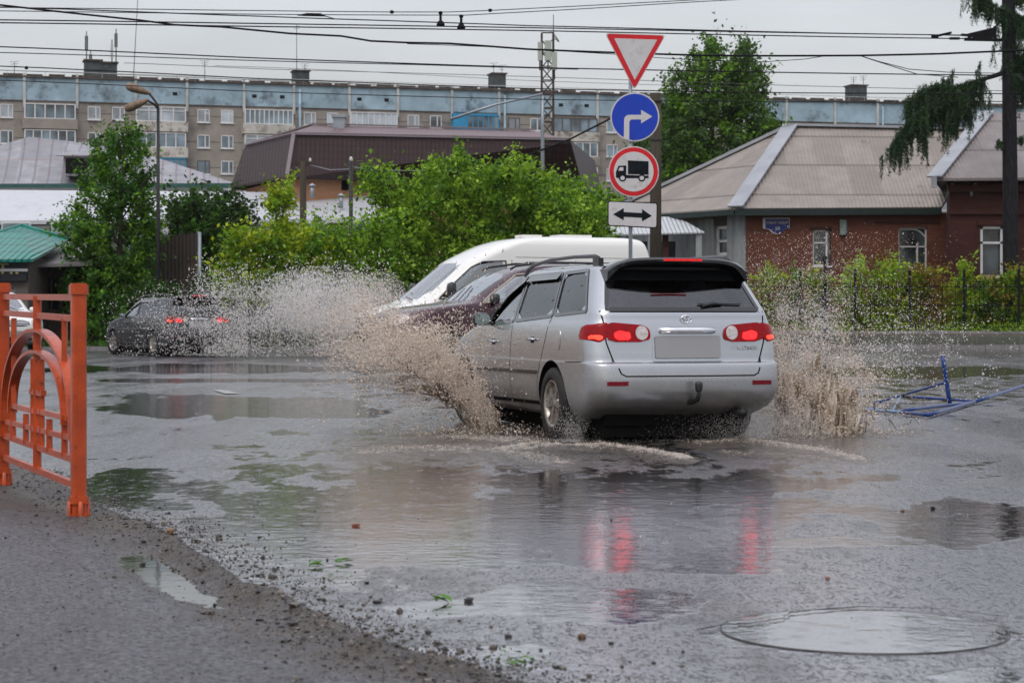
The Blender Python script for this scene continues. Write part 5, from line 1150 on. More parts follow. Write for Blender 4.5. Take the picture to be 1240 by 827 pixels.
def dormer(px,py,w,h,D0_):
    q=P(px,py,D0_)-bo_; mb=MB(); mb.box((q.x-w/2,q.y-.1,q.z-h/2),(q.x+w/2,q.y+1.4,q.z+h/2),M['browntile']); do=mb.build('dormer_window',None,bb)
    mb=MB(); mb.box((q.x-w/2+.12,q.y-.14,q.z-h/2+.12),(q.x+w/2-.12,q.y-.08,q.z+h/2-.1),M['pane']); mb.build('pane',None,do)
dormer(502,191,1.1,1.0,115.6); dormer(665,197,1.0,1.1,119.5)
q=P(411,155,118)-bo_; mb=MB(); mb.box((q.x-.33,q.y-.5,q.z-.6),(q.x+.33,q.y+.5,q.z+.55),M['steel']); mb.box((q.x-.4,q.y-.6,q.z+.55),(q.x+.4,q.y+.6,q.z+.72),M['steel']); mb.build('chimney',None,bb)
# grey standing seam hipped roof building at the left
M['greyseam']=ribs('grey_seamed_metal',(.25,.25,.275),(.85,.0,.35),.75,2.2,(.24,.17,.15),rough=.4,metal=.1,amp=.3,var=.25,dist=.03,lines=(.12,.085,.08),dirt=((.26,.19,.17),.8,.60))
Dg=132.0; go=P(100,381,Dg); go.z=0; gb=empty('grey_roof_building',go,0,'old building with a grey seamed metal hipped roof and a dormer','building')
a1=P(-160,223,128); a2=P(284,222,132); ri1=P(35,166,138); ri2=P(70,171,139); a3=P(284,222,150); a4=P(-160,223,148)
ri2=P(150,178,139); 
mb=MB(); slab(mb,rel(go,a1,a2,ri2,ri1),M['greyseam']); slab(mb,rel(go,a2,a3,ri2),M['greyseam']); slab(mb,rel(go,a3,a4,ri1,ri2),M['greyseam']); slab(mb,rel(go,a4,a1,ri1),M['greyseam']); mb.build('roof',None,gb)
M['gplaster']=plain('grey_plaster',(.13,.14,.135),.8,var=.3,sc=.6); M['teal']=plain('dark_teal_cornice',(.03,.09,.085),.6,var=.3)
mb=MB(); mb.box((a1.x-go.x+.5,a1.y-go.y+.6,0),(a2.x-go.x-.5,16,a1.z-.2),M['gplaster']); mb.build('wall',None,gb)
mb=MB(); mb.beam(a1-go-Vector((0,.1,.16)),a2-go-Vector((0,.1,.16)),.35,.28,M['teal']); mb.build('cornice',None,gb)
mb=MB(); q=P(97,205,131)-go; x0,x1=(69-97)/19.0,(112-97)/19.0
mb.box((q.x-.8,q.y-1.2,q.z-.5),(q.x+.95,q.y+3,q.z+.75),M['greyseam']); slab(mb,[(q.x-1.2,q.y-1.4,q.z+.78),(q.x+1.2,q.y-1.4,q.z+.78),(q.x+1.9,q.y+4,q.z+1.4),(q.x-1.6,q.y+4,q.z+1.4)],M['greyseam'],.08); do=mb.build('dormer',None,gb)
mb=MB(); mb.box((q.x-.65,q.y-1.26,q.z-.35),(q.x+.8,q.y-1.19,q.z+.6),M['gap']); mb.build('dormer_opening',None,do)
# long low building with white roof
M['whiteroof']=ribs('white_sheet_roof',(.46,.47,.50),0,1.1,rough=.35,amp=.25,var=.07,dirt=((.33,.33,.35),.5,.60)); 
Dw=108.0; wo_=P(230,381,Dw); wo_.z=0; wb=empty('low_building',wo_,0,'long low building with a white sheet metal roof','building')
b1=P(-140,268,106); b2=P(474,265,109); b3=P(474,234,116); b4=P(-140,229,114); b5=Vector((b3.x,122,b1.z)); b6=Vector((b4.x,122,b1.z))
mb=MB(); slab(mb,rel(wo_,b1,b2,b3,b4),M['whiteroof'],.2); slab(mb,rel(wo_,b4,b3,b5,b6),M['whiteroof'],.2); mb.build('roof',None,wb)
mb=MB(); mb.box((b1.x-wo_.x+.3,-1.2,0),(b2.x-wo_.x-.3,13,b1.z-.2),M['gplaster']); mb.build('wall',None,wb)
for px in (80,20,140,220,300,380,440):
    q=P(px,279,106.6)-wo_; mb=MB(); mb.box((q.x-.75,q.y-.12,q.z-.42),(q.x+.75,q.y+.05,q.z+.42),M['wfr']); w2=mb.build('window',None,wb); mb=MB(); mb.box((q.x-.68,q.y-.16,q.z-.35),(q.x+.68,q.y-.1,q.z+.35),M['pane']); mb.build('pane',None,w2)
for px,py in ((413,241),(356,241),(378,229)):
    q=P(px,py,111)-wo_; mb=MB(); mb.tube([q-Vector((0,0,.5)),q+Vector((0,0,.2))],.11,M['steel'],10); mb.lathe([(.0,.32),(.2,.2),(.2,.15),(0,.15)],M['steel'],12,Matrix.Translation(q)); mb.build('roof_vent',None,wb)
# green tiled kiosk with yellow letters
M['greentile']=ribs('green_metal_tile',(.015,.22,.17),0,.19,.24,(.004,.09,.07),rough=.25,amp=.9,var=.15,dist=.04,tile=True)
Dk=63.0; ko=P(25,381,Dk); ko.z=0; kb=empty('kiosk',ko,0,'kiosk with a green tiled roof and yellow lettering','kiosk')
c1=P(-90,315.5,60.5); c2=P(60,314,61.5); c3=P(90,289,66); c4=P(26,273,66); c5=P(-10,276,68); c6=P(-90,289,67)
mb=MB(); slab(mb,rel(ko,c1,c2,P(83,291,65),c4,P(-60,273,66)),M['greentile'],.08) if False else (slab(mb,rel(ko,c1,P(40,314,61.2),c4),M['greentile'],.08),slab(mb,rel(ko,P(40,314,61.2),P(83,290,66.5),c4),M['greentile'],.08),slab(mb,rel(ko,c1,c4,P(-120,300,68)),M['greentile'],.08),slab(mb,rel(ko,P(83,290,66.5),P(-40,285,70),c4),M['greentile'],.08))
mb.build('roof',None,kb)
M['greencap']=plain('green_ridge_cap',(.012,.19,.15),.3,var=.1); mb=MB(); mb.tube([c4-ko,P(83,290,66.5)-ko],.07,M['greencap'],8); mb.tube([c4-ko,P(-60,300,63)-ko],.07,M['greencap'],8); mb.build('ridge_cap',None,kb)
M['kdark']=plain('dark_fascia',(.02,.022,.03),.5); M['ylet']=plain('cream_yellow_letter',(.62,.52,.22),.5,var=.1); M['kwall']=plain('kiosk_wall',(.12,.10,.09),.7)
mb=MB(); q0=P(-90,340,61.2)-ko; q1=P(29,314,61.2)-ko; mb.box((q0.x,-1.5,q0.z),(q1.x,-1.3,q1.z),M['kdark']); mb.box((q0.x,-1.62,q0.z+.28),(q1.x+.05,-1.5,q0.z+.36),M['wfr']); fa=mb.build('fascia',None,kb)
mb=MB(); mb.box((q0.x,-1.28,0),(q1.x,3.5,q1.z+.1),M['kwall']); mb.build('wall',None,kb)
lq=P(-2,331.5,61.2)-ko; text_mesh('рт..',.58,M['ylet'],kb,'lettering',FR((lq.x,-1.5,lq.z),(1,0,0),(0,0,1),(0,-1,0)),.05,1.3,shear=0)
# dark brick shed beside the kiosk
M['dbrick']=brick('dark_brown_brick',(.085,.055,.045),(.11,.075,.06),(.07,.06,.055),1); M['slate']=plain('grey_slate_sheet',(.18,.165,.165),.5,var=.3,sc=1,bmp=.4,bsc=6)
Ds=64.5; ho=P(75,381,Ds); ho.z=0; sb=empty('brick_shed',ho,0,'dark brick shed with a sagging grey sheet roof beside the kiosk','shed')
mb=MB(); x0,x1=P(42,0,Ds).x-ho.x,P(150,0,Ds).x-ho.x; mb.box((x0,0,0),(x1,5,(HY-312)/(F/Ds)+CH),M['dbrick']); mb.build('wall',None,sb)
mb=MB(); slab(mb,rel(ho,P(34,320,63),P(78,319,63),P(112,318,63.5),P(112,296,69),P(83,292,69)),M['slate'],.1); slab(mb,rel(ho,P(18,326,62.6),P(34,324,62.6),P(40,316,64),P(28,317,64)),M['slate'],.06); mb.build('roof',None,sb)
for px in (57,68,80,92,104):
    q=P(px,355,Ds)-ho; mb=MB(); mb.box((q.x-.10,-.06,q.z-.5),(q.x+.10,.0,q.z+.5),M['gap']); mb.build('wall_slot',None,sb)
mb=MB(); q=P(37,353,63.8)-ho; mb.box((q.x-.12,q.y-.08,q.z-.3),(q.x+.12,q.y+.08,q.z+.3),M['teal']); mb.build('electric_box',None,sb)
# brown metal fence panels
M['rustpanel']=ribs('brown_corrugated_fence',(.045,.034,.028),0,.12,rough=.45,amp=.4,var=.35,dirt=((.11,.06,.03),.9,.58)); 
Df=66.0; qo=P(158,381,Df); qo.z=0; fb=empty('metal_fence',qo,0,'tall dark brown corrugated metal fence behind the street lamp','fence')
sF=F/Df; mb=MB(); hz_=lambda py:(HY-py)/sF+CH
xA=0; xB=(196-158)/sF; xC=(239-158)/sF
mb.prism([(xA,0),(xB,0),(xB,hz_(288)),(xA,hz_(293))],-.03,.03,XZ((0,0,0)),M['rustpanel']); mb.build('panel',None,fb)
mb=MB(); mb.prism([(xB+.02,0),(xC,0),(xC,hz_(282)),(xB+.02,hz_(287.5))],-.03,.03,XZ((0,-.05,0)),M['rustpanel']); mb.build('panel',None,fb)
for x in (xA-.05,xC+.06): mb=MB(); mb.tube([(x,0,0),(x,0,hz_(286 if x<1 else 281))],.065,M['steel'],10); mb.build('post',None,fb)
mb=MB(); mb.box((.15,-.06,hz_(326)),(.32,-.032,hz_(312)),M['swhite']); mb.box((.18,-.066,hz_(322)),(.29,-.06,hz_(316)),M['sred']); nb=mb.build('notice',None,fb); mb=MB(); mb.box((.05,-.06,hz_(310)),(.20,-.032,hz_(293)),M['swhite']); mb.build('notice',None,fb)
mb=MB(); slab(mb,rel(qo,P(178,284,70),P(216,284,70),P(208,276,74),P(182,276,74)),M['slate'],.1); 
mb.box((P(180,0,72).x-qo.x,5,0),(P(214,0,72).x-qo.x,7,hz_(283)),M['gplaster']); so_=mb.build('small_shed',None); so_.location=qo; tag(so_,'small grey roofed shed peeping over the brown metal fence','shed')
# ------------------------------------------------------------------ right-hand brick house
M['asb']=ribs('grey_beige_slate_sheets',(.275,.245,.22),0,.15,1.25,(.06,.05,.045),rough=.6,amp=.45,var=.16,dirt=((.13,.115,.10),.7,.64),dist=.03)
M['asbl']=ribs('grey_beige_slate_sheets_side',(.275,.245,.22),1,.15,1.25,(.06,.05,.045),rough=.6,amp=.45,var=.16,dirt=((.15,.13,.11),.7,.64),dist=.03)
M['hip']=plain('pale_galvanised_hip',(.30,.315,.34),.45,.2,var=.15,sc=1.2); M['brick']=brick('red_painted_brick',(.125,.043,.026),(.155,.058,.034),(.10,.04,.03),1,dark=.45)
M['brick2']=brick('dark_red_brick',(.055,.018,.015),(.075,.026,.020),(.04,.017,.015),1,dark=.5); M['boards']=plain('weathered_grey_cladding',(.27,.29,.30),.7,var=.35,sc=2.5,stretch=(1,1,.3),bmp=.4,bsc=8); M['eave']=plain('dark_green_eave',(.012,.022,.020),.6)
hf=P(890,252,77.0); he=P(1140,250.5,77.3); hl=P(724,263,84.5); hr=P(957,153,82); hr2=P(1200,158,82.5)
no=Vector((hf.x,hf.y,.5)); hs=empty('brick_house',no,0,'low red brick house with a beige hipped roof and a street name plate','house')
back=P(724,263,84.5)+Vector((3,9,.0)); backr=Vector((he.x+1,96,he.z))
mb=MB(); slab(mb,rel(no,hf,he,hr2,hr),M['asb'],.1); mb.build('roof',None,hs)
mb=MB(); slab(mb,rel(no,hl,hf,hr),M['asbl'],.1); mb.build('roof_side',None,hs)
mb=MB(); slab(mb,rel(no,hr,hr2,backr,back),M['asb'],.1); slab(mb,rel(no,hl,hr,back),M['asbl'],.1); mb.build('roof_back',None,hs)
mb=MB(); u_=Vector((0,-.06,.05)); mb.beam(hf-no+u_,hr-no+u_,.62,.06,M['hip']); mb.beam(hr-no+u_,hr2-no+u_,.30,.10,M['hip']); mb.beam(hl-no+u_-Vector((0,.0,0)),hr-no+u_,.32,.12,M['hip']); mb.build('hip_capping',None,hs)
mb=MB(); mb.beam(hf-no-Vector((0,-.02,.16)),he-no-Vector((0,-.02,.16)),.16,.26,M['eave']); mb.beam(hf-no-Vector((0,0,.16)),hl-no-Vector((0,0,.16)),.12,.20,M['eave']); mb.build('eave_board',None,hs)
X0,X1=hf.x+.45-no.x,he.x-no.x+.75; zt=hf.z-.5-.2; Yf=.55
mb=MB(); openings=[(2.98,3.67,2.35,3.71),(6.2,7.28,1.6,3.8)]
xs_=[X0+.02]+[v for o_ in openings for v in o_[:2]]+[X1]
for i in range(0,len(xs_),2): mb.box((xs_[i],Yf,-.6),(xs_[i+1],Yf+.4,zt),M['brick'])
for a,b,c,d in openings: mb.box((a,Yf,-.6),(b,Yf+.4,c),M['brick']); mb.box((a,Yf,d),(b,Yf+.4,zt),M['brick'])
mb.box((X1-.75,Yf-.12,-.6),(X1-.1,Yf-.002,zt+.05),M['brick']); mb.box((openings[1][0]-.9,Yf-.04,3.93),(openings[1][1]+.6,Yf-.003,4.02),M['brick2']); mb.box((openings[0][0]-.1,Yf-.05,3.73),(openings[0][1]+.05,Yf-.003,3.81),M['brick2'])
mb.box((X0+.02,Yf+.42,-.6),(X1,Yf+.5,zt),M['kdark']); mb.build('front_wall',None,hs)
# side wall (receding left), grey cladding and corner
dv=(hl-hf); dv.z=0; Ls=dv.length; dv.normalize(); sn=Vector((dv.y,-dv.x,0)); sn=-sn if sn.x>0 else sn
SM=FR(Vector((X0,Yf,0)),dv,(0,0,1),sn)
mb=MB(); mb.box((0.0,-.6,-.3),(1.1,zt,.0),M['boards'],SM); mb.box((1.95,-.6,-.3),(Ls-.5,zt-.1,.0),M['boards'],SM); mb.box((1.1,-.6,-.3),(1.95,2.75,0),M['boards'],SM); mb.box((1.1,3.92,-.3),(1.95,zt,-.05),M['dbrick'],SM)
mb.box((0,-.6,.0),(.85,zt,.06),M['boards'],SM); mb.box((.9,-.6,-.4),(2.1,zt,-.32),M['kdark'],SM); mb.build('side_wall',None,hs)
def win(mb,a,b,c,d,Mx,w,fm,tr=.62,arch_=False,y=.12):
    for bx in ((a,c,b,c+w),(a,d-w,b,d),(a,c,a+w,d),(b-w,c,b,d),(a,c+(d-c)*tr,b,c+(d-c)*tr+w*.8)): mb.box((bx[0],bx[1],y),(bx[2],bx[3],y+.07),fm,Mx)
M['pane']=pane_mat('dark_house_panes',(.035,.045,.05),.12,.7,.8)
FW=FR((0,Yf,0),(1,0,0),(0,0,1),(0,1,0))
mb=MB(); a,b,c,d=openings[0]; win(mb,a,b-.12,c,d,FW,.06,M['wfr2'] if 'wfr2' in M else M['wfr']); mb.box((a-.03,c-.06,-.06),(b+.03,c,.12),M['wfr'],FW); w1=mb.build('window',None,hs); mb=MB(); mb.box((a,c,.2),(b,d,.22),M['pane'],FW); mb.build('pane',None,w1)
mb=MB(); a,b,c,d=openings[1]; win(mb,a,b,c,d,FW,.055,M['swhite'],.66); mb.box((a+.7,c,.12),(a+.76,d-.6,.19),M['swhite'],FW)
pts=[Vector((a+(b-a)*t,.155,d-.08-.35*(max(0,t-.55)/.45)**2)) for t in np.linspace(0,1,12)]; mb.tube([FW@Vector((q.x,q.z,q.y)) for q in pts],.03,M['swhite'],6); w2=mb.build('window',None,hs); mb=MB(); mb.box((a,c,.2),(b,d,.22),M['pane'],FW); mb.build('pane',None,w2)
mb=MB(); SMi=SM@Matrix.Translation((0,0,-.25)); win(mb,1.15,1.9,2.77,3.9,SMi,.12,M['wfr'],.45,y=.05); w3=mb.build('window',None,hs); mb=MB(); mb.box((1.15,2.77,.0),(1.9,3.9,.03),M['pane'],SMi); mb.build('pane',None,w3)
# street name plate
M['plateblue']=plain('enamel_blue',(.008,.02,.16),.25,var=.1); s_h=F/77.5
cx,cz=(941-HX)/s_h-no.x,(HY-273)/s_h+CH-.5
def plq(pts,k=1,ox=0,oz=0): return [(cx+x*k+ox,cz+z*k+oz) for x,z in pts]
shape=[(-.48,.26),(.46,.26),(.46,-.12),(.28,-.16),(.16,-.27),(0,-.33),(-.16,-.27),(-.28,-.16),(-.48,-.12)]
mb=MB(); mb.prism(plq(shape,1.06,-.02,.01),-.03,.0,FR((0,Yf-.02,0),(1,0,0),(0,0,1),(0,1,0)),M['swhite']); np_=mb.build('street_name_plate',None,hs)
mb=MB(); mb.prism(plq(shape,.94,.01,0),-.012,0,FR((0,Yf-.052,0),(1,0,0),(0,0,1),(0,1,0)),M['plateblue']); mb.build('blue_field',None,np_)
text_mesh('КРАСНЫХ МАДЬЯР',.125,M['swhite'],np_,'lettering',FR((cx,Yf-.067,cz+.06),(1,0,0),(0,0,1),(0,-1,0)),.002,.68)
text_mesh('84',.20,M['swhite'],np_,'number',FR((cx+.02,Yf-.067,cz-.19),(1,0,0),(0,0,1),(0,-1,0)),.002,.9)
q=(1021-HX)/s_h-no.x; zq=(HY-274)/s_h+CH-.5; M['meter']=plain('grey_green_box',(.16,.21,.20),.5); mb=MB(); mb.box((q-.13,Yf-.16,zq-.32),(q+.10,Yf-.002,zq+.24),M['meter']); mb.box((q+.10,Yf-.12,zq-.26),(q+.14,Yf-.02,zq+.22),M['pane']); mb.build('meter_box',None,hs)
# porch with white corrugated roof
M['wcorr']=ribs('white_corrugated_porch',(.50,.52,.54),0,.16,rough=.35,amp=.7,var=.06,dist=.04)
pr=P(720,381,80); po=Vector((pr.x,79,0.3)); pb=empty('porch',po,0,'open porch with a white corrugated roof left of the brick house','porch')
a=P(743,284,76.5); b=P(853,281,77.5); c=P(820,262.5,80.5); d=P(722,263,79.5)
mb=MB(); slab(mb,rel(po,a,b,c,d),M['wcorr'],.05); mb.build('roof',None,pb)
mb=MB(); e=P(704,283,80); mb.add([(v-po)[:] for v in (e,a+Vector((-.05,-.02,-.04)),d+Vector((0,0,-.05)))]+[((v-po)+Vector((.0,.25,0)))[:] for v in (e,a,d)],[(0,1,2),(5,4,3),(0,3,4,1),(1,4,5,2),(2,5,3,0)],M['kdark']); mb.build('gable_board',None,pb)
mb=MB(); mb.beam(e-po+Vector((-.3,-.05,.1)),d-po+Vector((-.1,-.05,.2)),.3,.08,M['hip']); mb.build('verge',None,pb)
for px,D in ((788,77.0),(806,77.5),(846,77.6),(748,77.2)):
    q=P(px,284,D)-po; mb=MB(); mb.box((q.x-.11,q.y-.08,-.6),(q.x+.11,q.y+.14,q.z-.02),M['boards'] if px!=806 else M['brick2']); mb.build('post',None,pb)
mb=MB(); q1=P(745,0,81.5)-po; q2=P(845,0,81.5)-po; mb.box((q1.x,2.2,-.6),(q2.x,2.4,3.6),M['kdark']); mb.build('back_wall',None,pb)
# small dark hipped shed roof left of the porch
M['darkseam']=ribs('dark_seamed_roof',(.11,.10,.11),0,.5,rough=.4,amp=.4,var=.15)
q0=P(672,381,92); q0.z=0; db=empty('shed',q0,0,'shed with a dark pyramid roof half hidden behind the bushes','shed'); ap_=P(668,263,94); f1=P(622,287,91); f2=P(716,287,91); f3=P(716,287,97); f4=P(622,287,97)
mb=MB()
for f in ([f1,f2,ap_],[f2,f3,ap_],[f3,f4,ap_],[f4,f1,ap_]): slab(mb,rel(q0,*f),M['darkseam'],.08)
mb.build('roof',None,db); mb=MB(); mb.box((f1.x-q0.x+.3,-.7,0),(f2.x-q0.x-.3,4.6,f1.z-.1),M['kwall']); mb.build('wall',None,db)
# second, darker house
g1=P(1131,216,73.5); g2=P(1420,214,73.5); g3=P(1195,137,79); g4=P(1420,134,79); g5=Vector((g1.x*1.31,g1.y*1.25,g1.z)); g6=Vector((g2.x,90,g2.z))
no2=Vector((g1.x,g1.y,.5)); h2_=empty('brick_building',no2,0,'dark red brick building with a hipped roof behind the larch','house')
M['asb2']=ribs('darker_slate_sheets',(.21,.185,.18),0,.15,1.3,(.05,.045,.04),rough=.6,amp=.45,var=.16,dirt=((.10,.09,.085),.7,.6),dist=.03)
mb=MB(); slab(mb,rel(no2,g1,g2,g4,g3),M['asb2'],.1); slab(mb,rel(no2,g1,g3,g5),M['asb2'],.1); slab(mb,rel(no2,g3,g4,g6,g5),M['asb2'],.1); mb.build('roof',None,h2_)
mb=MB(); mb.beam(g1-no2+u_,g3-no2+u_,.55,.06,M['hip']); mb.box((-.1,-.2,-.35),(.06,0,.05),M['hip'],Matrix.Translation(g1-no2)); mb.build('hip_capping',None,h2_)
mb=MB(); x0=P(1150,0,74.2).x-no2.x; x1=g2.x-no2.x-.6; zt2=g1.z-.5; wa,wb_=P(1187,0,74.2).x-no2.x,P(1215,0,74.2).x-no2.x; sz_=F/74.2; wc,wd_=(HY-337)/sz_+CH-.5,(HY-274)/sz_+CH-.5
mb.box((x0,.7,-.6),(wa,1.1,zt2),M['brick2']); mb.box((wb_,.7,-.6),(x1,1.1,zt2),M['brick2']); mb.box((wa,.7,-.6),(wb_,1.1,wc),M['brick2']); mb.box((wa,.7,wd_),(wb_,1.1,zt2),M['brick2']); mb.add([(x0,1.12,-.6),(x0+3,13,-.6),(x0+3,13,zt2),(x0,1.12,zt2)],[(0,3,2,1)],M['brick2'])
mb.box((x0-.06,.58,zt2-1.25),(x1,.698,zt2-1.1),M['brick2']); mb.box((x0-.1,.5,zt2-.45),(x1,.696,zt2-.2),M['brick2']); mb.box((x0,1.15,-.6),(x1,1.2,zt2),M['kdark']); 
mb.box((wa-.12,.62,wd_+.02),(wb_+.12,.697,wd_+.22),M['brick2']); mb.build('wall',None,h2_)
for px in (1158,1186,1226):
    bx=P(px,0,74).x-no2.x; zb=(HY-238)/sz_+CH-.5; mb=MB(); pts=[Vector((bx+.18*math.cos(t)-.1,.55,zb+.45*math.sin(t))) for t in np.linspace(PI,PI*.5,7)]; mb.tube(pts,.05,M['meter'],6); mb.build('bracket',None,h2_)
F2=FR((0,.7,0),(1,0,0),(0,0,1),(0,1,0)); mb=MB(); win(mb,wa,wb_,wc,wd_,F2,.10,M['wfr'],.66,y=.04); w4=mb.build('window',None,h2_); mb=MB(); mb.box((wa,wc,.2),(wb_,wd_,.22),M['pane'],F2); mb.build('pane',None,w4)
# iron fence in front of the houses
ff=Vector((7.5,66.2,.45)); fen=empty('iron_fence',ff,0,'thin black iron picket fence in front of the brick houses','fence')
M['iron']=plain('black_fence_iron',(.012,.013,.013),.5,spec=.06)
for k in range(10):
    x0=k*1.75; mb=MB()
    for i in range(12): x=x0+.07+i*.14; mb.box((x-.006,-.006,.08),(x+.006,.006,1.62+.05*(i%2)),M['iron'])
    for z in (.15,.85,1.45): mb.box((x0,-.014,z),(x0+1.75,.014,z+.03),M['iron'])
    mb.build('fence_panel',None,fen)
for k in range(11):
    mb=MB(); x=k*1.75; tall=2.0 if x<5 or 1 else 1.7; mb.box((x-.035,-.035,0),(x+.035,.035,1.95),M['iron']); mb.lathe([(0,.10),(.04,.05),(.055,0)],M['iron'],10,Matrix.Translation((x,0,1.95))); mb.build('fence_post',None,fen)
gp=P(999,381,64.9); gp.z=.40; mb=MB(); mb.box((-.09,-.09,0),(.09,.09,1.1),M['iron']); mb.box((-.12,-.12,1.1),(.12,.12,1.2),M['iron']); mb.tube([(0,0,1.2),(0,0,2.35)],.055,M['iron'],10); mb.lathe([(0,.18),(.07,.14),(.10,.0),(.07,-.03)],M['iron'],12,Matrix.Translation((0,0,2.3)))
o=mb.build('bollard_post',M['iron']); o.location=gp; tag(o,'black standing post in front of the fence right of the small window','post')

# ------------------------------------------------------------------ street lamp, poles
def polething(name,label,cat,px,D,pytop,r0,r1,mat,lean=0,z0=0):
    s=F/D; o=Vector(((px-HX)/s,D,z0)); e=empty(name,o,0,label,cat); h=(HY-pytop)/s+CH-z0
    mb=MB(); mb.tube([(0,0,0),(lean*.5,0,h*.5),(lean,0,h)],[r0,(r0+r1)/2,r1],mat,12); mb.build('pole',None,e); return e,h,s
M['lamprust']=plain('rusty_lamp_housing',(.20,.15,.105),.65,var=.4,sc=6,dirt=((.16,.06,.03),7,.5)); M['wood']=plain('weathered_pole_wood',(.045,.036,.026),.85,var=.35,sc=5,stretch=(1,1,.15),bmp=.7,bsc=30)
e,h,s=polething('street_lamp','dark street lamp pole with two rusty heads pointing left','street lamp',191.5,62.5,132,.07,.045,M['darksteel'])
for i,(dx,py,ang) in enumerate(((-.55,111,12),(-.5,124,-24))):
    zt=(HY-py)/s+CH; zb=h-.15; mb=MB()
    if i==0: pth=[(0,0,zb),(0,-.0,zb+.25),(-.12,0,zb+.42),(-.28,0,zt-.05)]
    else: pth=[(0,.0,zb+.15),(-.1,-.2,zb+.28),(-.28,-.3,zt+.02)]
    mb.tube(pth,.035,M['darksteel'],8); mb.build('bracket',None,e)
    end=Vector(pth[-1]); d=Vector((-1,0,math.tan(math.radians(18 if i==0 else -22)))).normalized(); Mx=FR(end,Vector((0,1,0)),d.cross(Vector((0,1,0))),d)
    mb=MB(); mb.lathe([(.05,-.05),(.09,.05),(.15,.25),(.18,.50),(.16,.64),(.08,.72),(0,.73)],M['lamprust'],16,Mx@Matrix.Diagonal((1,.75,1,1))); mb.build('lamp_head',None,e)
e,h,s=polething('utility_pole','weathered wooden pole above the bushes in front of the white roof','pole',367,72,196,.13,.11,M['wood']); mb=MB(); mb.beam((-.3,0,h-.05),(.3,0,h-.05),.1,.1,M['wood']); mb.lathe([(.03,0),(.05,.06),(.03,.12),(0,.13)],M['swhite'],10,Matrix.Translation((.25,-.02,h))); mb.build('crossbar',None,e)
e,h,s=polething('utility_pole','thin black pole left of the arching tree sprays','pole',425,66,195,.075,.06,M['darksteel']); mb=MB(); mb.lathe([(.04,0),(.06,.07),(.03,.13),(0,.14)],M['swhite'],10,Matrix.Translation((0,0,h))); mb.build('insulator',None,e)
e,h,s=polething('trolley_pole','thick brown wooden pole standing behind the road signs','pole',794,70,113,.21,.18,M['wood']); mb=MB()
for z in (h-.3,h-1.6,h-2.6): mb.lathe([(.19,-.04),(.205,0),(.19,.04)],M['darksteel'],16,Matrix.Translation((0,0,z)))
mb.build('clamp',None,e)

# ------------------------------------------------------------------ overhead wires
def wire(label,pts,D0,D1,r,mat='wire',smooth=True,name='overhead_wire'):
    n=len(pts); x0,x1=pts[0][0],pts[-1][0]; Q=[]
    for i in range(n):
        if i<n-1:
            m_=max(1,int(abs(pts[i+1][0]-pts[i][0])/40)); 
            for k in range(m_):
                t=k/m_; p0=pts[max(i-1,0)];p1=pts[i];p2=pts[i+1];p3=pts[min(i+2,n-1)]
                y=.5*(2*p1[1]+(p2[1]-p0[1])*t+(2*p0[1]-5*p1[1]+4*p2[1]-p3[1])*t*t+(3*p1[1]-p0[1]-3*p2[1]+p3[1])*t**3) if n>2 else p1[1]+(p2[1]-p1[1])*t
                y=y*.5+(p1[1]+(p2[1]-p1[1])*t)*.5; x=p1[0]+(p2[0]-p1[0])*t; Q.append((x,y))
        else: Q.append(pts[i])
    W=[P(x,y,D0+(D1-D0)*(x-x0)/(x1-x0)) for x,y in Q]
    mb=MB(); mb.tube(W,r,M[mat],6); return tag(mb.build(name,None),label,'wire','overhead wires')
wire('thick black sagging cable crossing below the trolley wires',[(-60,1),(0,6.5),(52,12.4),(103,18),(170,25),(212,30.5),(268,33),(320,38),(351,41),(413,44),(449,50),(493,52),(544,53),(640,60),(743,64),(800,66),(862,67.6),(920,68),(1042,67.6),(1139,65.5),(1204,62.7),(1300,59)],42,42,.020)
wire('thin wire rising out of the top edge, left one of its pair',[(-60,9),(0,9.5),(320,13.4),(475,15),(544,15),(640,10.8),(839,.5),(960,-7)],50,56,.011)
wire('thin wire rising out of the top edge, right one of its pair',[(-60,13),(0,13.7),(320,17.8),(565,18.8),(640,14.7),(893,0),(980,-5)],50,56,.011)
wire('wire crossing down to the upper trolley switch',[(-60,7),(0,9),(320,20.3),(485,26),(640,31.5),(960,39.5),(1129,42.6),(1210,44)],44,50,.013)
wire('trolley wire just above the black hanger cones',[(-60,24),(0,24.5),(320,29),(640,34),(960,40),(1210,43.5)],40,48,.013)
wire('trolley wire carrying the black hanger cones',[(-60,27.5),(0,28),(320,32.6),(640,37.4),(960,44),(1150,47),(1210,47.5)],40,48,.013)
wire('upper wire of the pair passing behind the yield triangle tip',[(-60,54),(0,57),(320,71),(640,82),(960,88.3),(1204,91.5),(1300,93)],52,58,.016)
wire('lower wire of the pair that joins near the lattice mast',[(-60,62.5),(0,64),(320,74),(500,78.6),(640,82.6),(700,84.3)],53,55,.012)
wire('wire with a small black bead at the left, just above the block roof',[(-60,78),(0,80.5),(103,85),(320,96),(640,107.5),(960,112.8),(1300,114)],56,60,.015)
wire('thin wire just under the beaded wire above the block roof',[(-60,84),(0,85.5),(320,97.5),(640,110)],60,60,.009,'wirethin')
wire('wire crossing the blue top band of the apartment block',[(-60,96),(0,97.5),(320,111.5),(640,120.5),(960,124),(1300,123)],58,62,.012)
wire('faint high wire above the roof housings at the left',[(150,76.6),(320,84),(640,93),(960,104),(1300,112)],70,70,.010,'wirethin')
wire('faint lower wire above the roof housings in the middle',[(260,80),(420,86),(640,98),(900,106)],75,75,.008,'wirethin')
wire('drooping wire leaving the thick cable towards the larch',[(1042,68),(1063,75),(1110,90),(1160,94)],43,50,.010)
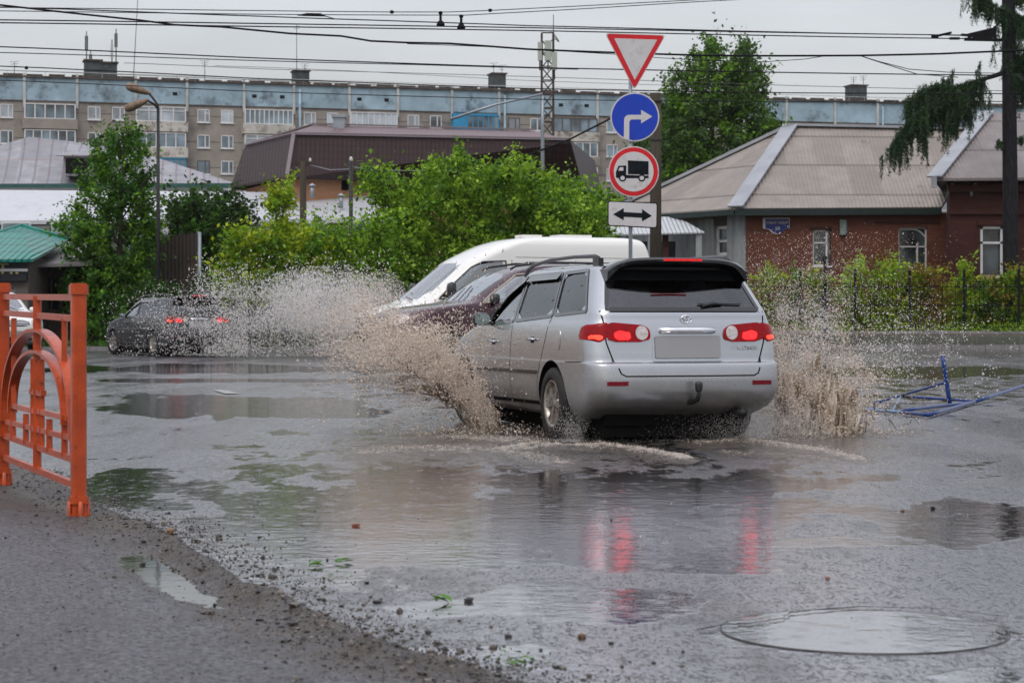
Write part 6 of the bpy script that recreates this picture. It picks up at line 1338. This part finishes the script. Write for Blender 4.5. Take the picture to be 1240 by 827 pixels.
wire('second drooping wire leaving the thick cable towards the larch',[(1042,68),(1063,74.5),(1100,84),(1150,88),(1204,89)],43,50,.009)
wire('thin cable dipping under the thick cable beside the yield triangle',[(493,53.5),(600,57.5),(743,66),(800,70.5),(862,74),(930,75),(975,72),(1000,68)],42,42,.007)
wire('dark service cable slanting down from the signs to the green tree',[(790,120),(745,141),(690,169),(640,188),(590,202),(545,212)],64,61,.030)
wire('short service wire between the wooden pole and the thin black pole',[(375,200),(400,206),(425,205)],72,66,.014,'steel'); wire('slack wire from the thin black pole into the tree',[(425,202),(450,206),(490,207),(560,207)],66,61,.012,'steel')
wire('thin wire sloping past the street lamp behind the bush',[(195,236),(230,247),(300,243),(360,236)],66,70,.010)
def fit(label,mbf,name='wire_fitting'): mb=MB(); mbf(mb); return tag(mb.build(name,None),label,'wire fitting')
for px,y0,y1,lab in ((533.5,16,31.5,'left black hanger cone on the trolley wire'),(558.5,20,35,'right black hanger cone on the trolley wire')):
    D=44.2; a=P(px,y0,D); b=P(px,y1,D)
    def f(mb,a=a,b=b): mb.tube([a,b],.028,M['wire'],8); mb.lathe([(.05,.10),(.085,.04),(.09,0),(.0,-.01)],M['wire'],14,Matrix.Translation(b)); mb.lathe([(0,.04),(.05,.02),(.04,-.03),(0,-.04)],M['wire'],10,Matrix.Translation(a))
    fit(lab,f,'wire_hanger')
def f(mb): mb.tube([P(360,19,50),P(372,18.2,50),P(388,18.5,50),P(394,20,50),P(406,23.6,50)],[.01,.04,.04,.012,.01],M['wire'],8)
fit('black lens shaped splice on the upper wires at the left',f,'wire_splice')
for px,py,D,lab in ((32,82.5,56.2,'small black bead on the wire above the block roof'),(474.5,15,53,'small round clamp on the thin wire left of the hanger cones'),(593.5,13,53.6,'small round clamp on the thin wire right of the hanger cones')):
    fit(lab,lambda mb: mb.lathe([(0,-.05),(.05,-.03),(.05,.03),(0,.05)],M['wire'],10,Matrix.Translation(P(px,py,D))),'wire_clamp')
def f(mb):
    D=47; mb.beam(P(1130,45,D),P(1152,40,D),.07,.05,M['wire']); mb.box(P(1128,47,D)+Vector((0,-.05,0)),P(1136,43,D)+Vector((0,.05,0)),M['wire']); mb.beam(P(1150,47,D),P(1162,47,D),.08,.05,M['wire']); mb.beam(P(1164,42.5,D),P(1176,43.5,D),.08,.05,M['wire'])
    mb.beam(P(1168,48,D),P(1215,49,D),.12,.06,M['wire']); mb.beam(P(1172,44,D),P(1206,36,D),.12,.10,M['wire']); mb.beam(P(1178,46,D),P(1206,42,D),.1,.14,M['wire']); mb.tube([P(1204.5,32,D),P(1205,50,D)],.03,M['wire'],8); mb.beam(P(1186,40,D),P(1190,47,D),.09,.06,M['wire'])
fit('black trolley wire switch gear beside the larch top',f,'trolley_switch')
# ------------------------------------------------------------------ splashing water
def mudwater(name, c1, c2, rough=.18, trans=.25, em=0):
    m=bpy.data.materials.new(name); m.use_nodes=True; nt=m.node_tree; p=nt.nodes['Principled BSDF']; gi=N(nt,'ShaderNodeNewGeometry')
    nt.links.new(mixc(nt,gi.outputs['Random Per Island'],c1,c2),p.inputs['Base Color']); p.inputs['Roughness'].default_value=rough; p.inputs['IOR'].default_value=1.33
    tr=N(nt,'ShaderNodeBsdfTranslucent'); nt.links.new(mixc(nt,gi.outputs['Random Per Island'],c1,c2),tr.inputs[0]); mx=N(nt,'ShaderNodeMixShader'); mx.inputs[0].default_value=.6
    out=nt.nodes['Material Output']; nt.links.new(p.outputs[0],mx.inputs[1]); nt.links.new(tr.outputs[0],mx.inputs[2]); nt.links.new(mx.outputs[0],out.inputs[0]); return m
M['drop_mud']=mudwater('muddy_drops',(.72,.61,.51),(.99,.94,.89)); M['drop_white']=mudwater('pale_drops',(.80,.77,.75),(.99,.98,.97)); M['strand']=mudwater('muddy_water_strands',(.28,.215,.15),(.52,.43,.34),.12)
def drops(name, Q, rad, vel, mat, label, seed=0, stretch=1.0):
    """octahedral drops, stretched along their flight direction"""
    r=np.random.default_rng(seed); n=len(Q); v=vel/np.maximum(np.linalg.norm(vel,axis=1)[:,None],1e-6)
    a=np.cross(v,np.array([.3,.9,.2])); a/=np.linalg.norm(a,axis=1)[:,None]; b=np.cross(v,a)
    l=rad*(1+stretch*r.random(n)); R=rad[:,None]; V=np.stack([Q+v*l[:,None],Q-v*l[:,None],Q+a*R,Q-a*R,Q+b*R,Q-b*R],1)
    f=np.array([(0,2,4),(0,4,3),(0,3,5),(0,5,2),(1,4,2),(1,3,4),(1,5,3),(1,2,5)])
    Fc=f[None]+(np.arange(n)*6)[:,None,None]
    return tag(fast_mesh(name,V.reshape(-1,3),Fc.reshape(-1,3),mat),label,'splash',kind='stuff')
def ballistic(n, p0, spread, az, azs, el, els, sp, sps, tmax, seed, tpow=1.0, burst=None):
    r=np.random.default_rng(seed); a=np.radians(r.normal(az,azs,n)); e=np.radians(np.clip(r.normal(el,els,n),3,88)); s=np.abs(r.normal(sp,sps,n))
    t=tmax*r.random(n)**tpow
    if burst: # gather into clumps that share a launch
        k=burst; idx=r.integers(0,k,n); A=np.radians(r.normal(az,azs,k)); E=np.radians(np.clip(r.normal(el,els,k),3,88)); S_=np.abs(r.normal(sp,sps,k)); T=tmax*r.random(k)**tpow
        a=A[idx]+r.normal(0,.05,n); e=E[idx]+r.normal(0,.05,n); s=S_[idx]*(1+r.normal(0,.05,n)); t=T[idx]*(1+r.normal(0,.13,n))
    V=np.stack([np.cos(a)*np.cos(e)*s,np.sin(a)*np.cos(e)*s,np.sin(e)*s],1); q=np.asarray(p0)+r.normal(size=(n,3))*np.asarray(spread)
    Q=q+V*t[:,None]; Q[:,2]-=4.9*t*t; W=V.copy(); W[:,2]-=9.8*t; k=(Q[:,2]>.005)
    return Q[k],W[k]
hv=Vector((-math.sin(TH),math.cos(TH),0)); lv=Vector((-math.cos(TH),-math.sin(TH),0)); O=silver.root.location
fw=O+hv*3.3+lv*.95; rw=O+hv*1.1-lv*.95
def poly_spray(n, poly, D0, D1, seed, dens=None):
    """points inside an outlined plume, between two distances"""
    r=np.random.default_rng(seed); Pp=np.array(poly,float); x0,y0=Pp.min(0); x1,y1=Pp.max(0); X=np.zeros(0); Y=np.zeros(0)
    while len(X)<n:
        x=r.uniform(x0,x1,n*3); y=r.uniform(y0,y1,n*3); k=inpoly(x,y,poly)
        if dens is not None: k&= r.random(n*3)<dens(x,y)
        X=np.concatenate([X,x[k]]); Y=np.concatenate([Y,y[k]])
    X,Y=X[:n],Y[:n]; D=r.uniform(D0,D1,n); s=F/D; return np.stack([(X-HX)/s,D,CH+(HY-Y)/s],1)
def rvel(Q,c,seed): r=np.random.default_rng(seed); v=Q-np.asarray(c)+r.normal(size=Q.shape)*.4; return v
def cl(x,y,f=.05,seed=3,p=2.0,lo=.25): return lo+(1-lo)*np.clip((vnoise(x*f,y*f,seed,4)-.28)*2.2,0,1)**p
# --- left plume of the silver wagon: brown, dense by the wheel, thrown forward and left
c0=(fw.x,fw.y,.1)
BOX=lambda a,b,c,d:[(a,b),(c,b),(c,d),(a,d)]
def gs(x,y,cx,cy,sx,sy,rot=0):
    c,s_=math.cos(rot),math.sin(rot); u=(x-cx)*c+(y-cy)*s_; v=-(x-cx)*s_+(y-cy)*c; return np.exp(-(u/sx)**2-(v/sy)**2)
def dA(x,y):   # a curved sheet leaning left, with a thin halo
    xc=594-74*np.clip((525-y)/100,0,2)**1.25; w_=11+np.clip(525-y,0,200)*.15; d=np.exp(-((x-xc)/w_)**2)*np.clip((y-372)/70,0,1)*.95
    return np.clip(d+.13*gs(x,y,535,445,48,60)+.20*gs(x,y,470,430,50,26,.4)+.65*gs(x,y,585,526,75,9)+.05*gs(x,y,520,420,130,80),0,1)*cl(x,y,.05,3,1.7,.22)*(1-.72*sstep(x,468,490)*(1-sstep(y,385,405)))
Q=poly_spray(34000,BOX(360,300,700,552),17.3,19.4,1,dA)
r=np.random.default_rng(1); rad=np.clip(r.lognormal(-5.6,.5,len(Q)),.0016,.010)
drops('splash',Q,rad,rvel(Q,c0,2),M['drop_mud'],'brown muddy water thrown up by the front left wheel of the silver wagon',3,2.6)
Q=poly_spray(8500,BOX(380,310,620,500),18.2,22,5,lambda x,y: np.clip(gs(x,y,462,402,46,40,.2)+.22*gs(x,y,560,440,50,45)+.10*gs(x,y,520,385,50,30),0,1)*cl(x,y,.05,9,1.5,.2)*(1-.75*sstep(x,462,488)*(1-sstep(y,385,405))))
drops('spray',Q,np.clip(r.lognormal(-5.45,.4,len(Q)),.0018,.012),rvel(Q,c0,6),M['drop_mud'],'pale brown drops flying in front of the plum car',7,1.5)
# tongues of brown water in the left plume
def strands(name, bases, dirs, lens, rads, mat, label, seed, bend=.25, n=9):
    r=np.random.default_rng(seed); mb=MB()
    for b_,d_,l,ra in zip(bases,dirs,lens,rads):
        b_=Vector(b_); d_=Vector(d_).normalized(); side=Vector((r.normal(),r.normal(),0))*bend*.3; pts=[];R=[]; ph=r.random()*6; 
        for i in range(n):
            t=i/(n-1); q=b_+d_*l*t+side*l*t*t; q.z-=bend*l*t*t*.7; q+=Vector((math.sin(t*9+ph),math.cos(t*7+ph),math.sin(t*11+ph)))*l*.018; pts.append(q); R.append(max(.0012,ra*(1-t)**.6*(.7+.5*r.random()) if i<n-1 else .001))
        mb.tube(pts,R,mat,5)
    o=mb.build(name,None); return tag(o,label,'splash',kind='stuff')
r=np.random.default_rng(12); n=34; bs=[];ds=[];ls=[];rs=[]
for i in range(n):
    t=r.random(); x=545+60*t+r.normal(0,9); g=P(x,505+15*r.random()-25*(1-t),18.2+r.random()*.5); bs.append(g); ds.append((-.9+r.normal(0,.25)-.3*(1-t),-.1,1.2+r.normal(0,.3))); ls.append(.25+.45*r.random()); rs.append(.006+.014*r.random())
strands('water_tongues',bs,ds,ls,rs,M['strand'],'brown water tongues leaping beside the front left wheel',1,.5)
# --- right plume: curtain of brown strands falling from the rear right wheel
def curtain(u, v):  # u 0..1 outward, v height fraction
    x0=P(940,520,17.6); x1=P(1052,524,17.3); q=Vector(x0).lerp(x1,u); return q
r=np.random.default_rng(21); bs=[];ds=[];ls=[];rs=[]
for i in range(12):
    u=r.random()**.85; q=curtain(u,0); q.z=r.random()*.05; q.y+=r.normal(0,.10)+.10*math.sin(u*17); hgt=(.64-.17*u+.10*math.sin(u*21+1))*(.45+.55*r.random()); ls.append(hgt); bs.append(q); ds.append((.10+.12*u+r.normal(0,.07),r.normal(0,.05),1)); rs.append(.002+.006*r.random()**2)
strands('water_curtain_strands',bs,ds,ls,rs,M['strand'],'brown strands of the water curtain right of the silver wagon',2,.10,11)
# the thin sheet between the strands: folded, torn along the top
m=bpy.data.materials.new('torn_muddy_sheet'); m.use_nodes=True; nt=m.node_tree; p=nt.nodes['Principled BSDF']; v=coords(nt,(1,1,.24))
ntx=N(nt,'ShaderNodeTexNoise'); nt.links.new(v,ntx.inputs['Vector']); ntx.inputs['Scale'].default_value=11; ntx.inputs['Detail'].default_value=6; ntx.inputs['Roughness'].default_value=.64; ntx.inputs['Distortion'].default_value=.9; nn=ntx.outputs['Fac']; at=N(nt,'ShaderNodeAttribute',attribute_name='edge'); al_=mth(nt,'ADD',nn,at.outputs['Fac'])
nt.links.new(ramp(nt,noise(nt,v,17,5,.66),[(.36,(.17,.12,.075)),(.46,(.40,.31,.225)),(.60,(.80,.73,.65))]),p.inputs['Base Color']); nt.links.new(ramp(nt,al_,[(.46,0.),(.56,1.)]),p.inputs['Alpha']); p.inputs['Roughness'].default_value=.15
nt.links.new(bump(nt,nn,.8,.03),p.inputs['Normal']); M['sheet']=m
for k,(dy,lab) in enumerate(((0,'nearest layer of the brown water curtain'),(.10,'second layer of the brown water curtain'),(.20,'third layer of the brown water curtain'),(.32,'farthest layer of the brown water curtain'))):
    nu,nv=90,40; U_,V_=np.meshgrid(np.linspace(0,1,nu),np.linspace(0,1,nv)); a=curtain(0,0); b=curtain(1,0)
    hgt=.74-.32*U_**1.4+.10*np.sin(U_*19+k*2)+.05*np.sin(U_*47+k)
    X=a.x+(b.x-a.x)*U_+.10*V_*(U_+.2)+.02*np.sin(V_*5+U_*20); Y=a.y+(b.y-a.y)*U_+dy+.05*np.sin(U_*38+V_*2+k)+.03*np.sin(U_*90+V_*3); Z=hgt*V_-.01
    e=.30-.52*V_**1.3-.62*np.clip((U_-.45-.08*k)/.5,0,1)**1.3*(.8+.6*V_)+.75*(vnoise(U_*7+k*3,V_*2.2,80+k,4)-.5)
    I=(np.arange(nv-1)[:,None]*nu+np.arange(nu-1)[None,:]).ravel(); tag(fast_mesh('water_sheet',np.stack([X,Y,Z],-1).reshape(-1,3),np.stack([I,I+1,I+nu+1,I+nu],1),m,attrs={'edge':e.ravel()}),lab,'splash',kind='stuff')
# veils of brown water leaning out of the left plume
for k,lab in enumerate(('nearest veil of brown water at the front left wheel','middle veil of brown water at the front left wheel','farthest veil of brown water at the front left wheel')):
    nu,nv=60,60; U_,V_=np.meshgrid(np.linspace(0,1,nu),np.linspace(0,1,nv)); py=525-(118+14*k)*V_; xc=594-74*np.clip((525-py)/100,0,2)**1.25; px=xc+(U_-.5)*(44+34*V_)+5*np.sin(U_*11+k)-4
    D=17.9+.25*k+.25*np.sin(U_*9+V_*4+k)*(.3+V_); e=.26-.50*V_**1.2-1.6*np.abs(U_-.5)**2.2+.5*(vnoise(U_*5+3*k,V_*3,90+k,4)-.5)
    I=(np.arange(nv-1)[:,None]*nu+np.arange(nu-1)[None,:]).ravel(); tag(fast_mesh('water_veil',np.stack([(px-HX)/F*D,D,CH+(HY-py)/F*D],-1).reshape(-1,3),np.stack([I,I+1,I+nu+1,I+nu],1),m,attrs={'edge':e.ravel()}),lab,'splash',kind='stuff')
c1=(rw.x,rw.y,.1)
def dR(x,y):
    up_=np.clip(455-y,0,300); xc=968+up_*.12; w_=40+up_*.42
    return np.clip(.85*np.exp(-((x-xc)/w_)**2)*np.exp(-up_/68)+.35*gs(x,y,990,480,60,45)+.28*gs(x,y,1042,478,26,42)+.45*gs(x,y,960,523,80,7),0,1)*cl(x,y,.055,4,1.6,.2)
Q=poly_spray(25000,BOX(900,280,1160,530),17.1,18.8,31,dR)
r=np.random.default_rng(33); drops('splash',Q,np.clip(r.lognormal(-5.45,.42,len(Q)),.0018,.013)*np.clip(1.15-.55*Q[:,2],.45,1),rvel(Q,c1,34),M['drop_mud'],'muddy drops bursting above the water curtain at the right',35,1.2)
Q=poly_spray(12000,BOX(900,270,1239,490),17.8,21,36,lambda x,y:np.clip(.85*gs(x,y,965,385,62,60)+.22*gs(x,y,1080,405,95,45)+.05*gs(x,y,1130,440,90,50)+.05*gs(x,y,950,320,50,35),0,1)*cl(x,y,.04,14,1.6,.2))
drops('spray',Q,np.clip(r.lognormal(-5.6,.45,len(Q)),.0016,.010)*np.clip(1.2-.45*Q[:,2],.5,1),rvel(Q,c1,37),M['drop_white'],'pale drops flying wide over the road right of the silver wagon',38,1.0)
# rope-like drips right of the curtain
bs=[];ds=[];ls=[];rs=[]
for i in range(46):
    px=r.uniform(1045,1125); py=r.uniform(450,525); bs.append(P(px,py,17.7+r.random()*.6)); ds.append((r.normal(0,.6),0,r.normal(0,.8))); ls.append(.03+.09*r.random()); rs.append(.003+.005*r.random())
strands('flying_drips',bs,ds,ls,rs,M['strand'],'twisting brown drips flying right of the water curtain',5,.9,7)
# --- far pale spray trailing the black wagon
def dF(x,y):
    k=np.exp(-((x-430)/120)**2)*.9+.35*np.exp(-((x-300)/70)**2); top=345+18*np.sin(x*.03)+.0009*(x-430)**2; v=np.clip((y-top+28)/62,0,1)
    return np.clip(k*v**1.5,0,1)*cl(x,y,.035,8,1.0,.5)*(1-.68*sstep(y,388,412))
Q=poly_spray(25000,[(258,345),(300,335),(380,322),(440,318),(480,330),(500,370),(500,431),(250,432),(235,400)],46.5,51.5,41,dF)
r=np.random.default_rng(42); drops('spray',Q,np.clip(r.lognormal(-4.65,.35,len(Q)),.005,.022),rvel(Q,(-6,50,0),43),M['drop_white'],'cloud of pale spray hanging behind the black station wagon',44,.8)
Q=poly_spray(6500,[(120,365),(160,352),(200,340),(240,330),(300,320),(300,430),(130,432)],45.0,46.6,45,lambda x,y:(.08+.92*np.clip((x-150)/120,0,1)**1.4)*cl(x,y,.05,18,1.2,.4)*np.clip((y-335)/40,.15,1))
drops('spray',Q,np.clip(r.lognormal(-4.75,.35,len(Q)),.005,.018),rvel(Q,(-6,50,0),46),M['drop_white'],'scattered pale drops flying over the side of the black station wagon',47,1.0)
# drops in front of the hedge, above the spray
Q=poly_spray(2600,[(220,300),(320,300),(450,300),(480,330),(470,360),(240,360)],40,46,48,lambda x,y:np.clip((y-295)/60,0,1)**2)
drops('spray',Q,np.clip(r.lognormal(-4.6,.35,len(Q)),.005,.018),rvel(Q,(-6,46,0),49),M['drop_white'],'sparse high drops in front of the green bushes',50,1.0)
# mist: very fine drops
def mist(n,poly,D0,D1,dens,rad,label,seed,mat='drop_white'):
    Q=poly_spray(n,poly,D0,D1,seed,dens); rr=np.random.default_rng(seed); Q[:,2]=np.maximum(Q[:,2],.004)
    drops('mist',Q,rad*(.6+.8*rr.random(n)),rvel(Q,(0,D0,0),seed),M[mat],label,seed,.3)
mist(46000,[(270,350),(380,325),(480,330),(520,400),(520,440),(400,434),(260,434)],47,52,lambda x,y:np.exp(-((x-420)/85)**2)*np.clip((y-325)/55,0,1)*(1-.8*sstep(y,385,410))*cl(x,y,.02,5,.8,.5),.0052,'fine white mist in the spray behind the black wagon',61)
mist(16000,[(400,380),(500,370),(560,440),(600,500),(560,520),(480,490),(420,440)],18.5,22,lambda x,y:np.exp(-(((x-500)/70)**2+((y-430)/60)**2)),.0022,'fine brown mist around the front left wheel plume',62,'drop_mud')
mist(26000,[(680,500),(780,470),(900,480),(960,460),(1010,530),(900,545),(700,545)],16.6,17.6,lambda x,y:np.exp(-(((x-900)/70)**2+((y-515)/22)**2))+.25*np.exp(-((y-525)/14)**2),.0022,'fine mist behind the rear bumper of the silver wagon',63)
mist(3500,[(640,540),(690,470),(720,500),(700,545)],16.5,17.2,lambda x,y:np.exp(-(((x-695)/18)**2+((y-520)/20)**2)),.0022,'fine mist thrown by the rear left wheel of the silver wagon',64)
# --- churned water around the car
def seg_d(px,py,path):
    best=np.full(px.shape,1e9)
    for (x0,y0),(x1,y1) in zip(path[:-1],path[1:]):
        dx,dy=x1-x0,(y1-y0)*3.5; L2=dx*dx+dy*dy; t=np.clip(((px-x0)*dx+(py-y0)*3.5*dy)/L2,0,1); best=np.minimum(best,np.hypot(px-x0-t*dx,(py-y0)*3.5-t*dy))
    return best
WAVES=[([(600,546),(650,540),(690,541),(735,541),(770,545),(830,556)],11,.030,1.0),([(440,548),(520,543),(600,545),(680,560)],24,.016,.75),([(850,537),(900,533),(960,541),(1000,547),(1042,557)],16,.022,.85),([(880,548),(960,551),(1010,558)],12,.010,.7),
 ([(540,530),(600,532),(650,536)],22,.022,.8),([(930,530),(1060,526),(1120,524)],14,.02,.6),([(560,470),(490,500),(470,520)],16,.02,.5),([(700,527),(830,528),(930,533)],18,.012,.55)]
def churn(X,Y):
    px=HX+F*X/Y; py=HY+F*CH/Y; h=np.zeros_like(X); fo_=np.zeros_like(X); n1=vnoise(X,Y,51,5,5.0); n2=vnoise(X,Y,52,4,17.0)
    for path,w,a,f in WAVES:
        d=seg_d(px+(n1-.5)*30,py+(n1-.5)*6,path); g=np.exp(-(d/w)**2); h=np.maximum(h,a*g*(.35+1.1*n2)); fo_=np.maximum(fo_,f*np.exp(-(d/(w*1.15))**2))
    env=np.exp(-(((px-720)/330)**4+((py-537)/34)**4)); h=h+.014*env*(n2-.35)+.010*env*(n1-.4)
    return h-.006+.0*X, np.clip(fo_,0,1), env
m,nt,p=mnode('churned_muddy_water'); at=N(nt,'ShaderNodeAttribute',attribute_name='foam'); v=coords(nt); n1=noise(nt,coords(nt,(1,.5,1)),20,7,.78); n2=noise(nt,v,90,3,.7)
ff=ramp(nt,mth(nt,'ADD',mth(nt,'MULTIPLY',at.outputs['Fac'],.55),mth(nt,'SUBTRACT',n1,.5)),[(.34,0.),(.60,1.)])
c=mixc(nt,ff,mixc(nt,n1,(.06,.052,.045),(.12,.105,.09)),mixc(nt,n2,(.22,.175,.13),(.50,.45,.40))); nt.links.new(c,p.inputs['Base Color']); nt.links.new(mth(nt,'ADD',.07,mth(nt,'MULTIPLY',ff,.45)),p.inputs['Roughness']); p.inputs['IOR'].default_value=1.34
hh=mth(nt,'ADD',mth(nt,'MULTIPLY',n1,.010),mth(nt,'MULTIPLY',n2,.002)); b=N(nt,'ShaderNodeBump'); b.inputs['Distance'].default_value=1.0; b.inputs['Strength'].default_value=.8; nt.links.new(hh,b.inputs['Height']); nt.links.new(b.outputs[0],p.inputs['Normal']); M['churn']=m
xs=np.linspace(-2.6,4.2,420); ys=np.linspace(11.6,24,520)
grid_mesh('churned_water',xs,ys,lambda X,Y:churn(X,Y)[0],m,lambda X,Y,Z:{'foam':churn(X,Y)[1]})
# foam beads on the wave crests
r=np.random.default_rng(77); n=60000; X=r.uniform(-2.2,3.4,n); Y=r.uniform(12.4,20,n); h,fo_,_=churn(X,Y); k=(h>.008)&(r.random(n)<fo_**2*.35); Q=np.stack([X[k],Y[k],h[k]+.012*r.random(k.sum())**2],1)
drops('foam',Q,.002+.004*r.random(len(Q)),r.normal(size=Q.shape),M['drop_mud'],'brown foam beads on the wave crests around the silver wagon',78,.2)
# falling-drop splashes standing on the road
n=700; X=r.uniform(-3,4.5,n); Y=r.uniform(8,30,n); Q=np.stack([X,Y,r.random(n)**2*.05+.005],1); drops('rain_drops',Q,.0012+.0014*r.random(n),np.tile([0,0,1.],(n,1)),M['drop_white'],'tiny raindrops splashing on the road',79,1.5)

# ------------------------------------------------------------------ air
HZ=True
if HZ:
    mb=MB(); mb.box((-330,-60,-1.2),(330,420,48)); hzb=mb.build('haze'); tag(hzb,'thin rainy haze over the whole street','haze',kind='stuff')
    m=bpy.data.materials.new('haze'); m.use_nodes=True; nt=m.node_tree; nt.nodes.clear(); out=N(nt,'ShaderNodeOutputMaterial'); pv_=N(nt,'ShaderNodeVolumePrincipled'); pv_.inputs['Color'].default_value=(.86,.88,.93,1); pv_.inputs['Density'].default_value=.0001; pv_.inputs['Anisotropy'].default_value=.2
    nt.links.new(pv_.outputs[0],out.inputs['Volume']); hzb.data.materials.clear(); hzb.data.materials.append(m)

# ------------------------------------------------------------------ sky, sun, camera
sc=bpy.context.scene; w=bpy.data.worlds.new('World'); sc.world=w; w.use_nodes=True; nt=w.node_tree; bg=nt.nodes['Background']; wo2=nt.nodes['World Output']
EL,AZ=math.radians(52),math.radians(200)
sk=N(nt,'ShaderNodeTexSky',sky_type='NISHITA',sun_disc=False); sk.sun_elevation=EL; sk.sun_rotation=AZ; sk.air_density=1.5; sk.dust_density=4
nt.links.new(sk.outputs[0],bg.inputs[0]); bg.inputs[1].default_value=.05
# overcast deck: brighter towards the zenith, faint cloud structure
tc=N(nt,'ShaderNodeTexCoord'); sp=N(nt,'ShaderNodeSeparateXYZ'); nt.links.new(tc.outputs['Generated'],sp.inputs[0]); z=mth(nt,'MAXIMUM',sp.outputs[2],0.0)
mp=N(nt,'ShaderNodeMapping'); nt.links.new(tc.outputs['Generated'],mp.inputs[0]); mp.inputs['Scale'].default_value=(1,1,4.5); n1=noise(nt,mp.outputs[0],4.0,5,.55)
lum=mth(nt,'MULTIPLY',mth(nt,'ADD',.415,mth(nt,'MULTIPLY',z,.80)),mth(nt,'ADD',.64,mth(nt,'MULTIPLY',n1,.72)))
col=mixc(nt,1.0,(.962,.962,1.035),(1,1,1),'MULTIPLY'); b2=N(nt,'ShaderNodeBackground'); nt.links.new(col,b2.inputs[0]); nt.links.new(lum,b2.inputs[1])
ad=N(nt,'ShaderNodeAddShader'); nt.links.new(bg.outputs[0],ad.inputs[0]); nt.links.new(b2.outputs[0],ad.inputs[1]); nt.links.new(ad.outputs[0],wo2.inputs[0])
sl=bpy.data.lights.new('sun','SUN'); sl.energy=.8; sl.angle=math.radians(30); sl.color=(1,.97,.93); so=bpy.data.objects.new('sun',sl); C.objects.link(so)
dirv=Vector((math.sin(AZ)*math.cos(EL),math.cos(AZ)*math.cos(EL),math.sin(EL))); so.rotation_euler=dirv.to_track_quat('Z','Y').to_euler()
cd=bpy.data.cameras.new('camera'); cam=bpy.data.objects.new('camera',cd); C.objects.link(cam); sc.camera=cam
cam.location=(0,0,CH); cam.rotation_euler=(PI/2,0,0); cd.sensor_width=36; cd.lens=F/1240*36; cd.shift_x=0; cd.shift_y=(HY-413.5)/1240; cd.clip_start=.1; cd.clip_end=6000
cd.dof.use_dof=True; cd.dof.focus_distance=17.2; cd.dof.aperture_fstop=8
sc.view_settings.view_transform='Standard'; sc.view_settings.look='None'; sc.view_settings.gamma=1; sc.view_settings.exposure=0
sc.cycles.use_denoising=True; sc.cycles.max_bounces=8; sc.cycles.transparent_max_bounces=24; sc.cycles.volume_bounces=0; sc.cycles.caustics_reflective=False; sc.cycles.caustics_refractive=False
sc.cycles.sample_clamp_indirect=4
for o in list(bpy.data.objects):
    if o.users_collection==(): bpy.data.objects.remove(o)
